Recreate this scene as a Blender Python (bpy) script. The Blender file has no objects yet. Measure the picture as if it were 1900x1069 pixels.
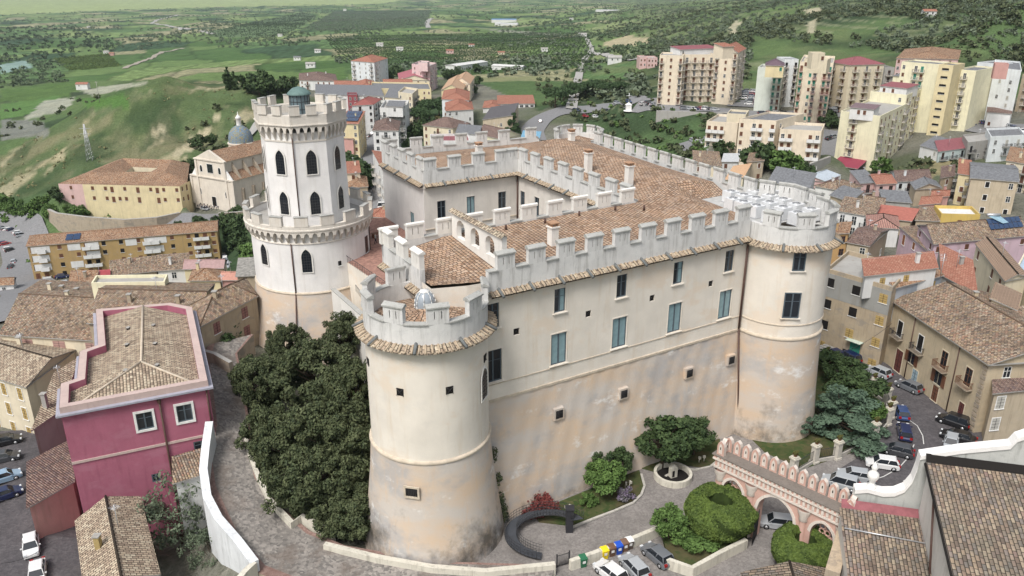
import bpy, bmesh, math, random
import numpy as np
from mathutils import Vector
random.seed(7)
rng = np.random.default_rng(11)
PI = math.pi
SC = bpy.context.scene
COL = SC.collection

# ------------------------------------------------------------------ camera
CAM_H = 58.0
FPX = 1500.0
PITCH = math.radians(21.2)
cam_d = bpy.data.cameras.new("camera")
cam_d.sensor_width = 36.0
cam_d.lens = FPX / 1900.0 * 36.0
cam_d.clip_start = 0.5
cam_d.clip_end = 60000.0
cam = bpy.data.objects.new("camera", cam_d)
cam.location = (0, 0, CAM_H)
cam.rotation_euler = (math.radians(90) - PITCH, 0, 0)
COL.objects.link(cam)
SC.camera = cam

# ------------------------------------------------------------------ light
SUN_EL, SUN_AZ = math.radians(54), math.radians(-30)      # azimuth measured from -Y (behind the camera), towards -X
world = bpy.data.worlds.new("World")
SC.world = world
world.use_nodes = True
wn = world.node_tree
for n in list(wn.nodes): wn.nodes.remove(n)
bg = wn.nodes.new('ShaderNodeBackground'); out = wn.nodes.new('ShaderNodeOutputWorld')
sky = wn.nodes.new('ShaderNodeTexSky')
sky.sky_type = 'NISHITA'; sky.sun_disc = False
sky.sun_elevation = SUN_EL
sun_dir = Vector((math.sin(SUN_AZ) * math.cos(SUN_EL), -math.cos(SUN_AZ) * math.cos(SUN_EL), math.sin(SUN_EL)))
sky.sun_rotation = math.atan2(sun_dir.x, sun_dir.y)
sky.air_density = 1.6; sky.dust_density = 4.0; sky.ozone_density = 1.5
hs = wn.nodes.new('ShaderNodeHueSaturation'); hs.inputs['Saturation'].default_value = 0.45
wn.links.new(sky.outputs[0], hs.inputs['Color'])
wn.links.new(hs.outputs[0], bg.inputs[0])
bg.inputs[1].default_value = 0.135
wn.links.new(bg.outputs[0], out.inputs[0])
sl = bpy.data.lights.new("sun", 'SUN'); sl.energy = 2.7; sl.angle = math.radians(18); sl.color = (1.0, 0.965, 0.92)
so = bpy.data.objects.new("sun", sl); COL.objects.link(so)
so.rotation_euler = (-sun_dir).to_track_quat('-Z', 'Y').to_euler()
so.location = (0, 0, 200)
SC.view_settings.view_transform = 'Standard'
SC.view_settings.look = 'None'
SC.view_settings.exposure = 0.12
SC.view_settings.gamma = 1.0
SC.view_settings.use_curve_mapping = False
SC.cycles.max_bounces = 5
SC.cycles.diffuse_bounces = 3
SC.cycles.glossy_bounces = 2
SC.cycles.transmission_bounces = 3
SC.cycles.volume_bounces = 0

# ------------------------------------------------------------------ surveying: photo point + height -> world point
def ray(x, y):
    a = (x - 950) / FPX; b = (534.5 - y) / FPX
    return (a, math.cos(PITCH) + b * math.sin(PITCH), -math.sin(PITCH) + b * math.cos(PITCH))
def U(x, y, z):
    d = ray(x, y); t = (z - CAM_H) / d[2]
    return Vector((d[0] * t, d[1] * t, z))
def project(X, Y, Z):
    z = Z - CAM_H
    dep = Y * np.cos(PITCH) - z * np.sin(PITCH)
    up = Y * np.sin(PITCH) + z * np.cos(PITCH)
    return 950 + FPX * X / dep, 534.5 - FPX * up / dep

# ------------------------------------------------------------------ terrain height field
CTRL = []
def cp(x, y, z):
    p = U(x, y, z); CTRL.append((p.x, p.y, z))
for x in range(-700, 2601, 300): cp(x, -30, -150)
for x in (-400, -100, 100, 300, 500): cp(x, 12, -150)
for t in [(-400,60,-110),(-100,60,-100),(100,60,-98),(300,60,-100),(100,100,-82),(300,110,-72),(-300,110,-85),(-100,150,-75),(500,100,-58),(600,110,-46),
          (700,60,-78),(500,70,-84),(500,40,-100),(460,55,-80),(640,40,-90),(640,60,-72),(640,80,-64),(780,80,-58),(700,100,-44),(700,140,-17),(620,130,-24),(900,140,-22),(900,100,-44),(900,60,-70),(1100,100,-34),(1100,60,-52),(1100,30,-68),(900,20,-115),
          (700,20,-122),(400,30,-122),(100,30,-138),(1300,0,-20),(1200,0,-90),(1000,0,-130),
          (200,170,-60),(100,200,-55),(0,240,-58),(0,200,-64),(200,150,-62),(350,135,-40),(-300,260,-60),(60,250,-52),(420,140,-36),(540,135,-34),
          (300,149,2),(250,170,-4),(200,190,-9),(100,240,-21),(0,290,-32),(-200,330,-40),(350,155,1),(400,165,-3),(470,152,0),(520,165,-6),(430,230,-12),(380,262,-18),(460,280,-16),(300,200,-6),(300,250,-16),
          (200,250,-17),(150,292,-23),(280,290,-21),(60,330,-32),(0,360,-36),(-200,420,-45),(330,290,-20),(350,340,-26),
          (120,385,-28),(340,390,-28),(420,380,-28),(480,370,-26),(90,425,-35),(240,420,-34),(340,408,-34),(440,400,-30),(150,430,-36),(40,470,-40),(30,430,-42),(67,523,-36),(409,485,-36),(240,505,-36),(440,450,-32),(470,430,-26),(10,520,-38),(-150,560,-38),
          (560,180,-12),(600,200,-12),(620,250,-15),(640,210,-14),(700,250,-14),(660,300,-14),(700,330,-13),(710,380,-12),(740,390,-10),(650,160,-16),(800,160,-16),(860,200,-14),(950,200,-12),(1000,210,-10),(1050,200,-8),(1000,160,-14),(1100,160,-12),(760,300,-12),(820,260,-13),
          (1150,192,-1),(1200,195,0),(1300,200,0),(1400,190,1),(1500,200,1),(1600,190,1),(1700,200,2),(1850,232,0),(1950,240,3),
          (1150,262,-12),(1230,270,-11),(1100,222,-12),(1180,225,-7),(1300,215,-1),(1300,240,-5),(1320,268,0),(1450,290,0),(1540,285,-3),(1560,310,-10),(1640,300,-9),(1640,330,-8),(1700,290,-3),(1680,310,-3),(1800,300,-2),(1800,340,-4),(1900,330,-4),(1450,330,-8),(1350,320,-8),(1250,310,-10),
          (1600,350,-7),(1800,420,-3),(1600,450,-3),(1700,500,-2),(1900,520,-2),(1550,660,-.6),(1660,640,-.5),(1750,790,-.6),(1650,850,-.6),(1600,900,-.6),(1900,800,-.6),(1980,640,-.6),
          (1250,88,3),(1320,85,5),(1400,80,9),(1500,108,6),(1600,90,10),(1750,85,14),(1900,108,16),(1180,110,-10),(1500,0,26),(1900,0,44),(1700,0,37),(1400,0,12),(1200,30,-24),(1300,30,-2),(1400,35,12),(1900,50,28),(1600,50,20),
          (2300,0,80),(2300,200,10),(2400,500,0),(2600,900,0),(-500,300,-45),(-500,600,-32),(-400,900,-8),
          (430,670,7),(400,740,6),(430,850,3),(470,1040,.6),(340,980,-6),(200,1000,-6),(60,1030,-4),(20,850,-4),(60,950,-4),(0,780,-5),(30,720,-7),(300,900,-5),(0,560,-24),(60,560,-22),(0,640,-14),(200,560,-12),(350,560,-4),(300,520,-22),(420,520,-14),(200,530,-22),(440,540,-4),(460,600,4)]:
    cp(*t)
for X, Y, z in [(-8,75,-.6),(10,75,-.6),(30,95,-.6),(15,85,-.6),(25,70,-.6),(0,110,-.6),(15,120,-.6),(20,135,-2),(50,95,-.6),(40,80,-.6),(-31,121,-.6),(-20,105,-.6),(-20,80,-.6),(-15,60,-.6),(0,55,-.6),(30,50,-.6),
                (60,60,-.4),(0,20,-.6),(60,20,-.6),(-60,20,-5),(-44,75,-3.6),(-44,60,-4),(-36,66,-5),(-34,62,-5),(100,60,0),(-100,60,-8),(-48,100,-3),(-30,140,-6),(30,165,-8),(50,150,-6),(60,120,-3),(-15,155,-10),
                (-20,90,-.6),(-15,95,-.6),(-25,100,-.6)]:
    CTRL.append((X, Y, z))
CP = np.array(CTRL)
def warp(X, Y):
    Y = np.maximum(Y, 15.0)
    return np.stack([X / Y * 2.6, np.log(Y) * 1.7], -1)
CW = warp(CP[:, 0], CP[:, 1])
_D = np.linalg.norm(CW[:, None] - CW[None], axis=2)
def _ker(r): return np.sqrt(r * r + 0.0012)
_n = len(CP)
_A = np.zeros((_n + 3, _n + 3)); _A[:_n, :_n] = _ker(_D) - np.eye(_n) * 0.004
_A[:_n, _n] = 1; _A[:_n, _n + 1:] = CW; _A[_n, :_n] = 1; _A[_n + 1:, :_n] = CW.T
_W = np.linalg.solve(_A, np.concatenate([CP[:, 2], np.zeros(3)]))
def ground(X, Y):
    X = np.atleast_1d(np.asarray(X, float)); Y = np.atleast_1d(np.asarray(Y, float))
    Q = warp(X, Y)
    o = np.empty(len(Q))
    for i in range(0, len(Q), 20000):
        q = Q[i:i + 20000]
        d = np.linalg.norm(q[:, None] - CW[None], axis=2)
        o[i:i + 20000] = _ker(d) @ _W[:_n] + _W[_n] + q @ _W[_n + 1:]
    px, py = project(X, Y, o)
    rough = (~town_at(px, py)) * np.clip((Y - 130) / 120, 0, 1)
    hill = np.exp(-((px - 290) / 190) ** 2 - ((Y - 430) / 120) ** 2)
    return o + rough * ((fbm(X / 45, Y / 45, 4, 2) - 0.5) * (5 + 16 * hill) + (fbm(X / 9, Y / 9, 3, 8) - 0.5) * 1.6 * np.clip(1.6 - Y / 1500, 0.2, 1)) + np.clip((Y - 900) / 1500, 0, 1) * (fbm(X / 350, Y / 500, 3, 6) - 0.5) * 34 * np.clip(1.2 - Y / 7000, 0, 1)
def G(X, Y): return float(ground(X, Y)[0])
def T(x, y, lift=0.0):
    """the ground point seen at photo point (x, y)"""
    d = ray(x, y)
    Ys = np.exp(np.linspace(math.log(45), math.log(14000), 500))
    t = Ys / d[1]
    zr = CAM_H + t * d[2]
    g = ground(t * d[0], Ys)
    k = np.argmax(zr < g)
    if k == 0: k = len(Ys) - 1
    a, b = t[k - 1], t[k]
    for _ in range(14):
        m = (a + b) / 2
        if CAM_H + m * d[2] < G(m * d[0], m * d[1]): b = m
        else: a = m
    return Vector((d[0] * b, d[1] * b, CAM_H + b * d[2] + lift))

# ------------------------------------------------------------------ value noise for shaping geometry
_perm = rng.integers(0, 2**31, (64,))
def vnoise(x, y, s=0):
    x = np.asarray(x, float); y = np.asarray(y, float)
    xi = np.floor(x); yi = np.floor(y); fx = x - xi; fy = y - yi
    fx = fx * fx * (3 - 2 * fx); fy = fy * fy * (3 - 2 * fy)
    def h(a, b):
        v = np.sin(a * 127.1 + b * 311.7 + s * 74.7) * 43758.5453
        return v - np.floor(v)
    return (h(xi, yi) * (1 - fx) + h(xi + 1, yi) * fx) * (1 - fy) + (h(xi, yi + 1) * (1 - fx) + h(xi + 1, yi + 1) * fx) * fy
def fbm(x, y, o=4, s=0):
    t = 0; a = 0.5; n = 0
    for i in range(o):
        t = t + a * vnoise(x * 2**i, y * 2**i, s + i * 3); n += a; a *= 0.5
    return t / n

# ------------------------------------------------------------------ materials
MATS = {}
def N(nt, t, **k):
    n = nt.nodes.new(t)
    for a, b in k.items():
        if a.startswith('i_'):
            n.inputs[int(a[2:]) if a[2:].isdigit() else a[2:].replace('_', ' ')].default_value = b
        else: setattr(n, a, b)
    return n
def base_mat(name, rough=0.9, spec=0.2):
    m = bpy.data.materials.new(name); m.use_nodes = True
    nt = m.node_tree; b = nt.nodes['Principled BSDF']
    b.inputs['Roughness'].default_value = rough
    b.inputs['Specular IOR Level'].default_value = spec
    return m, nt, b
def c4(c): return (c[0], c[1], c[2], 1)
def ramp(nt, stops, interp='LINEAR'):
    r = nt.nodes.new('ShaderNodeValToRGB'); r.color_ramp.interpolation = interp
    e = r.color_ramp.elements
    while len(e) < len(stops): e.new(0.5)
    for i, (p, c) in enumerate(stops):
        e[i].position = p; e[i].color = c4(c) if len(c) == 3 else c
    return r
def mixc(nt, fac, a, b, blend='MIX'):
    m = nt.nodes.new('ShaderNodeMix'); m.data_type = 'RGBA'; m.blend_type = blend
    for s, v in ((0, fac), (6, a), (7, b)):
        if hasattr(v, 'is_output') or isinstance(v, bpy.types.NodeSocket): nt.links.new(v, m.inputs[s])
        elif s == 0: m.inputs[0].default_value = v
        else: m.inputs[s].default_value = c4(v)
    return m.outputs[2]
def noise(nt, vec, scale, detail=4, rough=0.55, lo=0.35, hi=0.65):
    n = N(nt, 'ShaderNodeTexNoise'); n.inputs['Scale'].default_value = scale; n.inputs['Detail'].default_value = detail
    n.inputs['Roughness'].default_value = rough
    if vec is not None: nt.links.new(vec, n.inputs['Vector'])
    r = N(nt, 'ShaderNodeMapRange'); r.inputs[1].default_value = lo; r.inputs[2].default_value = hi
    nt.links.new(n.outputs[0], r.inputs[0])
    return r.outputs[0]
def mapping(nt, vec, scale=(1, 1, 1), loc=(0, 0, 0)):
    m = N(nt, 'ShaderNodeMapping'); m.inputs['Scale'].default_value = scale; m.inputs['Location'].default_value = loc
    nt.links.new(vec, m.inputs['Vector']); return m.outputs[0]
def bump(nt, b, h, strength=0.4, dist=0.05):
    n = N(nt, 'ShaderNodeBump'); n.inputs['Strength'].default_value = strength; n.inputs['Distance'].default_value = dist
    nt.links.new(h, n.inputs['Height']); nt.links.new(n.outputs[0], b.inputs['Normal'])
def mulf(nt, a, b, op='MULTIPLY'):
    m = N(nt, 'ShaderNodeMath', operation=op)
    for i, v in enumerate((a, b)):
        if isinstance(v, (int, float)): m.inputs[i].default_value = v
        else: nt.links.new(v, m.inputs[i])
    m.use_clamp = op != 'POWER'
    return m.outputs[0]
def plain(name, c, rough=0.8, spec=0.3, metal=0.0, var=0.12):
    if name in MATS: return MATS[name]
    m, nt, b = base_mat(name, rough, spec)
    b.inputs['Metallic'].default_value = metal
    if var:
        tc = N(nt, 'ShaderNodeTexCoord')
        f = noise(nt, tc.outputs['Object'], 1.7, 5)
        col = mixc(nt, f, [k * (1 - var) for k in c], [min(1, k * (1 + var)) for k in c])
        nt.links.new(col, b.inputs['Base Color'])
    else: b.inputs['Base Color'].default_value = c4(c)
    MATS[name] = m; return m
def plaster(name, c, stain=0.35, stainc=(0.22, 0.18, 0.13), patch=None, grey=(0.34, 0.33, 0.31), rough=0.92, scl=1.0):
    """painted render with rain streaks, faded patches and fine grain"""
    if name in MATS: return MATS[name]
    m, nt, b = base_mat(name, rough, 0.12)
    tc = N(nt, 'ShaderNodeTexCoord'); P = tc.outputs['Object']
    f1 = noise(nt, P, 0.35 * scl, 6, 0.6, 0.3, 0.7)
    col = mixc(nt, f1, [k * 0.9 for k in c], [min(1, k * 1.07) for k in c])
    st = noise(nt, mapping(nt, P, (1.3 * scl, 1.3 * scl, 0.13 * scl)), 1.0, 5, 0.65, 0.52, 0.78)
    col = mixc(nt, mulf(nt, st, stain), col, stainc)
    f2 = noise(nt, P, 0.9 * scl, 7, 0.7, 0.55, 0.8)
    col = mixc(nt, mulf(nt, f2, stain * 0.8), col, grey)
    if patch:
        f3 = noise(nt, mapping(nt, P, (1, 1, 1.6), (9, 3, 5)), 0.22 * scl, 6, 0.65, 0.53, 0.62)
        col = mixc(nt, mulf(nt, f3, 0.75), col, patch)
    nt.links.new(col, b.inputs['Base Color'])
    bump(nt, b, noise(nt, P, 9, 4), 0.25, 0.03)
    MATS[name] = m; return m
def tiles(name, pal, weather=(0.10, 0.085, 0.07), wamt=0.5, w=0.27, l=0.42, gap=(0.035, 0.028, 0.022), rows=1.0):
    """barrel roof tiles laid in UV metres: U along the eave, V up the slope"""
    if name in MATS: return MATS[name]
    m, nt, b = base_mat(name, 0.92, 0.15)
    tc = N(nt, 'ShaderNodeTexCoord')
    sx = N(nt, 'ShaderNodeSeparateXYZ'); nt.links.new(tc.outputs['UV'], sx.inputs[0])
    wob = noise(nt, mapping(nt, tc.outputs['UV'], (0.9, 0.9, 0.9)), 1.0, 3, 0.5, 0, 1)
    uu = mulf(nt, sx.outputs[0], mulf(nt, wob, 0.05), 'ADD'); nt.nodes[-1].use_clamp = False
    for n_ in nt.nodes:
        if n_.type == 'MATH': n_.use_clamp = False
    cx = N(nt, 'ShaderNodeCombineXYZ')
    nt.links.new(sx.outputs[1], cx.inputs[0]); nt.links.new(uu, cx.inputs[1])
    br = N(nt, 'ShaderNodeTexBrick'); nt.links.new(cx.outputs[0], br.inputs['Vector'])
    br.offset = 0.37; br.offset_frequency = 2
    br.inputs['Scale'].default_value = 1.0
    br.inputs['Brick Width'].default_value = l; br.inputs['Row Height'].default_value = w
    br.inputs['Mortar Size'].default_value = w * 0.11; br.inputs['Mortar Smooth'].default_value = 0.4
    br.inputs['Bias'].default_value = 0.0
    br.inputs['Color1'].default_value = (0, 0, 0, 1); br.inputs['Color2'].default_value = (1, 1, 1, 1)
    br.inputs['Mortar'].default_value = (0.5, 0.5, 0.5, 1)
    r = ramp(nt, [(i / max(1, len(pal) - 1), c) for i, c in enumerate(pal)])
    nt.links.new(br.outputs['Color'], r.inputs[0])
    f = noise(nt, tc.outputs['UV'], 0.22, 6, 0.65, 0.38, 0.66)
    f2 = noise(nt, tc.outputs['UV'], 2.6, 4, 0.6, 0.45, 0.7)
    ff = mulf(nt, mulf(nt, f, 0.65), mulf(nt, f2, 0.45), 'ADD')
    col = mixc(nt, mulf(nt, ff, wamt), r.outputs[0], weather)
    col = mixc(nt, mulf(nt, noise(nt, mapping(nt, tc.outputs['UV'], loc=(7, 3, 1)), .7, 6, .7, .58, .7), wamt * .7), col, (0.40, 0.36, 0.27))
    col = mixc(nt, br.outputs['Fac'], col, gap)
    nt.links.new(col, b.inputs['Base Color'])
    fr = N(nt, 'ShaderNodeMath', operation='PINGPONG'); fr.inputs[1].default_value = w / 2
    nt.links.new(uu, fr.inputs[0])
    fv = N(nt, 'ShaderNodeMath', operation='PINGPONG'); fv.inputs[1].default_value = l
    nt.links.new(sx.outputs[1], fv.inputs[0])
    h = N(nt, 'ShaderNodeMath', operation='SINE')
    hm = N(nt, 'ShaderNodeMath', operation='MULTIPLY'); hm.inputs[1].default_value = PI / w
    nt.links.new(fr.outputs[0], hm.inputs[0]); nt.links.new(hm.outputs[0], h.inputs[0])
    bump(nt, b, h.outputs[0], 0.8, 0.09)
    MATS[name] = m; return m

# ------------------------------------------------------------------ object helpers
def link(o, parent=None):
    COL.objects.link(o)
    if parent is not None: o.parent = parent
    return o
def tag(o, label=None, cat=None, group=None, kind=None):
    if label: o['label'] = label
    if cat: o['category'] = cat
    if group: o['group'] = group
    if kind: o['kind'] = kind
    return o
def thing(name, label, cat, loc=(0, 0, 0), rz=0.0, group=None):
    o = bpy.data.objects.new(name, None); o.empty_display_size = 0.5
    COL.objects.link(o)
    o.location = loc; o.rotation_euler = (0, 0, rz)
    return tag(o, label, cat, group)
def root_loc(o):
    while o.parent is not None: o = o.parent
    return o.location
class MB:
    def __init__(s, *mats):
        s.v = []; s.f = []; s.m = []; s.uv = []; s.mats = list(mats); s.smooth = []
    def add(s, pts, faces, m=0, uvs=None, sm=False):
        o = len(s.v); s.v += [tuple(p) for p in pts]
        for i, f in enumerate(faces):
            s.f.append(tuple(o + k for k in f)); s.m.append(m); s.smooth.append(sm)
            s.uv.append(uvs[i] if uvs else None)
    def quad(s, *p, m=0, uv=None): s.add(p, [tuple(range(len(p)))], m, [uv] if uv else None)
    def box(s, c, size, rz=0.0, m=0, taper=1.0):
        x, y, z = size[0] / 2, size[1] / 2, size[2] / 2; ca, sa = math.cos(rz), math.sin(rz)
        P = []
        for dz in (-1, 1):
            k = taper if dz > 0 else 1.0
            for a, b in ((-1, -1), (1, -1), (1, 1), (-1, 1)):
                X, Y = a * x * k, b * y * k
                P.append((c[0] + X * ca - Y * sa, c[1] + X * sa + Y * ca, c[2] + dz * z))
        s.add(P, [(3, 2, 1, 0), (4, 5, 6, 7), (0, 1, 5, 4), (1, 2, 6, 5), (2, 3, 7, 6), (3, 0, 4, 7)], m)
    def prism(s, poly, z0, z1, m=0, mt=None, bottom=True):
        n = len(poly)
        zz0 = z0 if hasattr(z0, '__len__') else [z0] * n
        zz1 = z1 if hasattr(z1, '__len__') else [z1] * n
        P = [(p[0], p[1], zz0[i]) for i, p in enumerate(poly)] + [(p[0], p[1], zz1[i]) for i, p in enumerate(poly)]
        area = sum(poly[i][0] * poly[(i + 1) % n][1] - poly[(i + 1) % n][0] * poly[i][1] for i in range(n))
        F = [(i, (i + 1) % n, n + (i + 1) % n, n + i) for i in range(n)]
        top = tuple(range(n, 2 * n)); bot = tuple(range(n - 1, -1, -1))
        if area < 0: F = [f[::-1] for f in F]; top = top[::-1]; bot = bot[::-1]
        s.add(P, F, m); s.add(P, [top], m if mt is None else mt)
        if bottom: s.add(P, [bot], m)
    def lathe(s, prof, c, seg=32, m=0, a0=0.0, a1=2 * PI, sm=True, rot=0.0):
        full = abs(a1 - a0 - 2 * PI) < 1e-6
        k = seg if full else seg + 1
        P = []
        for r, z in prof:
            for i in range(k):
                a = a0 + (a1 - a0) * i / seg + rot
                P.append((c[0] + r * math.cos(a), c[1] + r * math.sin(a), c[2] + z))
        F = []; UVs = []
        L = 0
        for j in range(len(prof) - 1):
            dl = math.hypot(prof[j + 1][0] - prof[j][0], prof[j + 1][1] - prof[j][1])
            for i in range(seg):
                i2 = (i + 1) % k
                F.append((j * k + i, j * k + i2, (j + 1) * k + i2, (j + 1) * k + i))
                R = max(prof[j][0], prof[j + 1][0]); da = (a1 - a0) / seg
                UVs.append([(i * da * R, L), ((i + 1) * da * R, L), ((i + 1) * da * R, L + dl), (i * da * R, L + dl)])
            L += dl
        s.add(P, F, m, UVs, sm)
    def tube(s, p0, p1, r, m=0, n=6, r1=None):
        p0 = Vector(p0); p1 = Vector(p1); d = (p1 - p0)
        if d.length < 1e-6: return
        d.normalize(); r1 = r if r1 is None else r1
        a = d.orthogonal().normalized(); b = d.cross(a)
        P = [p0 + (a * math.cos(2 * PI * i / n) + b * math.sin(2 * PI * i / n)) * r for i in range(n)] + \
            [p1 + (a * math.cos(2 * PI * i / n) + b * math.sin(2 * PI * i / n)) * r1 for i in range(n)]
        s.add(P, [(i, (i + 1) % n, n + (i + 1) % n, n + i) for i in range(n)] + [tuple(range(n - 1, -1, -1)), tuple(range(n, 2 * n))], m, sm=True)
    def mesh(s, name, off=(0, 0, 0)):
        me = bpy.data.meshes.new(name)
        me.from_pydata([(p[0] - off[0], p[1] - off[1], p[2] - off[2]) for p in s.v], [], s.f)
        for m in s.mats: me.materials.append(m)
        me.polygons.foreach_set('material_index', s.m)
        me.polygons.foreach_set('use_smooth', s.smooth)
        if any(u is not None for u in s.uv):
            ul = me.uv_layers.new(name='UVMap'); flat = []
            for i, f in enumerate(s.f):
                u = s.uv[i]
                if u is None: flat += [0.0, 0.0] * len(f)
                else:
                    for k in u: flat += [k[0], k[1]]
            ul.data.foreach_set('uv', flat)
        me.update(); return me
    def build(s, name, parent=None, **t):
        off = root_loc(parent) if parent is not None else (0, 0, 0)
        o = bpy.data.objects.new(name, s.mesh(name, off))
        link(o, parent)
        return tag(o, **t)
def inst(name, me, parent=None, loc=(0, 0, 0), rz=0.0, sc=None):
    """a linked copy of a mesh; loc is in world coordinates"""
    o = bpy.data.objects.new(name, me); COL.objects.link(o)
    if parent is not None:
        o.parent = parent; r = root_loc(parent)
        o.location = (loc[0] - r[0], loc[1] - r[1], loc[2] - r[2])
    else: o.location = loc
    o.rotation_euler = (0, 0, rz)
    if sc: o.scale = sc if hasattr(sc, '__len__') else (sc, sc, sc)
    return o
def np_mesh(name, V, quads, mat, smooth=False):
    me = bpy.data.meshes.new(name)
    nv = len(V); nf = len(quads); k = quads.shape[1]
    me.vertices.add(nv); me.vertices.foreach_set('co', np.ascontiguousarray(V, np.float32).ravel())
    me.loops.add(nf * k); me.loops.foreach_set('vertex_index', np.ascontiguousarray(quads, np.int32).ravel())
    me.polygons.add(nf); me.polygons.foreach_set('loop_start', np.arange(0, nf * k, k, dtype=np.int32))
    me.update(calc_edges=True)
    if smooth: me.polygons.foreach_set('use_smooth', np.ones(nf, bool))
    if mat: me.materials.append(mat)
    return me
# ------------------------------------------------------------------ shared materials
M_WHITE = plaster('white_plaster', (0.74, 0.72, 0.68), 0.3, (0.40, 0.37, 0.32))
M_CASTLE = plaster('castle_cream_plaster', (0.72, 0.67, 0.595), 0.5, (0.56, 0.44, 0.30), patch=(0.70, 0.60, 0.49), grey=(0.57, 0.54, 0.51), scl=0.8)
M_KEEP = plaster('keep_white_plaster', (0.76, 0.745, 0.73), 0.42, (0.48, 0.44, 0.39), grey=(0.52, 0.54, 0.57), scl=0.8)
M_BATTLE = plaster('battlement_grey_plaster', (0.64, 0.635, 0.62), 0.75, (0.24, 0.23, 0.21), grey=(0.36, 0.37, 0.38), scl=1.5)
M_CAP = plaster('merlon_cap_cement', (0.40, 0.40, 0.38), 0.55, (0.14, 0.14, 0.12), grey=(0.25, 0.25, 0.23), scl=2.5)
M_MOULD = plain('cordon_moulding', (0.52, 0.45, 0.36), 0.9, 0.1)
def batter_mat(name, ctr, R, z0, z1):
    """old render of the battered base: ochre and grey blotches, pale efflorescence, black damp stain"""
    m, nt, b = base_mat(name, 0.95, 0.08)
    P = N(nt, 'ShaderNodeTexCoord').outputs['Object']
    f1 = noise(nt, mapping(nt, P, (1, 1, 2.2)), 0.16, 7, 0.62, 0.38, 0.62)
    col = mixc(nt, f1, (0.57, 0.45, 0.34), (0.52, 0.475, 0.43))
    f2 = noise(nt, mapping(nt, P, (1, 1, 1.5), (30, 8, 2)), 0.11, 8, 0.66, 0.5, 0.62)
    col = mixc(nt, mulf(nt, f2, 0.7), col, (0.36, 0.36, 0.37))
    f3 = noise(nt, mapping(nt, P, (0.8, 0.8, 1.4), (3, 18, 7)), 0.3, 8, 0.7, 0.58, 0.68)
    col = mixc(nt, mulf(nt, f3, 0.85), col, (0.72, 0.71, 0.69))
    f4 = noise(nt, mapping(nt, P, (1.5, 1.5, .2)), 0.7, 6, 0.7, 0.55, 0.75)
    col = mixc(nt, mulf(nt, f4, 0.5), col, (0.62, 0.42, 0.24))
    f5 = noise(nt, P, 2.2, 8, 0.75, 0.62, 0.72)
    col = mixc(nt, mulf(nt, f5, 0.5), col, (0.72, 0.68, 0.60))
    # rising-damp mould with a ragged edge of its own
    sz = N(nt, 'ShaderNodeSeparateXYZ'); nt.links.new(P, sz.inputs[0])
    h = N(nt, 'ShaderNodeMapRange'); h.inputs[1].default_value = z0; h.inputs[2].default_value = z1
    h.inputs[3].default_value = 1; h.inputs[4].default_value = 0; nt.links.new(sz.outputs[2], h.inputs[0])
    rag = noise(nt, mapping(nt, P, (1, 1, .8)), 0.28, 7, 0.68, 0.25, 0.75)
    df = N(nt, 'ShaderNodeMath', operation='MULTIPLY_ADD'); df.inputs[1].default_value = 1.5; df.inputs[2].default_value = -0.55; df.use_clamp = True
    nt.links.new(mulf(nt, h.outputs[0], rag), df.inputs[0])
    a2 = N(nt, 'ShaderNodeMath', operation='MULTIPLY'); a2.inputs[1].default_value = 1.7; a2.use_clamp = True
    nt.links.new(df.outputs[0], a2.inputs[0])
    col = mixc(nt, mulf(nt, a2.outputs[0], 0.85), col, (0.075, 0.07, 0.062))
    nt.links.new(col, b.inputs['Base Color'])
    bump(nt, b, noise(nt, P, 3.0, 8), 0.16, 0.05)
    return m
PAL_TERRA = [(0.20, 0.10, 0.06), (0.36, 0.20, 0.12), (0.46, 0.28, 0.17), (0.55, 0.38, 0.26), (0.42, 0.23, 0.13), (0.50, 0.42, 0.32)]
PAL_OLD = [(0.13, 0.095, 0.075), (0.30, 0.21, 0.15), (0.44, 0.34, 0.24), (0.36, 0.20, 0.14), (0.54, 0.45, 0.34), (0.20, 0.16, 0.14), (0.48, 0.35, 0.20)]
PAL_BEIGE = [(0.22, 0.17, 0.13), (0.40, 0.31, 0.23), (0.52, 0.42, 0.31), (0.58, 0.50, 0.38), (0.44, 0.35, 0.26), (0.34, 0.26, 0.20)]
PAL_RED = [(0.34, 0.14, 0.10), (0.44, 0.21, 0.15), (0.38, 0.17, 0.12), (0.50, 0.28, 0.20)]
PAL_BROWN = [(0.13, 0.085, 0.075), (0.23, 0.15, 0.13), (0.32, 0.22, 0.18), (0.18, 0.13, 0.13), (0.36, 0.27, 0.22)]
T_CASTLE = tiles('castle_roof_tiles', [(0.27, 0.165, 0.11), (0.43, 0.28, 0.18), (0.52, 0.36, 0.25), (0.47, 0.31, 0.21), (0.57, 0.43, 0.32), (0.35, 0.24, 0.18)], (0.15, 0.12, 0.10), 0.65, w=0.46, l=0.52, gap=(0.05, 0.035, 0.026))
M_COVER = plaster('cover_tiles', (.46, .37, .27), .7, (.22, .17, .12), patch=(.30, .25, .2), scl=5)
T_EAVE = tiles('eave_tiles', PAL_BEIGE, (0.14, 0.13, 0.10), 0.6, w=0.42, l=0.6)
T_OLD = tiles('old_roof_tiles', PAL_OLD, (0.11, 0.095, 0.08), 0.6, w=0.3, l=0.46)
T_BEIGE = tiles('beige_roof_tiles', PAL_BEIGE, (0.20, 0.16, 0.12), 0.45, w=0.36, l=0.55)
T_RED = tiles('red_roof_tiles', PAL_RED, (0.20, 0.12, 0.09), 0.3, w=0.3, l=0.46, gap=(0.16, 0.06, 0.04))
T_TERRA = tiles('terracotta_roof_tiles', PAL_TERRA, (0.14, 0.10, 0.08), 0.5)
T_BROWN = tiles('brown_roof_tiles', PAL_BROWN, (0.10, 0.08, 0.075), 0.4)
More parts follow.
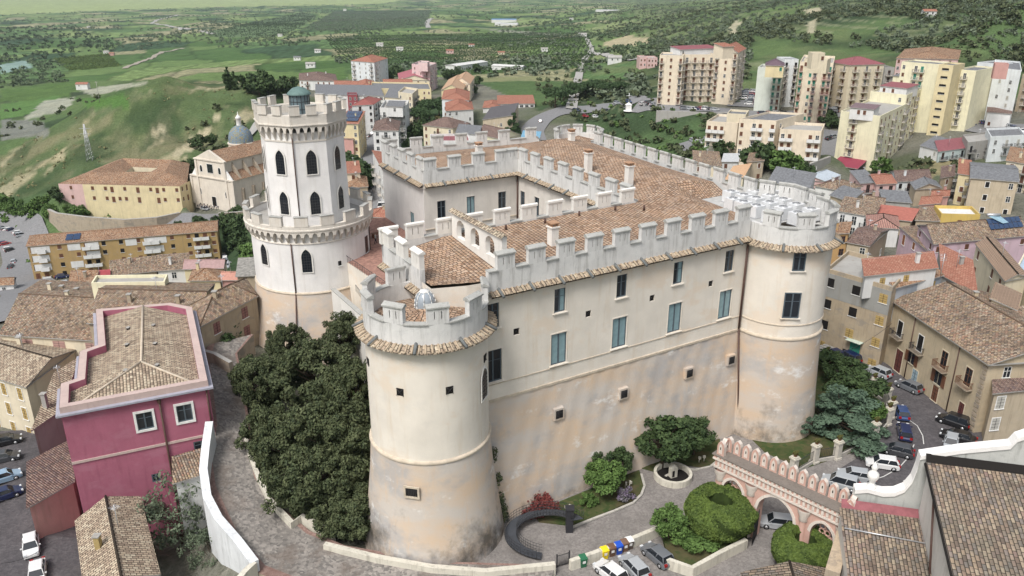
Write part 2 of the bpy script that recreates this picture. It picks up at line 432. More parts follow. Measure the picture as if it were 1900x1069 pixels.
M_GREYROOF = plain('grey_bitumen_roof', (0.17, 0.175, 0.185), 0.9, 0.1, var=0.25)
M_MAROONROOF = plain('maroon_sheet_roof', (0.24, 0.085, 0.095), 0.7, 0.3, var=0.15)
M_CONC = plaster('concrete', (0.36, 0.35, 0.33), 0.5)
M_STONE = plaster('old_stone_masonry', (0.38, 0.32, 0.25), 0.6, (0.17, 0.14, 0.10), patch=(0.25, 0.23, 0.20), scl=2.2)
M_ASPH = plain('asphalt', (0.085, 0.085, 0.09), 0.9, 0.2, var=0.18)
M_ASPHPALE = plain('pale_asphalt', (0.20, 0.20, 0.205), 0.9, 0.2, var=0.15)
M_LINE = plain('road_paint', (0.55, 0.55, 0.53), 0.8, 0.2)
M_IRON = plain('dark_iron', (0.035, 0.035, 0.038), 0.6, 0.4)
M_PIPE = plain('brown_copper_pipe', (0.085, 0.045, 0.035), 0.6, 0.4)
M_GLASS = plain('dark_glass', (0.018, 0.022, 0.028), 0.12, 0.6, var=0)
M_CURTAIN = plain('blue_curtained_glass', (0.22, 0.33, 0.36), 0.3, 0.5, var=0.1)
M_FRAME = plain('grey_blue_window_frame', (0.085, 0.11, 0.13), 0.6, 0.3)
M_WTRIM = plain('white_window_trim', (0.72, 0.72, 0.70), 0.7, 0.3)
M_BRSHUT = plain('brown_shutter', (0.16, 0.075, 0.045), 0.7, 0.2)
M_GRSHUT = plain('green_shutter', (0.04, 0.22, 0.16), 0.7, 0.2)
M_GYSHUT = plain('pale_shutter', (0.45, 0.44, 0.40), 0.7, 0.2)
M_OCSHUT = plain('ochre_shutter', (0.42, 0.30, 0.12), 0.7, 0.2)
M_DARK = plain('dark_opening', (0.02, 0.018, 0.017), 0.9, 0.1, var=0)
M_PV = plain('solar_cells', (0.025, 0.05, 0.11), 0.25, 0.6, var=0.1)
M_RAILP = plain('pale_railing', (.36, .34, .32), .7); M_PALESLAB = plain('pale_balcony_slab', (.58, .54, .48), .8)
M_ALU = plain('aluminium', (0.55, 0.56, 0.58), 0.4, 0.5, 0.6)

# ------------------------------------------------------------------ ground sheet
def in_poly(px, py, poly):
    px = np.asarray(px); py = np.asarray(py)
    r = np.zeros(px.shape, bool); n = len(poly)
    for i in range(n):
        x1, y1 = poly[i]; x2, y2 = poly[(i + 1) % n]
        if y1 == y2: continue
        c = ((y1 > py) != (y2 > py)) & (px < (x2 - x1) * (py - y1) / (y2 - y1) + x1)
        r ^= c
    return r
FIELDS = [  # outlines of plots (surveyed from the photograph) and their own soil or crop colour, save the sunlit first
    ([(-300,-60),(1100,-60),(700,8),(440,12),(190,20),(60,26),(-300,30)], (0.30, 0.36, 0.13)),  # far plain: sunlight through cloud gaps painted in as a paler colour
    ([(390,58),(560,24),(586,30),(560,50),(520,68),(400,70)], (0.11, 0.17, 0.08)),
    ([(560,55),(620,22),(800,20),(790,50),(640,60)], (0.07, 0.12, 0.05)),
    ([(95,110),(200,100),(225,124),(130,132)], (0.10, 0.17, 0.045)),
    ([(100,128),(330,95),(560,110),(560,150),(330,160),(220,175),(120,150)], None),
    ([(0,165),(150,150),(130,180),(0,190)], (0.09, 0.16, 0.04)),
    ([(0,120),(50,112),(60,125),(0,138)], (0.22, 0.32, 0.32)),
    ([(0,195),(110,178),(120,195),(40,215),(0,222)], (0.10, 0.20, 0.05)),
    ([(140,182),(240,178),(235,198),(160,198)], (0.09, 0.19, 0.04)),
    ([(0,222),(80,225),(95,250),(0,262)], (0.20, 0.20, 0.19)),
    ([(600,68),(1090,60),(1110,128),(900,135),(640,118)], None),
    ([(820,74),(940,80),(1090,70),(1080,92),(960,86)], (0.11, 0.17, 0.06)),
    ([(975,116),(1090,112),(1100,128),(985,130)], (0.08, 0.15, 0.05)),
    ([(880,52),(1080,66),(980,66)], (0.24, 0.24, 0.20)),
    ([(870,146),(1010,140),(1010,150),(880,152)], (0.24, 0.24, 0.12)),
    ([(560,130),(640,125),(650,160),(560,160)], (0.10, 0.18, 0.05)),
    ([(1120,78),(1170,66),(1210,72),(1200,84),(1130,90)], (0.42, 0.34, 0.22)),
    ([(1490,20),(1520,12),(1526,26),(1500,30)], (0.45, 0.38, 0.27)),
    ([(1350,55),(1372,35),(1376,44),(1362,66)], (0.42, 0.36, 0.26)),
    ([(1496,42),(1514,38),(1510,60),(1500,62)], (0.42, 0.36, 0.26)),
    ([(45,222),(80,186),(140,182),(120,205),(60,220)], (0.34, 0.33, 0.28)),
    ([(150,168),(270,150),(275,156),(170,178)], (0.34, 0.33, 0.27)),
    ([(265,255),(290,240),(310,240),(300,250)], (0.46, 0.38, 0.26)),
    ([(310,290),(350,265),(385,235),(395,240),(370,270),(330,292)], (0.46, 0.38, 0.26)),
    ([(395,215),(405,205),(412,208),(404,222)], (0.46, 0.38, 0.26)),
    ([(1640,320),(1740,290),(1740,330),(1650,345)], (0.34, 0.26, 0.15)),
    ([(1650,310),(1760,275),(1800,300),(1700,345),(1600,350)], (0.30, 0.24, 0.13)),
]
TOWN = [(540,180),(640,150),(760,140),(880,150),(1000,205),(1060,190),(1200,196),(1240,190),(1700,190),(2300,180),(2600,700),(2600,1300),(-400,1300),(-400,560),(0,470),(60,440),(100,392),(340,395),(500,355),(560,300),(560,230)]
GREENS = [[(1040,190),(1200,196),(1330,215),(1330,262),(1290,300),(1180,300),(1090,250)], [(45,520),(90,380),(250,385),(200,470),(130,500)], [(90,430),(190,440),(150,490),(60,450)],
          [(1620,350),(1680,310),(1760,280),(1790,300),(1700,345)], [(740,200),(830,200),(820,300),(740,300)], [(-100,380),(60,390),(40,430),(-100,420)], [(400,400),(470,400),(470,500),(410,500)]]
def town_at(px, py): return in_poly(px, py, TOWN)
def land(X, Y, px, py):
    """albedo of the land: grass, scrub, dry soil, plots, sunlight painted on the far plain"""
    far = np.clip((Y - 350) / 900, 0, 1)
    n1 = fbm(X / 55, Y / 55, 5, 1); n2 = fbm(X / 14, Y / 14, 4, 5); n3 = fbm(X / 220, Y / 300, 4, 9); n4 = fbm(X / 5, Y / 5, 3, 3)
    g = np.array([0.115, 0.175, 0.06]); s = np.array([0.048, 0.072, 0.036]); t = np.array([0.25, 0.21, 0.125])
    w = np.clip((n1 - 0.45) * 5, 0, 1)[:, None]; c = g * (1 - w) + s * w
    w = (np.clip((n3 - 0.5) * 5, 0, 1) * 0.6)[:, None]; c = c * (1 - w) + np.array([0.06, 0.12, 0.05]) * w
    # patchwork of plots on the plain, hedges along their edges
    u_ = (X * .94 + Y * .34) / 95 + (fbm(X / 300, Y / 300, 2, 51) - .5) * 2; v_ = (Y * .94 - X * .34) / 170 + (fbm(X / 300, Y / 300, 2, 52) - .5) * 2
    h_ = np.sin(np.floor(u_) * 127.1 + np.floor(v_) * 311.7) * 43758.5; h_ = h_ - np.floor(h_)
    pal = np.array([(0.11, 0.17, 0.06), (0.075, 0.13, 0.045), (0.15, 0.20, 0.08), (0.09, 0.15, 0.06), (0.20, 0.20, 0.12), (0.06, 0.10, 0.05), (0.13, 0.19, 0.07)])
    pal = pal.mean(0) + (pal - pal.mean(0)) * 1.5; pc = np.maximum(pal[(h_ * 6.99).astype(int)], .02) * np.array([1.35, 1.3, 1.2]); edge = (np.minimum(u_ - np.floor(u_), v_ - np.floor(v_)) < .07)[:, None]
    pc = np.where(edge, pc * .55, pc) * (1 + .22 * np.sign(np.sin((u_ + v_ * (h_ > .5)) * 44)) * (h_ > .35))[:, None]
    k = ((py < 150) & (px < 1180) & (Y > 520))[:, None]; c = np.where(k, c * .2 + pc * .8, c)
    hill = in_poly(px, py, [(-400,420),(-100,330),(0,290),(100,236),(200,185),(300,140),(380,150),(560,150),(560,360),(440,300),(360,320),(200,300),(80,360)])
    c = np.where(hill[:, None], c * .45 + np.array([.115, .15, .06]) * .55, c); w = (np.clip((n2 * 0.6 + n1 * 0.4 - 0.47) * 7, 0, 1) * hill * 0.68)[:, None]; c = c * (1 - w) + t * w
    w = (np.clip((fbm(X / 11, Y / 26, 4, 71) - .6) * 14, 0, 1) * hill * .85)[:, None]; c = c * (1 - w) + np.array([.42, .34, .22]) * w
    w = (np.clip((fbm(X / 16, Y / 30, 4, 77) - .56) * 9, 0, 1) * hill * .8)[:, None]; c = c * (1 - w) + np.array([.05, .085, .035]) * w
    right = (px > 1100) & (py < 200)
    w = (np.clip((fbm(X / 30, Y / 30, 4, 21) - 0.55) * 8, 0, 1) * right * 0.5)[:, None]; c = c * (1 - w) + np.array([0.17, 0.19, 0.085]) * w
    zt_ = ground(X, Y) if len(X) > 10 else Y * 0; ter = ((zt_ / 3.2) % 1 < .3) & right & (fbm(X / 120, Y / 120, 2, 61) > .47); c = np.where(ter[:, None], c * .5 + np.array([.20, .20, .12]) * .7, c)
    jx = px + (fbm(X / 25, Y / 25, 3, 31) - 0.5) * 9; jy = py + (fbm(X / 25, Y / 25, 3, 41) - 0.5) * 5
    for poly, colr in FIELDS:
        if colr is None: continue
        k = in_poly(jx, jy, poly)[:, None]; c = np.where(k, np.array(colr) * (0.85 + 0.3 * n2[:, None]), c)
    tw = in_poly(jx, jy, TOWN)
    for gp in GREENS: tw &= ~in_poly(jx, jy, gp)
    tn = np.array([0.20, 0.185, 0.165]) * (0.8 + 0.4 * n2[:, None])
    weed = np.clip((n1 - 0.52) * 8, 0, 1)[:, None] * 0.7
    tn = tn * (1 - weed) + np.array([0.09, 0.12, 0.05]) * weed
    c = np.where(tw[:, None], tn, c)
    lum = c.mean(1, keepdims=True); c = c * .78 + lum * .22 * np.array([1.0, 1.04, .96])
    return c * (0.82 + 0.36 * n4[:, None]), tw, hill
def build_ground():
    na, nb = 620, 560
    A = np.linspace(-1.35, 1.35, na); L = np.linspace(math.log(18), math.log(16000), nb)
    AA, LL = np.meshgrid(A, L); Y = np.exp(LL).ravel(); X = AA.ravel() * Y
    Z = ground(X, Y)
    px, py = project(X, Y, Z)
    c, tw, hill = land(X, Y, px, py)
    V = np.stack([X, Y, Z], 1)
    idx = np.arange(na * nb).reshape(nb, na)
    Q = np.stack([idx[:-1, :-1], idx[:-1, 1:], idx[1:, 1:], idx[1:, :-1]], -1).reshape(-1, 4)
    m, nt, b = base_mat('land', 0.97, 0.05)
    at = N(nt, 'ShaderNodeAttribute', attribute_name='albedo')
    P = N(nt, 'ShaderNodeTexCoord').outputs['Object']
    f = noise(nt, P, 0.9, 6, 0.7, 0.3, 0.7); f2 = noise(nt, P, 0.07, 8, 0.7, 0.35, 0.65)
    col = mixc(nt, 1.0, at.outputs['Color'], mixc(nt, f, (0.62, 0.66, 0.6), (1.3, 1.3, 1.3)), 'MULTIPLY')
    col = mixc(nt, 1.0, col, mixc(nt, f2, (0.78, 0.82, 0.8), (1.2, 1.2, 1.1)), 'MULTIPLY')
    nt.links.new(col, b.inputs['Base Color'])
    bump(nt, b, mulf(nt, f, f2), 0.9, 0.8)
    me = np_mesh('land', V, Q, m, True)
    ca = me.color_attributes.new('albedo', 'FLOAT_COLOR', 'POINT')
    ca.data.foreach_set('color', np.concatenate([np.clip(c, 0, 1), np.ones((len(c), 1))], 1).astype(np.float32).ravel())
    o = bpy.data.objects.new('terrain', me); link(o); tag(o, kind='structure')
build_ground()

def ribbon(name, pts, width, mat, lift=0.25, kind='structure', step=4.0, **t):
    """a strip (road, path) draped on the ground along photo points"""
    P = [T(*p) for p in pts]; L = []
    for a, b in zip(P[:-1], P[1:]):
        n = max(1, int((b - a).length / step))
        for i in range(n): L.append(a.lerp(b, i / n))
    L.append(P[-1])
    if len(L) > 4:
        for _ in range(2):
            L = [L[0]] + [(L[i - 1] + L[i] * 2 + L[i + 1]) / 4 for i in range(1, len(L) - 1)] + [L[-1]]
    mb = MB(mat); V = []
    for i, p in enumerate(L):
        d = (L[min(i + 1, len(L) - 1)] - L[max(i - 1, 0)]); d.z = 0; d.normalize()
        n = Vector((-d.y, d.x, 0)) * width / 2
        row = []
        for k in (-1, 0, 1):
            q = p + n * k; row.append((q.x, q.y))
        V += row
    Z = ground([v[0] for v in V], [v[1] for v in V])
    # the roadbed is level across and never under the land
    pts3 = [(V[i][0], V[i][1], Z[i] + lift + .15) for i in range(len(V))]
    F = []
    for i in range(len(L) - 1):
        a = i * 3
        F += [(a, a + 1, a + 4, a + 3), (a + 1, a + 2, a + 5, a + 4)]
    mb.add(pts3, F)
    return mb.build(name, kind=kind, **t)

# ------------------------------------------------------------------ windows, balconies, roofs, houses
_WC = {}
def win_mesh(w, h, style='shutter', mat=None, trim=None):
    """a window facing -Y, centred on its foot, standing proud of the wall"""
    key = (round(w, 2), round(h, 2), style, mat.name if mat else '', trim.name if trim else '')
    if key in _WC: return _WC[key]
    mat = mat or M_BRSHUT
    mb = MB(M_GLASS, mat, trim or M_WTRIM)
    if style == 'shutter':        # closed or part-closed shutters in a thin frame
        mb.box((0, -.02, h / 2), (w, .06, h), m=1)
        mb.box((0, -.055, h / 2), (.04, .04, h), m=0)
        for k in range(1, 4): mb.box((0, -.053, h * k / 4), (w * .9, .02, .03), m=0)
        if trim: _ring(mb, w, h, .12, 2)
    elif style == 'glass':
        mb.box((0, -.012, h / 2), (w, .05, h), m=0)
        _ring(mb, w, h, .07, 1, .06); mb.box((0, -.04, h / 2), (.07, .05, h), m=1); mb.box((0, -.04, h * .62), (w, .05, .05), m=1)
        if trim: _ring(mb, w + .14, h + .1, .14, 2, .05)
    elif style == 'open':         # open leaves folded back on the wall
        mb.box((0, -.012, h / 2), (w, .05, h), m=0)
        for s in (-1, 1): mb.box((s * w * .78, -.05, h / 2), (w * .5, .06, h), m=1)
        mb.box((0, -.04, h / 2), (.06, .05, h), m=2)
    mb.box((0, -.06, -.05), (w + .25, .14, .08), m=2)
    me = mb.mesh('window'); _WC[key] = me; return me
def _ring(mb, w, h, t, m, d=.05):
    for s in (-1, 1): mb.box((s * (w / 2 + t / 2 - .02), -d / 2 - .01, h / 2), (t, d, h + 2 * t), m=m)
    for z in (-t / 2, h + t / 2): mb.box((0, -d / 2 - .012, z), (w - .02, d, t), m=m)
def balc_mesh(w, rail=None, slab=None, d=1.1, solid=False):
    key = ('balc', round(w, 1), rail.name if rail else '', slab.name if slab else '', solid)
    if key in _WC: return _WC[key]
    mb = MB(slab or M_CONC, rail or M_IRON)
    mb.box((0, -d / 2, -.08), (w, d, .16), m=0)
    if solid:
        mb.box((0, -d + .05, .5), (w, .1, 1.0), m=1)
        for s in (-1, 1): mb.box((s * (w / 2 - .05), -d / 2, .5), (.1, d - .12, 1.0), m=1)
    else:
        mb.box((0, -d + .04, 1.0), (w, .06, .06), m=1)
        for s in (-1, 1): mb.box((s * (w / 2 - .03), -d / 2, 1.0), (.06, d - .1, .06), m=1)
        n = max(5, int(w / .22))
        for i in range(n + 1): mb.box((-w / 2 + .05 + (w - .1) * i / n, -d + .04, .48), (.045, .045, .98), m=1)
        for s in (-1, 1):
            for i in range(1, 5): mb.box((s * (w / 2 - .03), -d * i / 5, .48), (.045, .045, .98), m=1)
    me = mb.mesh('balcony'); _WC[key] = me; return me
def roof_plane(mb, pts, eave_dir, m=0):
    """a tiled plane with UV in metres, pts wound counter-clockwise seen from above"""
    P = [Vector(p) for p in pts]
    n = None
    for i in range(1, len(P) - 1):
        c = (P[i] - P[0]).cross(P[i + 1] - P[0])
        if c.length > 1e-4: n = c.normalized(); break
    if n is None: return
    if n.z < 0: P.reverse(); n = -n
    e = Vector((eave_dir[0], eave_dir[1], 0)).normalized(); e = (e - n * e.dot(n)).normalized(); s = n.cross(e)
    mb.add(P, [tuple(range(len(P)))], m, [[(p.dot(e), p.dot(s)) for p in P]])
def house_roof(mb, q, z, kind, rise, over=0.35, wallm=2, mroof=0, medge=1):
    """q: footprint, front-left, front-right, back-right, back-left"""
    c = sum((Vector((p[0], p[1], 0)) for p in q), Vector()) / 4
    e01 = (Vector(q[1]) - Vector(q[0])).to_2d().normalized() if False else Vector((q[1][0] - q[0][0], q[1][1] - q[0][1])).normalized()
    e03 = Vector((q[3][0] - q[0][0], q[3][1] - q[0][1])).normalized()
    o = over
    def P(i, dx, dy): return Vector((q[i][0] + e01.x * dx + e03.x * dy, q[i][1] + e01.y * dx + e03.y * dy, z))
    E = [P(0, -o, -o), P(1, o, -o), P(2, o, o), P(3, -o, o)]
    up = Vector((0, 0, rise)); mid = lambda a, b, t=.5: a.lerp(b, t)
    th = 0.16
    if kind == 'gable':
        r0 = mid(E[0], E[3]) + up; r1 = mid(E[1], E[2]) + up
        roof_plane(mb, [E[0], E[1], r1, r0], e01, mroof); roof_plane(mb, [E[2], E[3], r0, r1], e01, mroof)
        for a, b, r in ((0, 3, r0), (2, 1, r1)):
            g0 = Vector(q[a] + (z,)) if len(q[a]) == 2 else None
        w0 = [Vector((p[0], p[1], z)) for p in q]; k = rise * .97
        mb.add([w0[0], w0[3], (w0[0] + w0[3]) / 2 + Vector((0, 0, k))], [(0, 1, 2)], wallm)
        mb.add([w0[1], w0[2], (w0[1] + w0[2]) / 2 + Vector((0, 0, k))], [(0, 1, 2)], wallm)
        for a, b in ((0, r0), (3, r0), (1, r1), (2, r1)):
            p = E[a]; mb.quad(p, b, b - Vector((0, 0, th)), p - Vector((0, 0, th)), m=medge)
        mb.tube(r0 + Vector((0, 0, .04)), r1 + Vector((0, 0, .04)), .13, m=mroof, n=5)
    elif kind == 'gablex':
        r0 = mid(E[0], E[1]) + up; r1 = mid(E[3], E[2]) + up
        roof_plane(mb, [E[1], E[2], r1, r0], e03, mroof); roof_plane(mb, [E[3], E[0], r0, r1], e03, mroof)
        w0 = [Vector((p[0], p[1], z)) for p in q]; k = rise * .97
        mb.add([w0[0], w0[1], (w0[0] + w0[1]) / 2 + Vector((0, 0, k))], [(0, 1, 2)], wallm)
        mb.add([w0[3], w0[2], (w0[3] + w0[2]) / 2 + Vector((0, 0, k))], [(0, 1, 2)], wallm)
        for a, b in ((0, r0), (1, r0), (2, r1), (3, r1)):
            p = E[a]; mb.quad(p, b, b - Vector((0, 0, th)), p - Vector((0, 0, th)), m=medge)
        mb.tube(r0 + Vector((0, 0, .04)), r1 + Vector((0, 0, .04)), .13, m=mroof, n=5)
    elif kind in ('hip', 'pyr'):
        lw = (E[1] - E[0]).length; ld = (E[3] - E[0]).length
        if lw >= ld:
            t = min(.5, ld * .5 / lw); r0 = mid(mid(E[0], E[3]), mid(E[1], E[2]), t) + up; r1 = mid(mid(E[0], E[3]), mid(E[1], E[2]), 1 - t) + up
            roof_plane(mb, [E[0], E[1], r1, r0], e01, mroof); roof_plane(mb, [E[2], E[3], r0, r1], e01, mroof)
            roof_plane(mb, [E[1], E[2], r1], e03, mroof); roof_plane(mb, [E[3], E[0], r0], e03, mroof)
        else:
            t = min(.5, lw * .5 / ld); r0 = mid(mid(E[0], E[1]), mid(E[3], E[2]), t) + up; r1 = mid(mid(E[0], E[1]), mid(E[3], E[2]), 1 - t) + up
            roof_plane(mb, [E[1], E[2], r1, r0], e03, mroof); roof_plane(mb, [E[3], E[0], r0, r1], e03, mroof)
            roof_plane(mb, [E[0], E[1], r0], e01, mroof); roof_plane(mb, [E[2], E[3], r1], e01, mroof)
        if (r1 - r0).length > .3: mb.tube(r0 + Vector((0, 0, .04)), r1 + Vector((0, 0, .04)), .12, m=mroof, n=5)
        for a, b in ((0, r0), (1, r1 if lw >= ld else r0), (2, r1), (3, r0 if lw >= ld else r1)): mb.tube(E[a] + Vector((0, 0, .02)), b + Vector((0, 0, .04)), .1, m=mroof, n=5)
    elif kind in ('shed', 'shedback', 'shedleft', 'shedright'):
        H = {'shed': (2, 3), 'shedback': (0, 1), 'shedleft': (1, 2), 'shedright': (0, 3)}[kind]
        R = [E[i] + (up if i in H else Vector()) for i in range(4)]
        roof_plane(mb, R, e01 if kind in ('shed', 'shedback') else e03, mroof)
        w0 = [Vector((p[0], p[1], z)) for p in q]
        for i in range(4):
            j = (i + 1) % 4; a = up * .97 if i in H else Vector(); b_ = up * .97 if j in H else Vector()
            if i in H or j in H: mb.quad(w0[i], w0[j], w0[j] + b_, w0[i] + a, m=wallm)
            mb.quad(R[i] , R[j], R[j] - Vector((0, 0, th)), R[i] - Vector((0, 0, th)), m=medge)
    elif kind == 'flat':
        w0 = [(p[0], p[1]) for p in q]
        mb.add([(p[0], p[1], z - .02) for p in w0], [(0, 1, 2, 3)], mroof)
        for i in range(4):
            a = Vector((*w0[i], z)); b = Vector((*w0[(i + 1) % 4], z)); d = (b - a); L = d.length
            nrm = Vector((d.y, -d.x, 0)).normalized()
            cc = (a + b) / 2 - nrm * .12 + Vector((0, 0, .18 + rise / 2)); 
            mb.box(cc, (L - (.48 if i % 2 else 0), .24, .42 + rise), math.atan2(d.y, d.x), m=wallm)
    if kind in ('hip', 'pyr', 'gable', 'gablex'):
        dn = Vector((0, 0, th))
        for i in range(4):
            j = (i + 1) % 4; mb.quad(E[i], E[j], E[j] - dn, E[i] - dn, m=medge)
        mb.quad(E[3] - dn, E[2] - dn, E[1] - dn, E[0] - dn, m=medge)
def facade(parent, a, b, zb, zt, pat, sty, floors=None, fh=3.1, skip=0.12, bal=None, door=True, ww=1.0, wh=1.5, rnd=None, top_off=.75):
    """windows, doors and balconies as parts along one wall a-b (outward normal to the right of a->b)"""
    r = rnd or random
    a = Vector((a[0], a[1], 0)); b = Vector((b[0], b[1], 0)); d = b - a; L = d.length
    if L < 2: return
    d.normalize(); n = Vector((d.y, -d.x, 0)); rz = math.atan2(d.y, d.x)
    nf = floors or max(1, int((zt - zb) / fh + .35))
    cols = pat if isinstance(pat, str) else ('w' * max(1, int(L / pat)))
    nc = len(cols)
    for f in range(nf):
        z = zt - top_off - wh - f * fh
        if z < zb + .3: break
        for i, k in enumerate(cols):
            if k == '.': continue
            if k == 'w' and r.random() < skip: continue
            p = a + d * (L * (i + .5) / nc) + Vector((0, 0, z))
            st, mt, tr = sty[r.randrange(len(sty))]
            if k == 'b':
                hh = wh + .75
                q = p - Vector((0, 0, .75))
                inst('window', win_mesh(ww * 1.1, hh, st, mt, tr), parent, q, rz)
                me = balc_mesh(min(L / nc * .92, 3.2) if not (bal and bal[2]) else L / nc * .96, bal[0] if bal else None, bal[1] if bal else None, solid=bool(bal and bal[3]))
                inst('balcony', me, parent, q, rz)
            elif k == 'B':
                hh = wh + .75; q = p - Vector((0, 0, .75))
                inst('window', win_mesh(ww * 1.1, hh, st, mt, tr), parent, q, rz)
            else:
                inst('window', win_mesh(ww if k == 'w' else .5, wh if k == 'w' else .7, st, mt, tr), parent, p, rz)
    return
HOUSES = []
def house(name, label, A, B, C, zr, wall, roof='gable', rmat=None, rise=1.6, zg=None, cat='house', sty=None, pats=None, group=None,
          over=.35, fh=3.1, bal=None, chim=0, edge=None, door=True, skip=.15, ww=1.0, wh=1.5, floors=None, depth=None, extra=None, top_off=.75):
    """A, B: photo points of the front eave corners; C: photo point of the back eave corner next to B"""
    a = U(A[0], A[1], zr); b = U(B[0], B[1], zr)
    if C is None:
        d = (b - a).normalized(); n = Vector((-d.y, d.x, 0)); c = b + n * depth
    else: c = U(C[0], C[1], zr)
    d_ = a + (c - b)
    q = [(a.x, a.y), (b.x, b.y), (c.x, c.y), (d_.x, d_.y)]
    gs = ground([p[0] for p in q], [p[1] for p in q])
    zb = (min(gs) if zg is None else zg) - 1.0
    ctr = Vector((sum(p[0] for p in q) / 4, sum(p[1] for p in q) / 4, max(zb, min(zr - 3, float(np.mean(gs))))))
    if bal is None and cat == 'apartment block': bal = (M_RAILP, M_PALESLAB, False, False)
    if cat == 'house' and roof != 'flat' and rmat in (T_OLD, T_TERRA, T_BROWN, T_RED, T_BEIGE) and not chim: chim = 1
    t = thing(name, label, cat, ctr, 0, group)
    mb = MB(wall)
    top = zr if roof != 'flat' else zr
    for i in range(4):
        j = (i + 1) % 4
        mb.quad((*q[i], zb), (*q[j], zb), (*q[j], top), (*q[i], top))
    mb.build('wall', t)
    rb = MB(rmat or T_OLD, edge or M_CONC, wall)
    house_roof(rb, q, zr, roof, rise, over)
    rf = rb.build('roof', t)
    rs = random.Random(hash((A, B)) & 0xffff)
    sty = sty or [('shutter', M_BRSHUT, None), ('glass', M_WTRIM, None), ('shutter', M_BRSHUT, M_WTRIM)]
    for i in range(4):
        j = (i + 1) % 4
        p, r_ = Vector((*q[i], 0)), Vector((*q[j], 0)); dd = r_ - p; nn = Vector((dd.y, -dd.x, 0))
        mid = (p + r_) / 2
        if nn.dot(-mid) <= 0: continue
        pt = pats[i] if pats else 3.0
        if pt is None: continue
        facade(t, q[i], q[j], zb + 1, zr, pt, sty, floors, fh, skip, bal, rnd=rs, ww=ww, wh=wh, top_off=top_off)
    for k in range(chim):
        fx, fy = rs.uniform(.2, .8), rs.uniform(.25, .75)
        P = Vector((*q[0], 0)).lerp(Vector((*q[1], 0)), fx) + (Vector((*q[3], 0)) - Vector((*q[0], 0))) * fy
        cb = MB(wall, M_CONC)
        cb.box((P.x, P.y, zr + rise * .5 + .5), (.55, .55, 2.0)); cb.box((P.x, P.y, zr + rise * .5 + 1.55), (.75, .75, .12), m=1)
        cb.build('chimney', rf)
    if cat == 'house' and rs.random() < .6:
        mb = MB(M_ALU); P = Vector((*q[0], 0)).lerp(Vector((*q[2], 0)), rs.uniform(.35, .6)); P.z = zr + rise * .5
        mb.tube(P, P + Vector((0, 0, 3.2)), .04, n=4); an = rs.random() * 3; dv = Vector((math.cos(an), math.sin(an), 0)) * .5
        for k in range(5): o_ = Vector((-dv.y, dv.x, 0)) * (k - 2) * .35; mb.tube(P + Vector((0, 0, 2.9)) + o_ - dv, P + Vector((0, 0, 2.9)) + o_ + dv, .025, n=4)
        mb.tube(P + Vector((0, 0, 2.9)) - Vector((-dv.y, dv.x, 0)) * .8, P + Vector((0, 0, 2.9)) + Vector((-dv.y, dv.x, 0)) * .8, .03, n=4); mb.build('aerial', rf)
    HOUSES.append((t, q, zr, rf))
    return t, q, rf
# ------------------------------------------------------------------ the castle
C0 = Vector((-2.0, 77.8, 0)); CU = Vector((0.858, 0.513, 0)); CV = Vector((-0.513, 0.858, 0))
def W(u, v, z=0.0):
    p = C0 + CU * u + CV * v; return Vector((p.x, p.y, z))
T1C = Vector((-8.7, 75.2, 0)); T2C = Vector((35.2, 99.4, 0)); NEC = Vector((12.6, 153.0, 0))
M_BAT1 = batter_mat('tower_base_render', None, 7, 0.5, 14)
M_BAT2 = batter_mat('curtain_base_render', None, 7, -1, 6); M_BAT3 = batter_mat('right_tower_base_render', None, 7, 0, 13)
castle = thing('castle', 'cream castle with crenellated parapets, round corner towers and tiled roofs round a courtyard', 'castle', (10, 100, 0))
def merlon_mesh(w=2.1, d=.55, h=1.65):
    mb = MB(M_BATTLE, M_CAP)
    s0, s1 = .30, .40
    for a, b in ((-w / 2, -s1), (-s0, s0), (s1, w / 2)): mb.box(((a + b) / 2, 0, h / 2), (b - a, d, h))
    for s in (-1, 1):
        mb.box((s * (s0 + s1) / 2, 0, .25), (s1 - s0, d - .01, .5)); mb.box((s * (s0 + s1) / 2, 0, h - .18), (s1 - s0, d - .01, .36))
        mb.box((s * (s0 + s1) / 2, 0, h / 2), (s1 - s0, .04, h * .9), m=1)
    x, y = w / 2 + .09, d / 2 + .12
    P = [(-x, -y, h - .04), (x, -y, h - .04), (x, y, h - .04), (-x, y, h - .04), (-x, -y, h + .10), (x, -y, h + .10), (x, y * .5, h + .34), (-x, y * .5, h + .34), (x, y, h + .2), (-x, y, h + .2)]
    mb.add(P, [(3, 2, 1, 0), (0, 1, 5, 4), (4, 5, 6, 7), (7, 6, 8, 9), (2, 3, 9, 8), (1, 2, 8, 6, 5), (3, 0, 4, 7, 9)], 1)
    return mb.mesh('merlon')
MER = merlon_mesh(); MER_S = merlon_mesh(1.8, .5, 1.35)
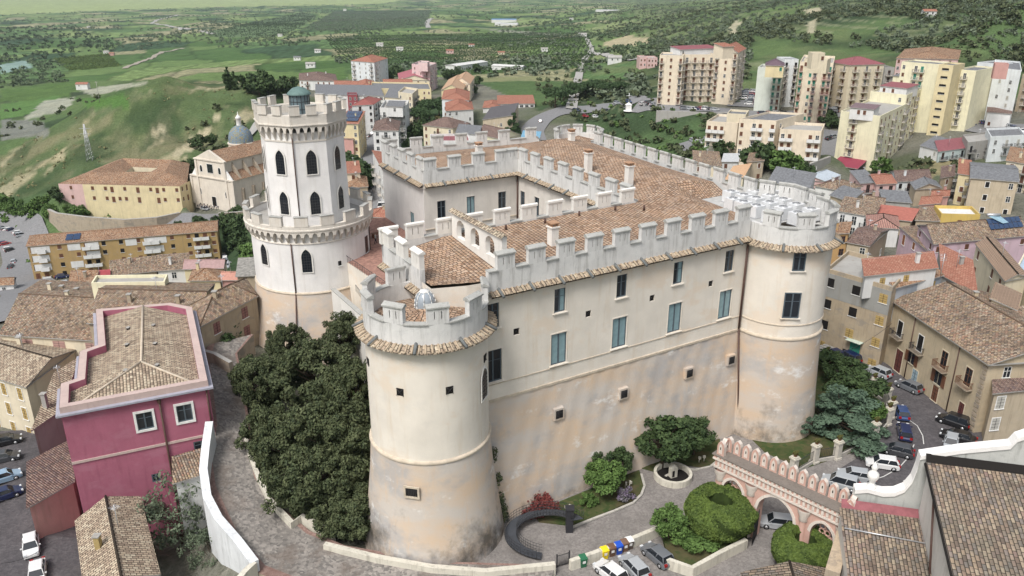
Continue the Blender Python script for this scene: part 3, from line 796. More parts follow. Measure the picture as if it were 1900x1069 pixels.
# small spout of half-round grey tile
sp = MB(plain('grey_spout', (0.15, 0.16, 0.16), .8)); sp.tube((0, .25, .38), (0, -1.15, -.28), .17, n=8, r1=.15); SPOUT = sp.mesh('spout')
def parapet(p0, p1, z0=27.2, zs=29.6, mer=(), parent=None, ledge=True, spouts=(), t=.55, mesh=None, name='parapet', flip=False, sillm=True):
    """a parapet wall from p0 to p1, outer face to the right of the direction"""
    parent = parent or castle
    p0 = Vector((p0.x, p0.y, 0)); p1 = Vector((p1.x, p1.y, 0)); d = p1 - p0; L = d.length; d.normalize(); n = Vector((d.y, -d.x, 0)); rz = math.atan2(d.y, d.x)
    mb = MB(M_BATTLE, M_CAP, T_EAVE, M_CASTLE, M_COVER)
    c = (p0 + p1) / 2 - n * t / 2
    mb.box((c.x, c.y, (z0 + zs) / 2), (L, t, zs - z0), rz)
    if sillm:
        ms = sorted(mer); prev = 0
        for s in ms + [L + 9]:
            a, b = prev + .02, min(s - 1.07, L - .02)
            if b - a > .4:
                q = p0 + d * (a + b) / 2 - n * t / 2
                mb.box((q.x, q.y, zs + .05), (b - a, t + .3, .12), rz, m=1)
            prev = s + 1.07
            if s > L: break
    if ledge:
        a, b = p0, p1
        A0 = a + n * .0 + Vector((0, 0, z0 + .22)); B0 = b + Vector((0, 0, z0 + .22)); A1 = a + n * .72 + Vector((0, 0, z0 - .14)); B1 = b + n * .72 + Vector((0, 0, z0 - .18))
        roof_plane(mb, [A1, B1, B0, A0], d, 2)
        dn = Vector((0, 0, .14)); mb.quad(A1, B1, B1 - dn, A1 - dn, m=2); mb.quad(A1 - dn, B1 - dn, b + Vector((0, 0, z0 - .4)), a + Vector((0, 0, z0 - .4)), m=3)
        nt_ = int(L / .62)
        for i in range(nt_):     # the raised cover tiles
            s = (i + .5) * L / nt_; q0 = p0 + d * s + Vector((0, 0, z0 + .25)); q1 = q0 + n * .76 - Vector((0, 0, .37))
            mb.tube(q0, q1, .11, m=4, n=5)
    o = mb.build(name, parent)
    for s in mer:
        q = p0 + d * s - n * t / 2
        inst('merlon', mesh or MER, o, (q.x, q.y, zs), rz)
    for s in spouts:
        q = p0 + d * s; inst('spout', SPOUT, o, (q.x, q.y, z0 + .1), rz)
    return o
def hole_wall(mb, p0, p1, z0, z1, holes, off0=0.0, m=0, depth=.3, mrev=None):
    """vertical wall with rectangular openings; holes: (s0, s1, za, zb)"""
    d = (p1 - p0); d.z = 0; L = d.length; d.normalize(); n = Vector((d.y, -d.x, 0))
    xs = sorted({0, L, *[h[0] for h in holes], *[h[1] for h in holes]}); zs = sorted({z0, z1, *[h[2] for h in holes], *[h[3] for h in holes]})
    def P(s, z, o=0): q = p0 + d * s - n * o; return (q.x, q.y, z)
    for i in range(len(xs) - 1):
        for j in range(len(zs) - 1):
            cx, cz = (xs[i] + xs[i + 1]) / 2, (zs[j] + zs[j + 1]) / 2
            if any(h[0] < cx < h[1] and h[2] < cz < h[3] for h in holes): continue
            mb.quad(P(xs[i], zs[j]), P(xs[i + 1], zs[j]), P(xs[i + 1], zs[j + 1]), P(xs[i], zs[j + 1]), m=m)
    for a, b, c, e in holes:
        r = m if mrev is None else mrev
        mb.quad(P(a, c), P(b, c), P(b, c, depth), P(a, c, depth), m=r); mb.quad(P(a, e), P(a, e, depth), P(b, e, depth), P(b, e), m=r)
        mb.quad(P(a, c), P(a, c, depth), P(a, e, depth), P(a, e), m=r); mb.quad(P(b, c), P(b, e), P(b, e, depth), P(b, c, depth), m=r)
    return d, n
def castle_window(w, h, curtain=False, half=False):
    key = ('cw', w, h, curtain, half)
    if key in _WC: return _WC[key]
    mb = MB(M_CURTAIN if curtain else M_GLASS, M_FRAME, M_CURTAIN)
    mb.box((0, 0, h / 2), (w, .06, h), m=0)
    f = .13
    for s in (-1, 1): mb.box((s * (w / 2 - f / 2), -.05, h / 2), (f, .09, h), m=1)
    for z in (f / 2, h - f / 2): mb.box((0, -.052, z), (w - .02, .09, f), m=1)
    mb.box((0, -.05, h / 2), (.16, .10, h - f), m=1)
    if half: mb.box((w * .25, -.035, h / 2), (w * .5 - f, .02, h - 2 * f), m=2)
    if not curtain: mb.box((0, -.045, h * .66), (w - f, .06, .05), m=1)
    me = mb.mesh('window'); _WC[key] = me; return me
def surround(mb, p, d, n, w, h, z, m, sill=True):
    rz = math.atan2(d.y, d.x)
    for s in (-1, 1):
        q = p + d * s * (w / 2 + .06) + n * .015; mb.box((q.x, q.y, z + h / 2), (.1, .05, h + .2), rz, m=m)
    q = p + n * .032; mb.box((q.x, q.y, z + h + .08), (w, .06, .14), rz, m=m)
    if sill: q = p + n * .1; mb.box((q.x, q.y, z - .1), (w + .45, .22, .11), rz, m=m)
# front curtain wall
FW0, FW1 = W(-1.2, 0), W(37.0, 0); LF = (FW1 - FW0).length
up_w = [1.2 + k for k in (0.0, 8.45, 17.0, 25.5, 33.9)]
mb = MB(M_CASTLE, M_MOULD, M_DARK)
holes = [(s - .74, s + .74, 23.3, 26.1) for s in up_w] + [(s - 1.05, s + 1.05, 16.95, 20.75) for s in up_w] + [(s + 1.2 - .38, s + 1.2 + .38, 21.8, 22.6) for s in (2.9, 12.4, 21.7, 31.1)]
d, n = hole_wall(mb, FW0, FW1, 14.7, 27.2, holes, depth=.32)
for s in up_w:
    p = FW0 + d * s; surround(mb, p, d, n, 1.48, 2.8, 23.3, 0); surround(mb, p, d, n, 2.1, 3.8, 16.95, 0)
rzF = math.atan2(d.y, d.x)
for z, hh, o in ((16.62, .09, .07), (14.7, .26, .16), (26.75, .08, .06)):
    q = (FW0 + FW1) / 2 + n * o / 2; mb.box((q.x, q.y, z), (LF - .02, o + .02, hh), rzF, m=1 if z < 20 else 0)
front = mb.build('front_wall', castle, label='cream front wall with two rows of tall grey framed windows')
for i, s in enumerate(up_w):
    p = FW0 + d * s - n * .2
    inst('window', castle_window(1.48, 2.8, False, i % 2 == 1), front, (p.x, p.y, 23.3), rzF)
    inst('window', castle_window(2.1, 3.8, i > 0), front, (p.x, p.y, 16.95), rzF)
gr = MB(M_DARK, M_IRON); gr.box((0, .1, .4), (.76, .05, .8))
for a in (-.38, .38): gr.tube((a, 0, 0), (-a, 0, .8), .03, m=1, n=4)
GRILLE = gr.mesh('vent_grille')
for s in (4.1, 13.6, 22.9, 32.3):
    p = FW0 + d * s - n * .12; inst('vent_grille', GRILLE, front, (p.x, p.y, 21.8), rzF)
# battered base of the curtain
mb = MB(M_BAT2, M_DARK, M_MOULD, M_IRON)
ns, nz = 60, 14
P = []; F = []
for j in range(nz + 1):
    z = 14.7 - 15.7 * j / nz; o = .05 + 1.9 * (j / nz) ** 1.15
    for i in range(ns + 1):
        q = FW0 + d * (LF * i / ns) + n * (o + .05 * math.sin(i * 1.7 + j)); P.append((q.x, q.y, z))
for j in range(nz):
    for i in range(ns): a = j * (ns + 1) + i; F.append((a + ns + 1, a + ns + 2, a + 1, a))
mb.add(P, F, 0, sm=True)
for u_ in (8.2, 17.6, 28.1, 35.4):
    q = W(u_, 0) + n * .55; z = 10.9
    mb.box((q.x, q.y, z), (1.35, .5, 1.45), rzF, m=0); mb.box((q.x + n.x * .27, q.y + n.y * .27, z), (.95, .04, 1.0), rzF, m=1)
    for k in range(-2, 3):
        w_ = q + n * .3 + d * k * .18; mb.tube((w_.x, w_.y, z - .5), (w_.x, w_.y, z + .5), .02, m=3, n=4)
        mb.tube(tuple(q + n * .3 - d * .47 + Vector((0, 0, z + k * .19))), tuple(q + n * .3 + d * .47 + Vector((0, 0, z + k * .19))), .02, m=3, n=4)
mb.build('battered_base', castle, label='ochre and grey stained sloping base of the front wall with barred openings')
mb = MB(M_PIPE)
q = W(36.7, 0) + n * .2
mb.tube((q.x, q.y, 27.0), (q.x, q.y, 14.9), .13); q2 = q + n * 1.9; mb.tube((q.x, q.y, 14.9), (q2.x, q2.y, 0.2), .12)
mb.build('rain_pipe', castle)
parapet(W(-.5, 0), W(37.0, 0), 27.2, 29.6, [2.15 + 3.78 * k for k in range(9)] + [36.2], spouts=[1.2 + 3.78 * k for k in range(10)])
# carcass of the wings (walls down to the court and outside)
mb = MB(M_CASTLE)
def cw(pts, z0, z1, m=0):
    for a, b in zip(pts[:-1], pts[1:]): mb.quad((a.x, a.y, z0), (b.x, b.y, z0), (b.x, b.y, z1), (a.x, a.y, z1), m=m)
cw([W(-6, 14.5), W(-6, 2), W(-2.5, .9), W(2.7, -.02 + .5)], -1, 28.28)
cw([W(29.9, 14.5), W(-6, 14.5)], 15, 29)
mb.build('front_wing_wall', castle)
M_COURT = plaster('court_grey_plaster', (0.66, 0.62, 0.57), 0.35, (0.42, 0.38, 0.33), scl=.8)
M_DIRTY = plaster('west_flank_plaster', (0.60, 0.58, 0.565), 0.35, (0.42, 0.40, 0.38), scl=.8)
# wing A: court face with windows
a0, a1 = W(13.3, 45.3), W(30.6, 45.3)
La = (a1 - a0).length
hs = [(2.0, 4.0), (7.3, 9.3), (13.2, 15.2)]
mb = MB(M_COURT, M_COURT, M_MOULD)
dA, nA = hole_wall(mb, a0, a1, 15, 27.2, [(a + .25, b - .25, 21.3, 24.4) for a, b in hs], depth=.3)
rzA = math.atan2(dA.y, dA.x)
for a, b in hs: surround(mb, a0 + dA * (a + b) / 2, dA, nA, 1.5, 3.1, 21.3, 1)
q = (a0 + a1) / 2 + nA * .06; mb.box((q.x, q.y, 20.0), (La, .14, .14), rzA, m=2)
wa = mb.build('court_wall', castle)
for i, (a, b) in enumerate(hs):
    p = a0 + dA * (a + b) / 2 - nA * .2; inst('window', castle_window(1.5, 3.1, i == 1), wa, (p.x, p.y, 21.3), rzA)
# wing B: court face
b0, b1 = W(30.6, 45.3), W(30.2, 14.5)
mb = MB(M_COURT, M_COURT, M_MOULD)
hb = [1.5, 6.0, 10.6, 15.4, 20.5, 25.5]
dB, nB = hole_wall(mb, b0, b1, 15, 27.2, [(a - .7, a + .7, 21.3, 24.4) for a in hb], depth=.3)
rzB = math.atan2(dB.y, dB.x)
for a in hb: surround(mb, b0 + dB * a, dB, nB, 1.4, 3.1, 21.3, 1)
wb = mb.build('court_wall', castle)
for a in hb: p = b0 + dB * a - nB * .2; inst('window', castle_window(1.4, 3.1, False), wb, (p.x, p.y, 21.3), rzB)
mb = MB(M_PIPE); q = a1 + nA * .2 - dA * .25; mb.tube((q.x, q.y, 27), (q.x, q.y, 16), .12); mb.build('rain_pipe', castle)
# west flank of wing A, with the terrace door and an oculus
w0, w1 = W(13.9, 63.5), W(13.3, 45.3)
mb = MB(M_DIRTY, M_DARK)
dW, nW = hole_wall(mb, w0, w1, 2, 27.2, [((w1 - w0).length - 6.2, (w1 - w0).length - 4.5, 17.8, 21.6)], depth=.3)
q = w1 - dW * 7.5 + nW * .04; mb.lathe([(0, 0), (.42, 0)], (0, 0, 0), 12, 1) if False else None
wf = mb.build('flank_wall', castle, label='pale grey flank wall over the terrace with one tall door')
p = w1 - dW * 5.35 - nW * .2; inst('door', castle_window(1.7, 3.8, True), wf, (p.x, p.y, 17.8), math.atan2(dW.y, dW.x))
mb = MB(M_CASTLE)
cw([W(44, 61), W(13.9, 63.5)], -10, 27.2); cw([Vector((14.2, 149.5, 0)), W(44, 61)], -10, 27.2)
cw([Vector((34.6, 110.2, 0)), Vector((14.2, 149.5, 0))][::1], -10, 27.2); cw([Vector((40.8, 103, 0)), Vector((38.8, 107.5, 0)), Vector((34.6, 110.2, 0))], -5, 27.2)
mb.build('outer_wall', castle)
parapet(w0, w1, 27.2, 29.5, [1.1, 5.0, 8.9, 12.8, 16.6], spouts=[3, 8, 13])
parapet(w1, a1, 27.2, 29.5, [1.3, 5.6, 9.9, 14.2, 16.2], spouts=[3.4, 7.7, 12])
parapet(a1, b1, 27.2, 29.5, [1.1, 4.9, 8.9, 13.0, 17.0, 21.1, 25.2, 28.6], spouts=[3, 7, 11, 15, 19, 23])
parapet(W(44, 60.5), W(13.9, 63.5), 27.2, 29.5, [1.5, 7.0, 11.5, 15.5, 20, 24, 28.6], ledge=False)
E0, E1 = Vector((34.6, 110.2, 0)), Vector((15.0, 148.8, 0))
parapet(E0, E1, 27.2, 29.5, [1.6 + 3.3 * k for k in range(13)], ledge=False)
parapet(Vector((38.8, 107.5, 0)), E0, 27.2, 29.6, [1.2, 3.9], ledge=False)
parapet(Vector((40.9, 102.5, 0)), Vector((38.8, 107.5, 0)), 27.2, 29.6, [1.4, 4.2], ledge=False)
# inner parapet of the front wing, seen from behind (white)
MERW = MER.copy(); MERW.materials.clear(); MERW.materials.append(M_WHITE); MERW.materials.append(M_CAP)
ip = parapet(W(30.0, 14.5), W(-6.2, 14.5), 28.2, 29.7, [1.4 + 3.85 * k for k in range(9)] + [35.4], ledge=False, mesh=MERW)
parapet(W(-6.2, 14.5), W(-6.2, 4.2), 27.2, 29.6, [1.2, 5.2, 9.2], mesh=MERW, ledge=True)
# roofs
def froof(name, planes, mat=None, label=None):
    mb = MB(mat or T_CASTLE, M_PIPE)
    for pts, e in planes: roof_plane(mb, [W(*p) for p in pts], CU if e == 'u' else CV)
    return mb.build(name, castle, **({'label': label} if label else {}))
rf1 = froof('roof', [([(2.7, .5, 28.3), (37.4, .5, 28.3), (38.0, 13.9, 29.5), (2.7, 13.9, 29.5)], 'u'),
              ([(30.1, 14.0, 29.52), (38.0, 13.9, 29.52), (39.6, 17.6, 30.35)], 'u'), ([(37.4, .5, 28.3), (41.5, 4.5, 28.12), (38.0, 13.9, 29.5)], 'v'), ([(41.5, 4.5, 28.12), (42.5, 14.5, 28.12), (38.0, 13.9, 29.5)], 'v'), ([(38.0, 13.9, 29.5), (42.5, 14.5, 28.12), (39.6, 17.6, 30.35)], 'v'),
              ([(-5.6, 13.9, 28.3), (-5.6, 3, 28.2), (-1.5, 1.6, 28.2), (1.2, 13.9, 29.4)], 'v'), ([(-1.5, 1.6, 28.2), (2.5, .6, 28.2), (2.5, 13.9, 29.4), (1.2, 13.9, 29.4)], 'u')])
rf2 = froof('roof', [([(31, 46, 28.6), (31, 14.6, 28.6), (39.6, 17.6, 29.7), (43.0, 17.6, 30.2), (44.0, 54, 30.2), (40.7, 52.5, 29.8)], 'v'), ([(43.0, 17.6, 30.2), (47.5, 17.6, 29.4), (47.8, 30, 29.4)], 'v'), ([(43.0, 17.6, 30.2), (47.8, 30, 29.4), (50.5, 56, 29.3), (44.0, 54, 30.2)], 'v'), ([(42.5, 14.5, 28.12), (43.0, 17.6, 30.2), (39.6, 17.6, 30.35)], 'v'), ([(42.5, 14.5, 28.12), (47.5, 14.5, 28.12), (47.5, 17.6, 29.4), (43.0, 17.6, 30.2)], 'u'),
              ([(14, 46, 28.6), (31, 46, 28.6), (40.7, 52.5, 29.8), (20.5, 53, 29.8)], 'u'), ([(14, 46, 28.6), (20.5, 53, 29.8), (14.6, 62, 28.6)], 'v'),
              ([(14.6, 62, 28.6), (20.5, 53, 29.8), (40.7, 52.5, 29.8), (44, 54, 30.2), (46, 60.0, 28.6)], 'u')])
mb = MB(M_FRAME); mb.quad(W(30.1, 14.06, 28.3), W(39.6, 17.66, 28.9), W(39.6, 17.66, 30.32), W(30.1, 14.06, 29.49)); mb.build('gutter_board', castle)
mb = MB(plain('flat_roof_cement', (.42, .42, .41), .9)); mb.quad(W(30.5, .5, 28.1), W(47.5, .5, 28.1), W(48.2, 20, 28.1), W(30.5, 20, 28.1))
mb.quad((30, 104, 27.9), (40.3, 100, 27.9), (38.6, 107.2, 27.9), (34.6, 109.8, 27.9)); mb.build('flat_roof', castle)
for u_, v_ in ((9.0, 12.6), (14.5, 12.4), (20, 12.9), (25.5, 12.6), (29, 11), (34, 24)):
    mb = MB(M_PIPE); q = W(u_, v_, 29.3); mb.tube(q, q + Vector((0, 0, .7)), .14, n=8); mb.build('vent_pipe', rf1)
def chimney(u_, v_, z, h, parent):
    mb = MB(M_WHITE, M_TERR2); q = W(u_, v_)
    mb.box((q.x, q.y, z + h / 2), (.95, .95, h), rzF); mb.box((q.x, q.y, z + h), (1.2, 1.2, .14), rzF)
    for a in (-.38, 0, .38):
        for b in (-.38, 0, .38):
            if a or b: r = q + CU * a + CV * b; mb.box((r.x, r.y, z + h + .25), (.16, .16, .36), rzF, m=1)
    mb.box((q.x, q.y, z + h + .48), (1.15, 1.15, .12), rzF, m=1)
    mb.build('chimney', parent)
M_TERR2 = plain('terracotta_brick', (0.40, 0.24, 0.15), .9)
chimney(11.6, 6.3, 28.6, 2.4, rf1)
for u_, v_ in ((35.6, 22.5), (35.9, 33.0)): chimney(u_, v_, 28.8, 3.4, rf2)
chimney(26.0, 50.4, 28.8, 2.6, rf2); chimney(46.3, 52.5, 29.0, 2.4, rf2)
# belfry-like arcade screen standing across the front roof
def arch_wall(mb, p0, dr, L, z0, z1, t, ops, m=0, step=.12, sill=None):
    """wall with pointed or round arched openings; ops: (s0, s1, zbottom, zspring, ztop)"""
    nrm = Vector((dr.y, -dr.x, 0)); rz = math.atan2(dr.y, dr.x)
    cuts = sorted({0.0, L, *[o[0] for o in ops], *[o[1] for o in ops]})
    for a, b in zip(cuts[:-1], cuts[1:]):
        op = next((o for o in ops if o[0] < (a + b) / 2 < o[1]), None)
        if op is None:
            q = p0 + dr * (a + b) / 2; mb.box((q.x, q.y, (z0 + z1) / 2), (b - a, t, z1 - z0), rz, m=m); continue
        if op[2] > z0 + .01: q = p0 + dr * (a + b) / 2; mb.box((q.x, q.y, (z0 + op[2]) / 2), (b - a, t, op[2] - z0), rz, m=m)
        k = max(8, int((b - a) / step)); w = (b - a)
        pr = []
        for i in range(k + 1):
            x = abs(2 * i / k - 1)
            pr.append(op[3] + (op[4] - op[3]) * math.sqrt(max(0, 1 - x ** 1.7)))
        for i in range(k):
            sA, sB = a + w * i / k, a + w * (i + 1) / k
            A, B = p0 + dr * sA, p0 + dr * sB
            for sg in (1, -1):
                o = nrm * t / 2 * sg
                f = [(A.x + o.x, A.y + o.y, pr[i]), (B.x + o.x, B.y + o.y, pr[i + 1]), (B.x + o.x, B.y + o.y, z1), (A.x + o.x, A.y + o.y, z1)]
                mb.quad(*(f if sg > 0 else f[::-1]), m=m)
            o = nrm * t / 2
            mb.quad((A.x - o.x, A.y - o.y, pr[i]), (B.x - o.x, B.y - o.y, pr[i + 1]), (B.x + o.x, B.y + o.y, pr[i + 1]), (A.x + o.x, A.y + o.y, pr[i]), m=m)
mb = MB(M_WHITE, T_EAVE)
g0 = W(2.6, 13.6); arch_wall(mb, g0, -CV, 11.6, 28.2, 32.4, .6, [(1.2 + 3.4 * k, 3.2 + 3.4 * k, 29.6, 30.9, 31.8) for k in range(3)])
pts = [W(2.1, 14, 32.45), W(2.1, 1.7, 32.45), W(3.1, 1.7, 32.45), W(3.1, 14, 32.45)]
roof_plane(mb, [W(2.0, 14, 32.35), W(2.0, 1.7, 32.35), W(2.6, 1.7, 32.7), W(2.6, 14, 32.7)], CV, 1); roof_plane(mb, [W(2.6, 14, 32.7), W(2.6, 1.7, 32.7), W(3.2, 1.7, 32.35), W(3.2, 14, 32.35)], CV, 1)
mb.build('arcade_screen', castle, label='white wall with three small arches and a tiled coping standing on the roof')

# ------------------------------------------------------------------ round towers
def ang_at(c, R, px, z):
    """angle (0 = towards the camera) at which photo column px meets the near side of a drum"""
    best = None
    for i in range(-90, 91):
        a = math.radians(i); X, Y = c.x + R * math.sin(a), c.y - R * math.cos(a)
        e = abs(project(X, Y, z)[0] - px)
        if best is None or e < best[0]: best = (e, a)
    return best[1]
def on_drum(c, R, a): return (c.x + R * math.sin(a), c.y - R * math.cos(a)), a     # position and z-rotation of a thing facing out
def ring_parapet(tower, c, R, z0, zs, angs, a_from, a_to, mesh=MER, spouts=(), t=.55, ledge=True):
    mb = MB(M_BATTLE, M_CAP, T_EAVE, M_CASTLE, M_COVER)
    A0, A1 = math.radians(a_from - 90), math.radians(a_to - 90); sg = max(12, int(abs(a_to - a_from) / 6))
    mb.lathe([(R, z0), (R, zs), (R - t, zs), (R - t, z0 + .3)], (c.x, c.y, 0), sg, 0, A0, A1, sm=False)
    ms = sorted(angs)
    for a, b in zip(ms, ms[1:] + [ms[0] + 360] if ms else []):
        lo, hi = a + math.degrees(1.0 / R), b - math.degrees(1.0 / R)
        if hi - lo > 3 and b <= a_to + 2: mb.lathe([(R + .14, zs - .02), (R + .14, zs + .12), (R - t - .1, zs + .12)], (c.x, c.y, 0), 6, 1, math.radians(lo - 90), math.radians(hi - 90), sm=False)
    if ledge:
        k0 = len(mb.f)
        mb.lathe([(R + .95, z0 - .3), (R + .9, z0 - .16), (R, z0 + .25)], (c.x, c.y, 0), 64, 2, sm=False)
        mb.lathe([(R + .1, z0 - .45), (R + .93, z0 - .3)], (c.x, c.y, 0), 64, 3)
        nt_ = int(2 * PI * (R + .5) / .62)
        for i in range(nt_):
            a = 2 * PI * i / nt_; mb.tube((c.x + R * math.cos(a), c.y + R * math.sin(a), z0 + .28), (c.x + (R + .98) * math.cos(a), c.y + (R + .98) * math.sin(a), z0 - .16), .11, m=4, n=5)
    o = mb.build('parapet', tower)
    return o
def drum_tower(c, R, zc, zr, zs, Rb, label, prof_low, matb):
    t = MB(M_CASTLE, matb, M_MOULD)
    t.lathe([(Rb, -1.0)] + prof_low + [(R + .1, zc)], (c.x, c.y, 0), 72, 1)
    t.lathe([(R + .22, zc - .14), (R + .26, zc), (R + .2, zc + .16), (R, zc + .2)], (c.x, c.y, 0), 72, 2)
    t.lathe([(R, zc + .1), (R, zr)], (c.x, c.y, 0), 72, 0)
    return t
mb = drum_tower(T1C, 6.25, 12.5, 25.3, 27.5, 7.95, '', [(7.75, 0.5), (7.1, 5), (6.62, 9)], M_BAT1)
tw1 = mb.build('round_tower', castle, label='nearest round tower, cream above and damp stained on its flared base')
T1A = [-143, -103, -63, -23, 17, 57, 96]
rp = ring_parapet(tw1, T1C, 6.25, 25.2, 27.5, T1A, -165, 112)
for a in T1A:
    (x, y), r = on_drum(T1C, 5.97, math.radians(a)); inst('merlon', MER, tw1, (x, y, 27.5), r)
for a in (-83, -43, -3, 37, 77): (x, y), r = on_drum(T1C, 6.25, math.radians(a)); inst('spout', SPOUT, tw1, (x, y, 25.35), r)
mb = MB(T_CASTLE, M_PIPE); 
for k in range(28):
    a0_, a1_ = 2 * PI * k / 28, 2 * PI * (k + 1) / 28
    f = lambda a, r, z: Vector((T1C.x + r * math.cos(a), T1C.y + r * math.sin(a), z))
    roof_plane(mb, [f(a0_, 5.7, 25.6), f(a1_, 5.7, 25.6), f(a1_, .8, 26.6), f(a0_, .8, 26.6)], (-math.sin((a0_ + a1_) / 2), math.cos((a0_ + a1_) / 2)))
mb.lathe([(.9, 26.62), (0, 26.9)], (T1C.x, T1C.y, 0), 14, 0)
mb.build('tower_roof', tw1)
mb = MB(plain('skylight_glass', (.30, .34, .38), .15, .7, var=0), M_WTRIM)
mb.lathe([(1.05, 26.4), (1.05, 26.9), (1.0, 27.4), (.8, 27.9), (.45, 28.25), (0, 28.35)], (T1C.x - .1, T1C.y + .6, 0), 16, 0)
for k in range(8):
    a = 2 * PI * k / 8; pr_ = [(1.08, 26.4), (1.08, 26.9), (1.03, 27.4), (.83, 27.93), (.47, 28.29)]
    for (r0, z0_), (r1, z1_) in zip(pr_[:-1], pr_[1:]): mb.tube((T1C.x - .1 + r0 * math.cos(a), T1C.y + .6 + r0 * math.sin(a), z0_), (T1C.x - .1 + r1 * math.cos(a), T1C.y + .6 + r1 * math.sin(a), z1_), .05, m=1, n=4)
mb.lathe([(.5, 28.22), (.5, 28.36), (0, 28.42)], (T1C.x - .1, T1C.y + .6, 0), 12, 1)
mb.lathe([(1.15, 26.3), (1.15, 26.5), (1.0, 26.5)], (T1C.x - .1, T1C.y + .6, 0), 16, 1)
mb.build('skylight_dome', tw1)
for px, z in ((743, 20.3), (835, 20.4), (683, 22), (900, 22)):
    a = ang_at(T1C, 6.25, px, z); (x, y), r = on_drum(T1C, 6.33, a); inst('vent_grille', GRILLE, tw1, (x, y, z - .4), r)
lw = MB(M_DARK, M_MOULD, M_IRON); lw.box((0, 0, .5), (1.3, .1, 1.0)); _ring(lw, 1.3, 1.0, .2, 1, .16)
for k in range(-3, 4): lw.tube((k * .18, -.07, 0), (k * .18, -.07, 1), .02, m=2, n=4); lw.tube((-.65, -.07, .5 + k * .14), (.65, -.07, .5 + k * .14), .02, m=2, n=4)
a = ang_at(T1C, 6.8, 763, 9.3); (x, y), r = on_drum(T1C, 6.72, a); inst('barred_window', lw.mesh('barred_window'), tw1, (x, y, 8.8), r)
def gothic(w, h, grid=True, frame=None, depth=.08):
    key = ('g', w, h)
    if key in _WC: return _WC[key]
    mb = MB(M_GLASS, frame or M_WHITE, M_IRON)
    def outline(ww, hh, z0=0.0):
        pts = [(-ww / 2, z0), (ww / 2, z0)]; sp_ = hh - ww * .95; k = 7
        for i in range(k + 1):
            t = i / k; a = t * math.acos(.5 / 1.0); pts.append((-ww / 2 + ww * math.cos(a), sp_ + ww * math.sin(a) * .98))
        for i in range(1, k + 1):
            t = 1 - i / k; a = t * math.acos(.5); pts.append((ww / 2 - ww * math.cos(a), sp_ + ww * math.sin(a) * .98))
        return pts
    I = outline(w, h); O = outline(w + .36, h + .3, -.12)
    mb.add([(x, -.015, z) for x, z in I], [tuple(range(len(I)))], 0)
    k = len(I)
    P_ = [(x, -depth, z) for x, z in I] + [(x, -depth, z) for x, z in O] + [(x, 0, z) for x, z in O] + [(x, 0, z) for x, z in I]
    F_ = []
    for i in range(k):
        j = (i + 1) % k
        F_ += [(i, j, k + j, k + i), (k + i, k + j, 2 * k + j, 2 * k + i), (j, i, 3 * k + i, 3 * k + j)]
    mb.add(P_, F_, 1)
    if grid:
        for s in (-1, 0, 1): mb.box((s * w * .25, -.035, (h - w * (.45 if s else .12)) / 2), (.035, .03, h - w * (.45 if s else .12)), m=2)
        nz = int(h / .42)
        for i in range(1, nz): 
            if i * .42 < h - w * .5: mb.box((0, -.033, i * .42), (w, .03, .035), m=2)
    me = mb.mesh('pointed_window'); _WC[key] = me; return me
a = ang_at(T1C, 6.25, 898, 19.5); (x, y), r = on_drum(T1C, 6.27, a); inst('pointed_window', gothic(1.5, 3.6), tw1, (x, y, 17.6), r)
# right-hand tower
mb = drum_tower(T2C, 5.85, 14.7, 26.9, 29.3, 6.9, '', [(6.8, .5), (6.35, 6), (6.1, 11)], M_BAT3)
mb.lathe([(5.95, 16.55), (5.97, 16.62), (5.86, 16.7)], (T2C.x, T2C.y, 0), 72, 2)
tw2 = mb.build('round_tower', castle, label='right hand round tower with air conditioning boxes behind its battlements')
T2A = [-38, 3, 44, 85, 112]
ring_parapet(tw2, T2C, 5.85, 26.9, 29.3, T2A, -75, 130)
for a in T2A: (x, y), r = on_drum(T2C, 5.58, math.radians(a)); inst('merlon', MER, tw2, (x, y, 29.3), r)
for a in (-20, 20, 62): (x, y), r = on_drum(T2C, 5.85, math.radians(a)); inst('spout', SPOUT, tw2, (x, y, 27.0), r)
fr = MB(M_CASTLE); 
for (px, z, w_, h_) in ((1480, 24.0, 1.55, 2.7), (1466, 17.7, 2.05, 3.4)):
    a = ang_at(T2C, 5.85, px, z); (x, y), r = on_drum(T2C, 5.86, a)
    inst('window', castle_window(w_, h_), tw2, (x, y, z), r)
    dd = Vector((math.cos(a), math.sin(a), 0)); nn = Vector((math.sin(a), -math.cos(a), 0)); fr = MB(M_CASTLE); surround(fr, Vector((x, y, 0)), dd, nn, w_, h_, z, 0); fr.build('window_surround', tw2)
# small round tower at the far corner
mb = MB(M_CASTLE, T_CASTLE); mb.lathe([(5.2, -12), (4.6, 14), (4.5, 27.2)], (NEC.x, NEC.y, 0), 32, 0); 
for k in range(16):
    a0_, a1_ = 2 * PI * k / 16, 2 * PI * (k + 1) / 16
    f = lambda a, r, z: Vector((NEC.x + r * math.cos(a), NEC.y + r * math.sin(a), z))
    roof_plane(mb, [f(a0_, 4.1, 28.4), f(a1_, 4.1, 28.4), f(0, 0, 29.6)], (-math.sin((a0_ + a1_) / 2), math.cos((a0_ + a1_) / 2)), 1)
tw3 = mb.build('round_tower', castle, label='small far corner tower of the castle')
ring_parapet(tw3, NEC, 4.6, 27.2, 29.4, [], 60, 300, ledge=False)
for a in (75, 108, 142, 178, 213, 248, 282): (x, y), r = on_drum(NEC, 4.35, math.radians(a)); inst('merlon', MER_S, tw3, (x, y, 29.4), r)
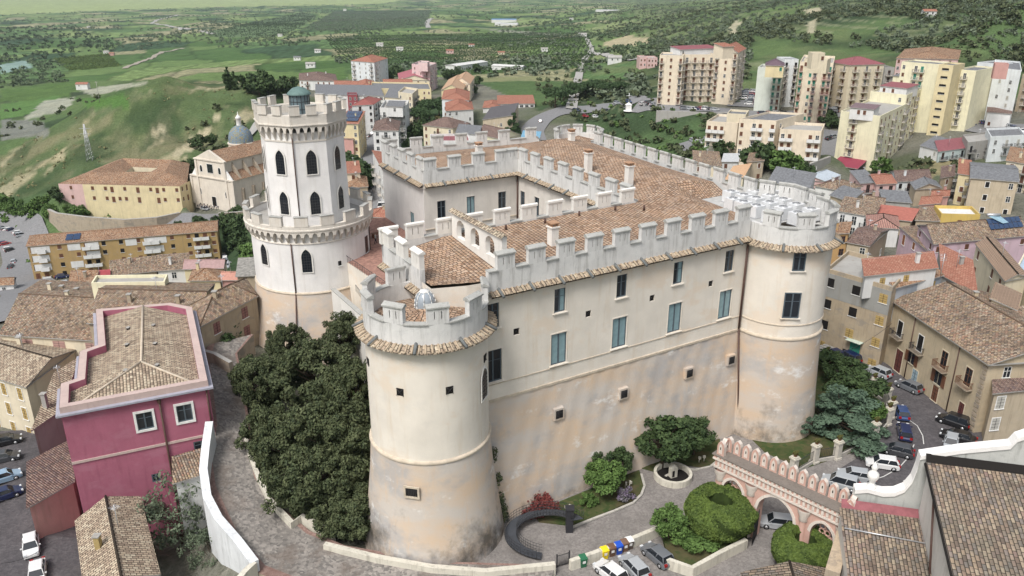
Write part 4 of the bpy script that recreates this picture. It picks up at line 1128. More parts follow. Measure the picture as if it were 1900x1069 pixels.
# air conditioning boxes
ac = MB(plain('ac_white_casing', (.66, .67, .68), .5, .4, var=.06), M_DARK, M_ALU)
ac.box((0, 0, .85), (1.75, 1.6, 1.5)); ac.box((0, 0, .05), (1.9, 1.7, .1), m=2); ac.lathe([(.58, 1.62), (.58, 1.68), (.46, 1.68)], (0, 0, 0), 14, 2)
ac.lathe([(.5, 1.63), (0, 1.63)], (0, 0, 0), 14, 1)
for k in range(6): ac.tube((-.5 * math.cos(k * PI / 6), -.5 * math.sin(k * PI / 6), 1.67), (.5 * math.cos(k * PI / 6), .5 * math.sin(k * PI / 6), 1.67), .02, m=2, n=4)
ac.box((.4, -.81, .75), (.14, .03, .14), m=1)
ACM = ac.mesh('air_conditioner')
acs = [(1404, 364), (1429, 372), (1454, 366), (1478, 375), (1504, 369), (1404, 378), (1454, 381), (1480, 361), (1506, 384), (1432, 388), (1481, 391), (1380, 371), (1381, 358), (1430, 359), (1361, 365), (1402, 351), (1357, 352), (1455, 352)]
ORD = ['first', 'second', 'third', 'fourth', 'fifth', 'sixth', 'seventh', 'eighth', 'ninth', 'tenth', 'eleventh', 'twelfth', 'thirteenth', 'fourteenth', 'fifteenth', 'sixteenth', 'seventeenth', 'eighteenth', 'nineteenth', 'twentieth']
for i, (x, y) in enumerate(sorted(acs)):
    p = U(x, y, 29.9); o = inst('air_conditioner', ACM, None, (p.x, p.y, 28.12), rzF)
    tag(o, f'white air conditioning box on the castle roof, {ORD[i]} from the left', 'air conditioner', 'air conditioning boxes on the castle roof')

# ------------------------------------------------------------------ terrace between keep and castle
M_PAVER = plain('reddish_pavers', (0.30, 0.17, 0.135), .9, var=.3)
mb = MB(M_WHITE, M_PAVER, M_CASTLE, M_BATTLE)
ter = [(-25.5, 116), (-15.5, 101.5), tuple(W(-6.1, 14.6))[:2], tuple(W(13.2, 45.4))[:2], tuple(W(13.8, 63))[:2], (-26, 138)]
mb.prism(ter, -3, 17.6, m=2, mt=1)
cwz = [(-25.3, 115.8), (-15.7, 101.3)]
terr = mb.build('terrace'); tag(terr, 'red paved terrace between the white keep and the castle', 'terrace')
mb = MB(M_WHITE, M_CAP)
for (x0, y0), (x1, y1), z0_, z1_ in (((-15.5, 101.2), (-7.6, 90.2), 14, 18.6), ((-26.5, 111.5), (-19.5, 100.2), 4, 14.6), ((-19.5, 100.2), (-17.0, 97.5), 4, 12.2)):
    d_ = Vector((x1 - x0, y1 - y0, 0)); 
    mb.box(((x0 + x1) / 2, (y0 + y1) / 2, (z0_ + z1_) / 2), (d_.length, .5, z1_ - z0_), math.atan2(d_.y, d_.x)); mb.box(((x0 + x1) / 2, (y0 + y1) / 2, z1_ + .06), (d_.length + .2, .7, .12), math.atan2(d_.y, d_.x), m=1)
o = mb.build('stair_wall'); tag(o, 'white stepped stair wall between the trees and the keep', 'wall')
for rl_, (x0, y0, z0_), (x1, y1, z1_) in (('terrace edge', (-25.4, 115.7, 17.6), (-15.8, 101.5, 17.6)), ('stair down to the trees', (-22.8, 110, 14.8), (-16.8, 99.5, 12.6))):
    rl = MB(M_IRON)
    for k in range(29):
        t_ = k / 28; x, y, z = x0 + (x1 - x0) * t_, y0 + (y1 - y0) * t_, z0_ + (z1_ - z0_) * t_; rl.tube((x, y, z), (x, y, z + 1.05), .03, n=4)
    rl.tube((x0, y0, z0_ + 1.05), (x1, y1, z1_ + 1.05), .04, n=5); tag(rl.build('railing'), 'black iron railing along the ' + rl_, 'railing')

# ------------------------------------------------------------------ the keep
KC = Vector((-31.4, 121.0, 0)); R_D = 8.95; KROT = math.radians(24)
keep = thing('keep_tower', 'tall white keep, an octagonal turret rising from a battlemented drum', 'tower', (KC.x, KC.y, 0))
M_BATK = batter_mat('keep_base_render', None, 8, -2, 5)
mb = MB(M_KEEP, M_BATK, M_MOULD)
mb.lathe([(12.4, -4), (11.9, 0), (10.6, 6), (9.6, 10.5), (9.1, 13.5)], (KC.x, KC.y, 0), 72, 1)
mb.lathe([(9.1, 13.4), (9.22, 13.55), (9.2, 13.7), (8.95, 13.8)], (KC.x, KC.y, 0), 72, 2)
mb.lathe([(8.95, 13.7), (8.95, 24.0)], (KC.x, KC.y, 0), 72, 0)
drum = mb.build('drum', keep)
def corbels(mb, pos, nb, per, o_in, o_out, zb, zs, zt, m=0):
    """row of small arches on brackets; pos(s, off) -> xy, s in bays"""
    for i in range(nb):
        w = .17
        q = [pos(i - w, o_in), pos(i + w, o_in), pos(i + w, o_out), pos(i - w, o_out)]; r = [pos(i - w * .6, o_in), pos(i + w * .6, o_in), pos(i + w * .6, o_in + .1), pos(i - w * .6, o_in + .1)]
        P_ = [(*a, zb) for a in r] + [(*a, zs) for a in q]
        mb.add(P_, [(3, 2, 1, 0), (0, 1, 5, 4), (1, 2, 6, 5), (2, 3, 7, 6), (3, 0, 4, 7)], m)
        k = 8
        for j in range(-1, k + 1):
            if j == -1: x0, x1, h0, h1 = i - w, i + w, zs, zs
            elif j == k: continue
            else:
                x0 = i + w + (1 - 2 * w) * j / k; x1 = i + w + (1 - 2 * w) * (j + 1) / k
                f_ = lambda t: zs + (zt - .25 - zs) * math.sqrt(max(0, 1 - (2 * t - 1) ** 2))
                h0, h1 = f_(j / k), f_((j + 1) / k)
            a, b = pos(x0, o_out), pos(x1, o_out); c_, d_ = pos(x0, o_in), pos(x1, o_in)
            mb.quad((*a, h0), (*b, h1), (*b, zt), (*a, zt), m=m); mb.quad((*c_, h0), (*d_, h1), (*b, h1), (*a, h0), m=m)
        a, b = pos(i + .5 - .16, o_in + .02), pos(i + .5 + .16, o_in + .02)
def circ(c, R, nb):
    def f(s, o): a = 2 * PI * s / nb; return (c.x + (R + o) * math.cos(a), c.y + (R + o) * math.sin(a))
    return f
M_KARCH = plaster('keep_corbel_plaster', (0.64, 0.60, 0.54), 0.5, (0.44, 0.36, 0.27), scl=2)
mb = MB(M_KARCH, M_KEEP, M_CONC)
corbels(mb, circ(KC, R_D, 52), 52, 1, 0, .72, 21.5, 22.5, 23.35)
mb.lathe([(R_D + .72, 23.35), (R_D + .84, 23.4), (R_D + .84, 23.6), (R_D + .72, 23.65), (R_D + .72, 24.15), (R_D + .2, 24.15), (R_D + .2, 23.0)], (KC.x, KC.y, 0), 72, 0, sm=False)
mb.lathe([(R_D + .12, 21.3), (R_D + .12, 21.5), (R_D, 21.55)], (KC.x, KC.y, 0), 72, 0)
mb.lathe([(R_D + .3, 23.05), (5, 23.05)], (KC.x, KC.y, 0), 40, 2)
crown = mb.build('corbel_crown', keep)
mk = MB(M_KARCH, M_CAP); mk.box((0, 0, .7), (1.95, .55, 1.4)); mk.box((0, 0, 1.44), (2.1, .7, .1), m=1); MKD = mk.mesh('merlon')
for k in range(16):
    a = 2 * PI * (k + .3) / 16; (x, y), r = on_drum(KC, R_D + .46, a); inst('merlon', MKD, crown, (x, y, 24.15), r)
# octagon
def octp(R, s8):     # corner s8
    a = KROT + math.radians(-90 + 22.5 + 45 * s8); return (KC.x + R * math.cos(a), KC.y + R * math.sin(a))
RO = 6.25
def octpos(nb8):
    def f(s, o):
        s = s % (8 * nb8); k = int(s // nb8); t = s / nb8 - k; kk = (RO * math.cos(PI / 8) + o) / (RO * math.cos(PI / 8))
        a, b = octp(RO * kk, k), octp(RO * kk, k + 1); return (a[0] + (b[0] - a[0]) * t, a[1] + (b[1] - a[1]) * t)
    return f
mb = MB(M_KEEP, M_KARCH)
for k in range(8):
    a, b = octp(RO + .12, k), octp(RO + .12, k + 1); c_, d_ = octp(RO - .1, k), octp(RO - .1, k + 1)
    mb.quad((*a, 23), (*b, 23), (*d_, 37), (*c_, 37))
turret = mb.build('octagonal_turret', keep)
RO = 6.15
mb = MB(M_KARCH, M_KEEP, M_CONC)
corbels(mb, octpos(5), 40, 1, 0, .6, 35.9, 37.0, 38.0)
for za, zb_, oo in ((35.6, 35.85, .1), (38.0, 38.15, .75), (38.15, 39.5, .62)):
    for k in range(8):
        kk = 1 + oo / (RO * .924); a, b = octp(RO * kk, k), octp(RO * kk, k + 1); ki = .93; c_, d_ = octp(RO * ki, k), octp(RO * ki, k + 1)
        mb.quad((*a, za), (*b, za), (*b, zb_), (*a, zb_)); mb.quad((*a, zb_), (*b, zb_), (*d_, zb_), (*c_, zb_)); mb.quad((*c_, za), (*c_, zb_), (*d_, zb_), (*d_, za)); mb.quad((*a, za), (*c_, za), (*d_, za), (*b, za))
mb.add([(*octp(RO * .95, k), 38.3) for k in range(8)], [tuple(range(8))], 2)
cr2 = mb.build('corbel_crown', keep)
mk = MB(M_KARCH, M_CAP); mk.box((0, 0, .65), (1.45, .5, 1.3)); mk.box((0, 0, 1.34), (1.55, .62, .08), m=1); MKO = mk.mesh('merlon')
for k in range(8):
    a, b = Vector(octp(RO * 1.09, k)), Vector(octp(RO * 1.09, k + 1)); d_ = b - a
    for t_ in (.14, .6): q = a + d_ * t_; inst('merlon', MKO, cr2, (q.x, q.y, 39.5), math.atan2(d_.y, d_.x))
for k in range(8):
    a, b = Vector(octp(6.19, k)), Vector(octp(6.19, k + 1)); q = (a + b) / 2; d_ = b - a; rz = math.atan2(d_.y, d_.x)
    nn = Vector((d_.y, -d_.x)).normalized()
    if nn.dot(-q) < 0: continue
    inst('pointed_window', gothic(1.5, 3.7), turret, (q.x + nn.x * .13, q.y + nn.y * .13, 30.9), rz)
    inst('pointed_window', gothic(1.45, 3.6), turret, (q.x + nn.x * .19, q.y + nn.y * .19, 24.9), rz)
    mb = MB(M_PIPE)
    if k % 2 == 1 or True:
        pp = Vector(octp(6.36, k)); mb.tube((pp.x, pp.y, 37.5), (pp.x, pp.y, 23.2), .09) if k in (7, 1) else None
    if mb.v: mb.build('rain_pipe', turret)
for px, z, w_, h_ in ((569, 17.0, 1.45, 3.7), (492, 17.6, 1.4, 3.4)):
    a = ang_at(KC, R_D, px, z + 1); (x, y), r = on_drum(KC, R_D + .03, a); inst('pointed_window', gothic(w_, h_), drum, (x, y, z), r)
a = ang_at(KC, R_D, 681, 18); (x, y), r = on_drum(KC, R_D + .02, a); inst('door', win_mesh(1.1, 2.6, 'shutter', M_PIPE, None), drum, (x, y, 17.7), r)
a = ang_at(KC, R_D, 630, 18); (x, y), r = on_drum(KC, R_D + .02, a); inst('small_window', win_mesh(.5, .7, 'shutter', M_DARK, None), drum, (x, y, 17.4), r)
for px in (545, 688):
    a = ang_at(KC, R_D, px, 18); (x, y), r = on_drum(KC, R_D + .14, a); mb = MB(M_PIPE); mb.tube((x, y, 21.4), (x, y, 13.8), .1)
    if px == 545: (x2, y2), r = on_drum(KC, 12.0, a); mb.tube((x, y, 13.8), (x2, y2, 1), .1)
    mb.build('rain_pipe', drum)
mb = MB(plain('lantern_leaded_glass', (0.13, 0.18, 0.20), .3, .5), plain('verdigris', (0.12, 0.19, 0.18), .7), M_IRON)
lc = (KC.x + .1, KC.y, 0)
mb.lathe([(1.45, 38.3), (1.45, 41.7)], lc, 16, 0, sm=False)
mb.lathe([(1.75, 41.6), (1.75, 41.75), (1.5, 42.0), (.9, 42.5), (0, 42.75)], lc, 16, 1)
for k in range(16):
    a = 2 * PI * k / 16; mb.tube((lc[0] + 1.47 * math.cos(a), lc[1] + 1.47 * math.sin(a), 38.3), (lc[0] + 1.47 * math.cos(a), lc[1] + 1.47 * math.sin(a), 41.7), .05, m=2, n=4)
for z in (38.4, 39.5, 40.6): mb.lathe([(1.5, z), (1.5, z + .08)], lc, 16, 2)
mb.build('lantern', keep, label='leaded glass lantern with a green copper cap')
# ------------------------------------------------------------------ ground sheets near the castle
def sheet(name, pts, mat, z=None, lift=0.0, skirt=None, kind='structure', zs=None, tri=True, **t):
    """a flat or sloping sheet through photo points; pts: (x, y[, z])"""
    P = [U(p[0], p[1], p[2] if len(p) > 2 else z) for p in pts]
    mb = MB(mat)
    if skirt is not None: mb.prism([(p.x, p.y) for p in P], skirt, [p.z for p in P], m=0, bottom=False)
    else: mb.add(P, [tuple(range(len(P)))])
    o = mb.build(name, kind=kind, **t); return o
def gravel(name, a, b, sc=6.0, patch=None):
    m, nt, bb = base_mat(name, 0.95, 0.1)
    P = N(nt, 'ShaderNodeTexCoord').outputs['Object']
    v = N(nt, 'ShaderNodeTexVoronoi'); v.inputs['Scale'].default_value = sc; nt.links.new(P, v.inputs['Vector'])
    sp_ = N(nt, 'ShaderNodeSeparateXYZ'); nt.links.new(v.outputs['Color'], sp_.inputs[0])
    col = mixc(nt, sp_.outputs[0], a, b)
    f = noise(nt, P, .35, 7, .65, .35, .65); col = mixc(nt, mulf(nt, f, .45), col, [k * .55 for k in a])
    if patch: f2 = noise(nt, P, .18, 6, .7, .5, .6); col = mixc(nt, mulf(nt, f2, .6), col, patch)
    nt.links.new(col, bb.inputs['Base Color']); bump(nt, bb, v.outputs['Distance'], .5, .05)
    MATS[name] = m; return m
M_GRAVEL = gravel('courtyard_setts', (0.20, 0.185, 0.175), (0.29, 0.27, 0.255), 5)
M_COBBLE = gravel('cobbles', (0.16, 0.15, 0.14), (0.36, 0.33, 0.30), 3.6, (0.16, 0.13, 0.11))
M_COBRED = gravel('red_brick_setts', (0.22, 0.14, 0.12), (0.33, 0.23, 0.20), 4.5)
M_LAWN = gravel('lawn_soil', (0.045, 0.075, 0.025), (0.10, 0.10, 0.045), 2.0, (0.10, 0.075, 0.045))
M_KERB = plain('stone_kerb', (.44, .42, .38), .9)
M_STREET = gravel('dark_street_setts', (0.085, 0.08, 0.085), (0.13, 0.12, 0.125), 4)
sheet('courtyard_ground', [(690, 1060), (600, 1180), (2000, 1250), (2300, 1000), (1500, 700), (1340, 790), (1000, 905), (700, 1040)], M_GRAVEL, z=0.0, skirt=-3)
# right-hand street
sheet('street', [(1430, 1120), (1440, 1010), (1500, 905), (1590, 850), (1640, 800), (1645, 740), (1600, 700), (1520, 655), (1530, 628), (1640, 672), (1725, 722), (1800, 790), (1850, 800), (2080, 800), (2080, 1130)], M_STREET, z=0.02)
def stripe(pts, w=.12, z=.035):
    mb = MB(M_LINE); P = [U(x, y, z) for x, y in pts]
    for a, b in zip(P[:-1], P[1:]):
        d = (b - a).normalized(); n = Vector((-d.y, d.x, 0)) * w / 2; mb.quad(a - n, b - n, b + n, a + n)
    return mb.build('road_marking', kind='structure')
stripe([(1612, 893), (1640, 884), (1668, 868), (1686, 848), (1696, 825)]); stripe([(1688, 780), (1702, 790), (1712, 808), (1714, 824)]); stripe([(1676, 893), (1700, 878), (1712, 858)])
# cobbled ramp, climbing round the trees to the keep
RAMP = [((1010, 1100, 0.9), (1032, 1048, 0.9)), ((820, 1100, 1.0), (820, 1042, 1.0)), ((600, 1110, 1.2), (640, 1012, 1.2)), ((475, 1062, 1.5), (575, 985, 1.5)), ((425, 1000, 2.6), (520, 940, 2.3)), ((385, 905, 4.3), (478, 885, 3.6)), ((378, 850, 5.6), (468, 835, 4.6)), ((392, 790, 7.0), (462, 780, 5.6)), ((384, 722, 8.0), (452, 712, 7.0)), ((378, 672, 8.6), (440, 655, 8.0)), ((385, 640, 9.0), (470, 620, 8.6))]
mb = MB(M_COBBLE, M_COBRED, M_STONE)
L_ = [(U(*a), U(*b)) for a, b in RAMP]
for (a, b), (c_, d_) in zip(L_[:-1], L_[1:]):
    k = .16
    a2, c2 = a.lerp(b, k), c_.lerp(d_, k); b2, d2 = a.lerp(b, .93), c_.lerp(d_, .93)
    mb.quad(a, c_, c2, a2, m=1); mb.quad(a2, c2, d2, b2, m=0); mb.quad(b2, d2, d_, b, m=1)
    dn = Vector((0, 0, 14)); mb.quad(c_, a, a - dn, c_ - dn, m=2); mb.quad(b, d_, d_ - Vector((0, 0, 9)), b - Vector((0, 0, 9)), m=2)
mb.build('path', kind='structure')
def low_wall(name, label, pts, h=.9, t=.55, below=.6, mat=None, cap=None, cat='wall', zs=None):
    """free-standing wall through photo points given with the height of its top"""
    mb = MB(mat or M_OLDWHITE, cap or M_OLDWHITE)
    P = [U(*p[:3]) for p in pts]; below_ = [p[3] if len(p) > 3 else below for p in pts]
    n = len(P)
    offs = []
    for i in range(n):
        d = P[min(i + 1, n - 1)] - P[max(i - 1, 0)]; d.z = 0; d.normalize(); offs.append(Vector((-d.y, d.x, 0)) * t / 2)
    for i in range(n - 1):
        a, b = P[i], P[i + 1]; oa, ob = offs[i], offs[i + 1]
        da, db = Vector((0, 0, h + below_[i])), Vector((0, 0, h + below_[i + 1]))
        V = [a - oa, b - ob, b + ob, a + oa]; Lw = [a - oa - da, b - ob - db, b + ob - db, a + oa - da]
        mb.quad(*V, m=1)
        mb.quad(Lw[0], Lw[1], V[1], V[0]); mb.quad(Lw[2], Lw[3], V[3], V[2])
        if i == 0: mb.quad(Lw[3], Lw[0], V[0], V[3])
        if i == n - 2: mb.quad(Lw[1], Lw[2], V[2], V[1])
    o = mb.build(name); return tag(o, label, cat)
M_OLDWHITE = plaster('old_whitewash', (0.60, 0.57, 0.49), 0.75, (0.22, 0.20, 0.16), grey=(0.25, 0.24, 0.20), scl=1.6)
M_WWHITE = plaster('whitewash_blue_white', (0.66, 0.68, 0.70), 0.6, (0.30, 0.31, 0.31), grey=(0.33, 0.35, 0.36), scl=1.3)
low_wall('garden_wall', 'old white garden wall zigzagging between the cobbled ramp and the dark trees', [(452, 790, 5.6), (462, 838, 4.8), (480, 885, 4.0), (500, 925, 3.3), (542, 968, 2.6), (560, 955, 2.6), (618, 985, 2.0)], h=.9, t=.5, below=3)
low_wall('garden_wall', 'long low white wall curving round the foot of the nearest tower', [(602, 1008, 1.9), (700, 1032, 1.8), (800, 1050, 1.7), (900, 1058, 1.6), (1030, 1045, 1.5)], h=1.0, t=.6, below=2)
low_wall('retaining_wall', 'tall white retaining wall sweeping down on the outer side of the cobbled ramp', [(388, 782, 9.0, 11), (381, 830, 7.4, 11), (377, 870, 6.4, 10), (384, 920, 5.2, 9), (405, 960, 4.4, 9), (440, 1000, 3.6, 8), (472, 1042, 2.9, 7)], h=1.0, t=.9, mat=M_WWHITE, cap=M_WWHITE)
low_wall('garden_wall', 'white end wall turning the foot of the tall retaining wall', [(472, 1042, 2.9, 5), (455, 1058, 2.8, 5), (432, 1085, 2.7, 5)], h=1, t=.6)
low_wall('garden_wall', 'grey stone wall with a gate post at the top of the cobbled ramp', [(372, 648, 10.2), (398, 655, 9.8), (428, 672, 9.4)], h=1.3, t=.6, below=3, mat=M_STONE, cap=M_CONC)
low_wall('garden_wall', 'low white wall behind the coloured bins', [(1058, 1040, 1.2), (1120, 1018, 1.2), (1180, 995, 1.2), (1235, 972, 1.1)], h=1.1, t=.5, below=.3)
low_wall('planter_wall', 'white angled wall holding the bed under the big round hedge', [(1235, 1035, 1.2), (1285, 1052, 1.2), (1340, 1022, 1.2), (1385, 1000, 1.2)], h=1.2, t=.5, below=.3)
# beds
sheet('lawn', [(985, 940), (1020, 938), (1100, 905), (1186, 872), (1196, 900), (1182, 925), (1130, 948), (1060, 975), (1000, 968)], M_LAWN, z=.12, skirt=-.2)
sheet('lawn', [(1190, 868), (1260, 838), (1335, 805), (1338, 850), (1310, 868), (1270, 862), (1235, 880)], M_LAWN, z=.12, skirt=-.2)
sheet('lawn', [(1225, 975), (1290, 950), (1388, 985), (1385, 1005), (1285, 1050), (1238, 1030)], M_LAWN, z=.5, skirt=-.2)
sheet('lawn', [(1500, 640), (1540, 660), (1640, 730), (1650, 790), (1580, 840), (1490, 870), (1420, 840), (1380, 800), (1440, 740)], M_LAWN, z=.06, skirt=-.3)
def kerb(pts, z=.14, w=.28, h=.18):
    mb = MB(M_KERB); P = [U(x, y, z) for x, y in pts]
    for a, b in zip(P[:-1], P[1:]):
        d = b - a; c = (a + b) / 2; mb.box((c.x, c.y, z), (d.length + .05, w, h), math.atan2(d.y, d.x))
    return mb.build('kerb', kind='structure')
kerb([(1060, 979), (1100, 963), (1140, 948), (1175, 933), (1190, 918), (1196, 902), (1190, 880)])
kerb([(1235, 884), (1262, 868), (1290, 872), (1318, 866), (1338, 850)])
sheet('lawn', [(480, 930), (540, 962), (560, 952), (620, 985), (690, 1010), (700, 830), (690, 700), (600, 600), (480, 640), (450, 720), (440, 800), (462, 880)], M_LAWN, z=.35)
# well
wc = U(1248, 886, 0)
mb = MB(M_OLDWHITE, M_DARK); mb.lathe([(2.35, 0), (2.35, .8), (2.0, .8), (2.0, .1)], (wc.x, wc.y, 0), 36, 0, sm=False); mb.lathe([(2.0, .15), (0, .15)], (wc.x, wc.y, 0), 24, 1)
o = mb.build('fountain_basin'); tag(o, 'round white fountain basin between the path and the dark tree', 'basin')
mb = MB(M_OLDWHITE, M_DARK); mb.box((wc.x, wc.y, .75), (.9, .6, 1.5), .4); mb.box((wc.x, wc.y - .31, .7), (.35, .04, .9), .4, m=1); mb.add([(wc.x - .5, wc.y - .4, 1.5), (wc.x + .5, wc.y - .2, 1.5), (wc.x + .5, wc.y + .4, 1.5), (wc.x - .5, wc.y + .2, 1.5), (wc.x, wc.y, 1.95)], [(0, 1, 4), (1, 2, 4), (2, 3, 4), (3, 0, 4)])
o = mb.build('shrine'); tag(o, 'small white stone shrine standing inside the round basin', 'shrine')
# lawn spotlights
sl_ = MB(M_OLDWHITE); sl_.tube((0, 0, 0), (0, 0, .5), .06); sl_.box((0, -.1, .62), (.34, .22, .3), .2); SPOTM = sl_.mesh('floodlight')
for i, (x, y) in enumerate([(1050, 948), (1056, 946), (1160, 905), (1168, 903), (1297, 858), (1306, 856)]):
    p = U(x, y, .12); o = inst('floodlight', SPOTM, None, p, i * .6)
    tag(o, f'small white garden floodlight, {"left" if i % 2 == 0 else "right"} one of the pair {["near the red shrub", "beside the purple bush", "under the castle corner"][i // 2]}', 'floodlight', 'garden floodlights along the castle wall')
# bins
def bin_(x, y, c, lid, label, z=0.0):
    p = U(x, y, z); key = 'bin_' + '_'.join(label.split()[:3])
    body = plain(key, c, .5, .4, var=.06); ld = plain(key + '_lid', lid, .5, .4, var=.05)
    t = thing('wheelie_bin', label, 'bin', p, .35, 'bins along the low wall')
    mb = MB(body, M_IRON); P = [(-.3, -.28, 0), (.3, -.28, 0), (.3, .28, 0), (-.3, .28, 0), (-.38, -.38, 1.1), (.38, -.38, 1.1), (.38, .38, 1.1), (-.38, .38, 1.1)]
    mb.add(P, [(3, 2, 1, 0), (4, 5, 6, 7), (0, 1, 5, 4), (1, 2, 6, 5), (2, 3, 7, 6), (3, 0, 4, 7)])
    for s in (-1, 1): mb.tube((s * .3, .34, .12), (s * .4, .34, .12), .12, m=1, n=8)
    mb.tube((-.3, .46, 1.02), (.3, .46, 1.02), .03, m=1)
    o = link(bpy.data.objects.new('body', mb.mesh('body')), t)
    mb = MB(ld); mb.add([(-.41, -.42, 1.1), (.41, -.42, 1.1), (.41, .44, 1.1), (-.41, .44, 1.1), (-.38, -.38, 1.18), (.38, -.38, 1.18), (.36, .38, 1.28), (-.36, .38, 1.28)], [(3, 2, 1, 0), (4, 5, 6, 7), (0, 1, 5, 4), (1, 2, 6, 5), (2, 3, 7, 6), (3, 0, 4, 7)])
    link(bpy.data.objects.new('lid', mb.mesh('lid')), t)
    mb = MB(M_WTRIM); mb.box((0, -.372, .72), (.34, .02, .3)); link(bpy.data.objects.new('sticker', mb.mesh('sticker')), t)
bin_(1121, 1035, (.75, .55, .02), (.8, .6, .02), 'yellow wheelie bin with a pale sticker')
bin_(1134, 1030, (.13, .07, .045), (.15, .08, .05), 'dark brown wheelie bin between the yellow and the blue bin')
bin_(1147, 1026, (.015, .07, .42), (.015, .08, .48), 'blue wheelie bin in the row along the low wall')
bin_(1158, 1021, (.16, .09, .06), (.17, .1, .07), 'brown wheelie bin between the blue and the white lidded bin')
bin_(1167, 1017, (.08, .06, .05), (.75, .75, .73), 'grey wheelie bin with a white lid at the end of the row')
bin_(1081, 1050, (.02, .12, .06), (.025, .14, .07), 'dark green wheelie bin standing apart on the left')
# pedestrian gate and spiral stair
gp = thing('metal_gate', 'dark metal garden gate in the low white wall left of the green bin', 'gate', U(1040, 1052, 0))
mb = MB(M_IRON); a, b = U(1033, 1053, 0), U(1056, 1046, 0)
for k in range(12): q = a.lerp(b, k / 11); mb.tube(q, q + Vector((0, 0, 1.5)), .03, n=4)
for z in (.15, 1.45): mb.tube(a + Vector((0, 0, z)), b + Vector((0, 0, z)), .035, n=4)
mb.build('bars', gp)
mb = MB(M_IRON)
for q in (a, b): mb.box((q.x, q.y, .85), (.14, .14, 1.7))
mb.build('posts', gp)
st = thing('curved_ramp', 'black steel ramp with railings curving round the foot of the tower', 'ramp', U(1005, 1000, 0))
cc = U(1012, 1002, 0); mb = MB(M_IRON, plain('steel_deck', (.05, .055, .065), .6, .4)); rails = [MB(M_IRON), MB(M_IRON)]
def arcp(a, r, z): return Vector((cc.x + r * math.cos(a), cc.y + .78 * r * math.sin(a), z))
a_0, a_1, n_ = math.radians(20), math.radians(262), 40
for k in range(n_):
    t0_, t1_ = k / n_, (k + 1) / n_; A, B = a_0 + (a_1 - a_0) * t0_, a_0 + (a_1 - a_0) * t1_; z0_, z1_ = 1.9 - 1.6 * t0_, 1.9 - 1.6 * t1_
    mb.quad(arcp(A, 3.2, z0_), arcp(A, 4.5, z0_), arcp(B, 4.5, z1_), arcp(B, 3.2, z1_), m=1)
    for r in (3.2, 4.5):
        rail = rails[r > 4]
        mb.quad(arcp(A, r, z0_ - .12), arcp(B, r, z1_ - .12), arcp(B, r, z1_ + .02), arcp(A, r, z0_ + .02))
        for h in (.35, .7, 1.05): rail.tube(arcp(A, r, z0_ + h), arcp(B, r, z1_ + h), .022, n=4)
        rail.tube(arcp(A, r, z0_), arcp(A, r, z0_ + 1.05), .022, n=4)
mb.build('deck', st)
for rail in rails: rail.build('railing', st)
mb = MB(plain('black_post', (.03, .03, .035), .6)); q = U(1056, 985, 0); mb.box((q.x, q.y, 1.5), (.8, .8, 3.0)); mb.box((q.x, q.y, 3.05), (1.0, 1.0, .15)); tag(mb.build('lift_post'), 'square black post at the end of the curved ramp', 'post')

# ------------------------------------------------------------------ the pink crenellated gate
M_PINK = plaster('pink_gate_stucco', (0.56, 0.36, 0.30), 0.5, (0.25, 0.15, 0.12), grey=(.30, .24, .22), scl=1.5)
M_PALE = plaster('pale_gate_stucco', (0.66, 0.59, 0.53), 0.5, (0.3, 0.26, 0.22), scl=2)
M_COPE = plaster('dark_mossy_coping', (0.20, 0.175, 0.155), 0.7, (0.08, 0.08, 0.065), grey=(.10, .10, .08), scl=3)
GA, GB = Vector((22.8, 76.9, 0)), Vector((33.3, 65.9, 0)); GD = (GB - GA).normalized(); GN = Vector((GD.y, -GD.x, 0)); 
if GN.y > 0: GN = -GN
GL = (GB - GA).length; rzG = math.atan2(GD.y, GD.x)
gate = thing('castle_gate', 'pink and white crenellated gateway with one pointed arch between two smaller ones', 'gate', (GA + GB) / 2)
gc = GA - GN * .8
ops = [(1.0, 3.5, 0, 4.6, 6.2), (5.3, 9.6, 0, 4.0, 6.6), (11.4, 13.9, 0, 4.6, 6.2)]
mb = MB(M_PINK); arch_wall(mb, gc, GD, GL, 0, 6.9, 1.3, [(1.0, 3.5, 1.2, 4.3, 6.0), (5.3, 9.6, 0, 3.9, 6.4), (11.4, 13.9, 1.2, 4.3, 6.0)]); gw = mb.build('wall', gate)
mb = MB(M_PALE, M_PINK)
for a, b, z_, t_ in ((1.0, 3.5, 4.3, 6.0), (5.3, 9.6, 3.9, 6.4), (11.4, 13.9, 4.3, 6.0)):     # archivolts
    k = 20; w = b - a
    for i in range(k):
        def ap(j, e): x = 2 * j / k - 1; zz = z_ + (t_ - z_) * math.sqrt(max(0, 1 - abs(x) ** 1.7)); q = gc + GD * (a + w * j / k + e * x) + GN * .72; return Vector((q.x, q.y, zz + e * (1 - abs(x) * .5)))
        A, B, C_, D_ = ap(i, 0), ap(i + 1, 0), ap(i + 1, .32), ap(i, .32)
        mb.quad(A, B, C_, D_); mb.quad(A - GN * .2, B - GN * .2, B, A); mb.quad(D_, C_, C_ - GN * .2, D_ - GN * .2)
mb.build('archivolt', gate)
for s in (.5, 4.4, 10.5, 14.6):
    mb = MB(M_PINK, M_PALE); q = gc + GD * s + GN * .55
    mb.lathe([(.52, 0), (.52, .4), (.4, .5), (.4, 5.2)], (q.x, q.y, 0), 16, 0); mb.lathe([(.4, 5.2), (.5, 5.3), (.45, 5.7), (.72, 6.3), (.74, 6.7)], (q.x, q.y, 0), 16, 1); mb.lathe([(.6, 0), (.6, .35), (.5, .42)], (q.x, q.y, 0), 16, 1)
    mb.build('column', gate)
mb = MB(M_PALE, M_PINK, M_COPE)
q = gc + GD * GL / 2
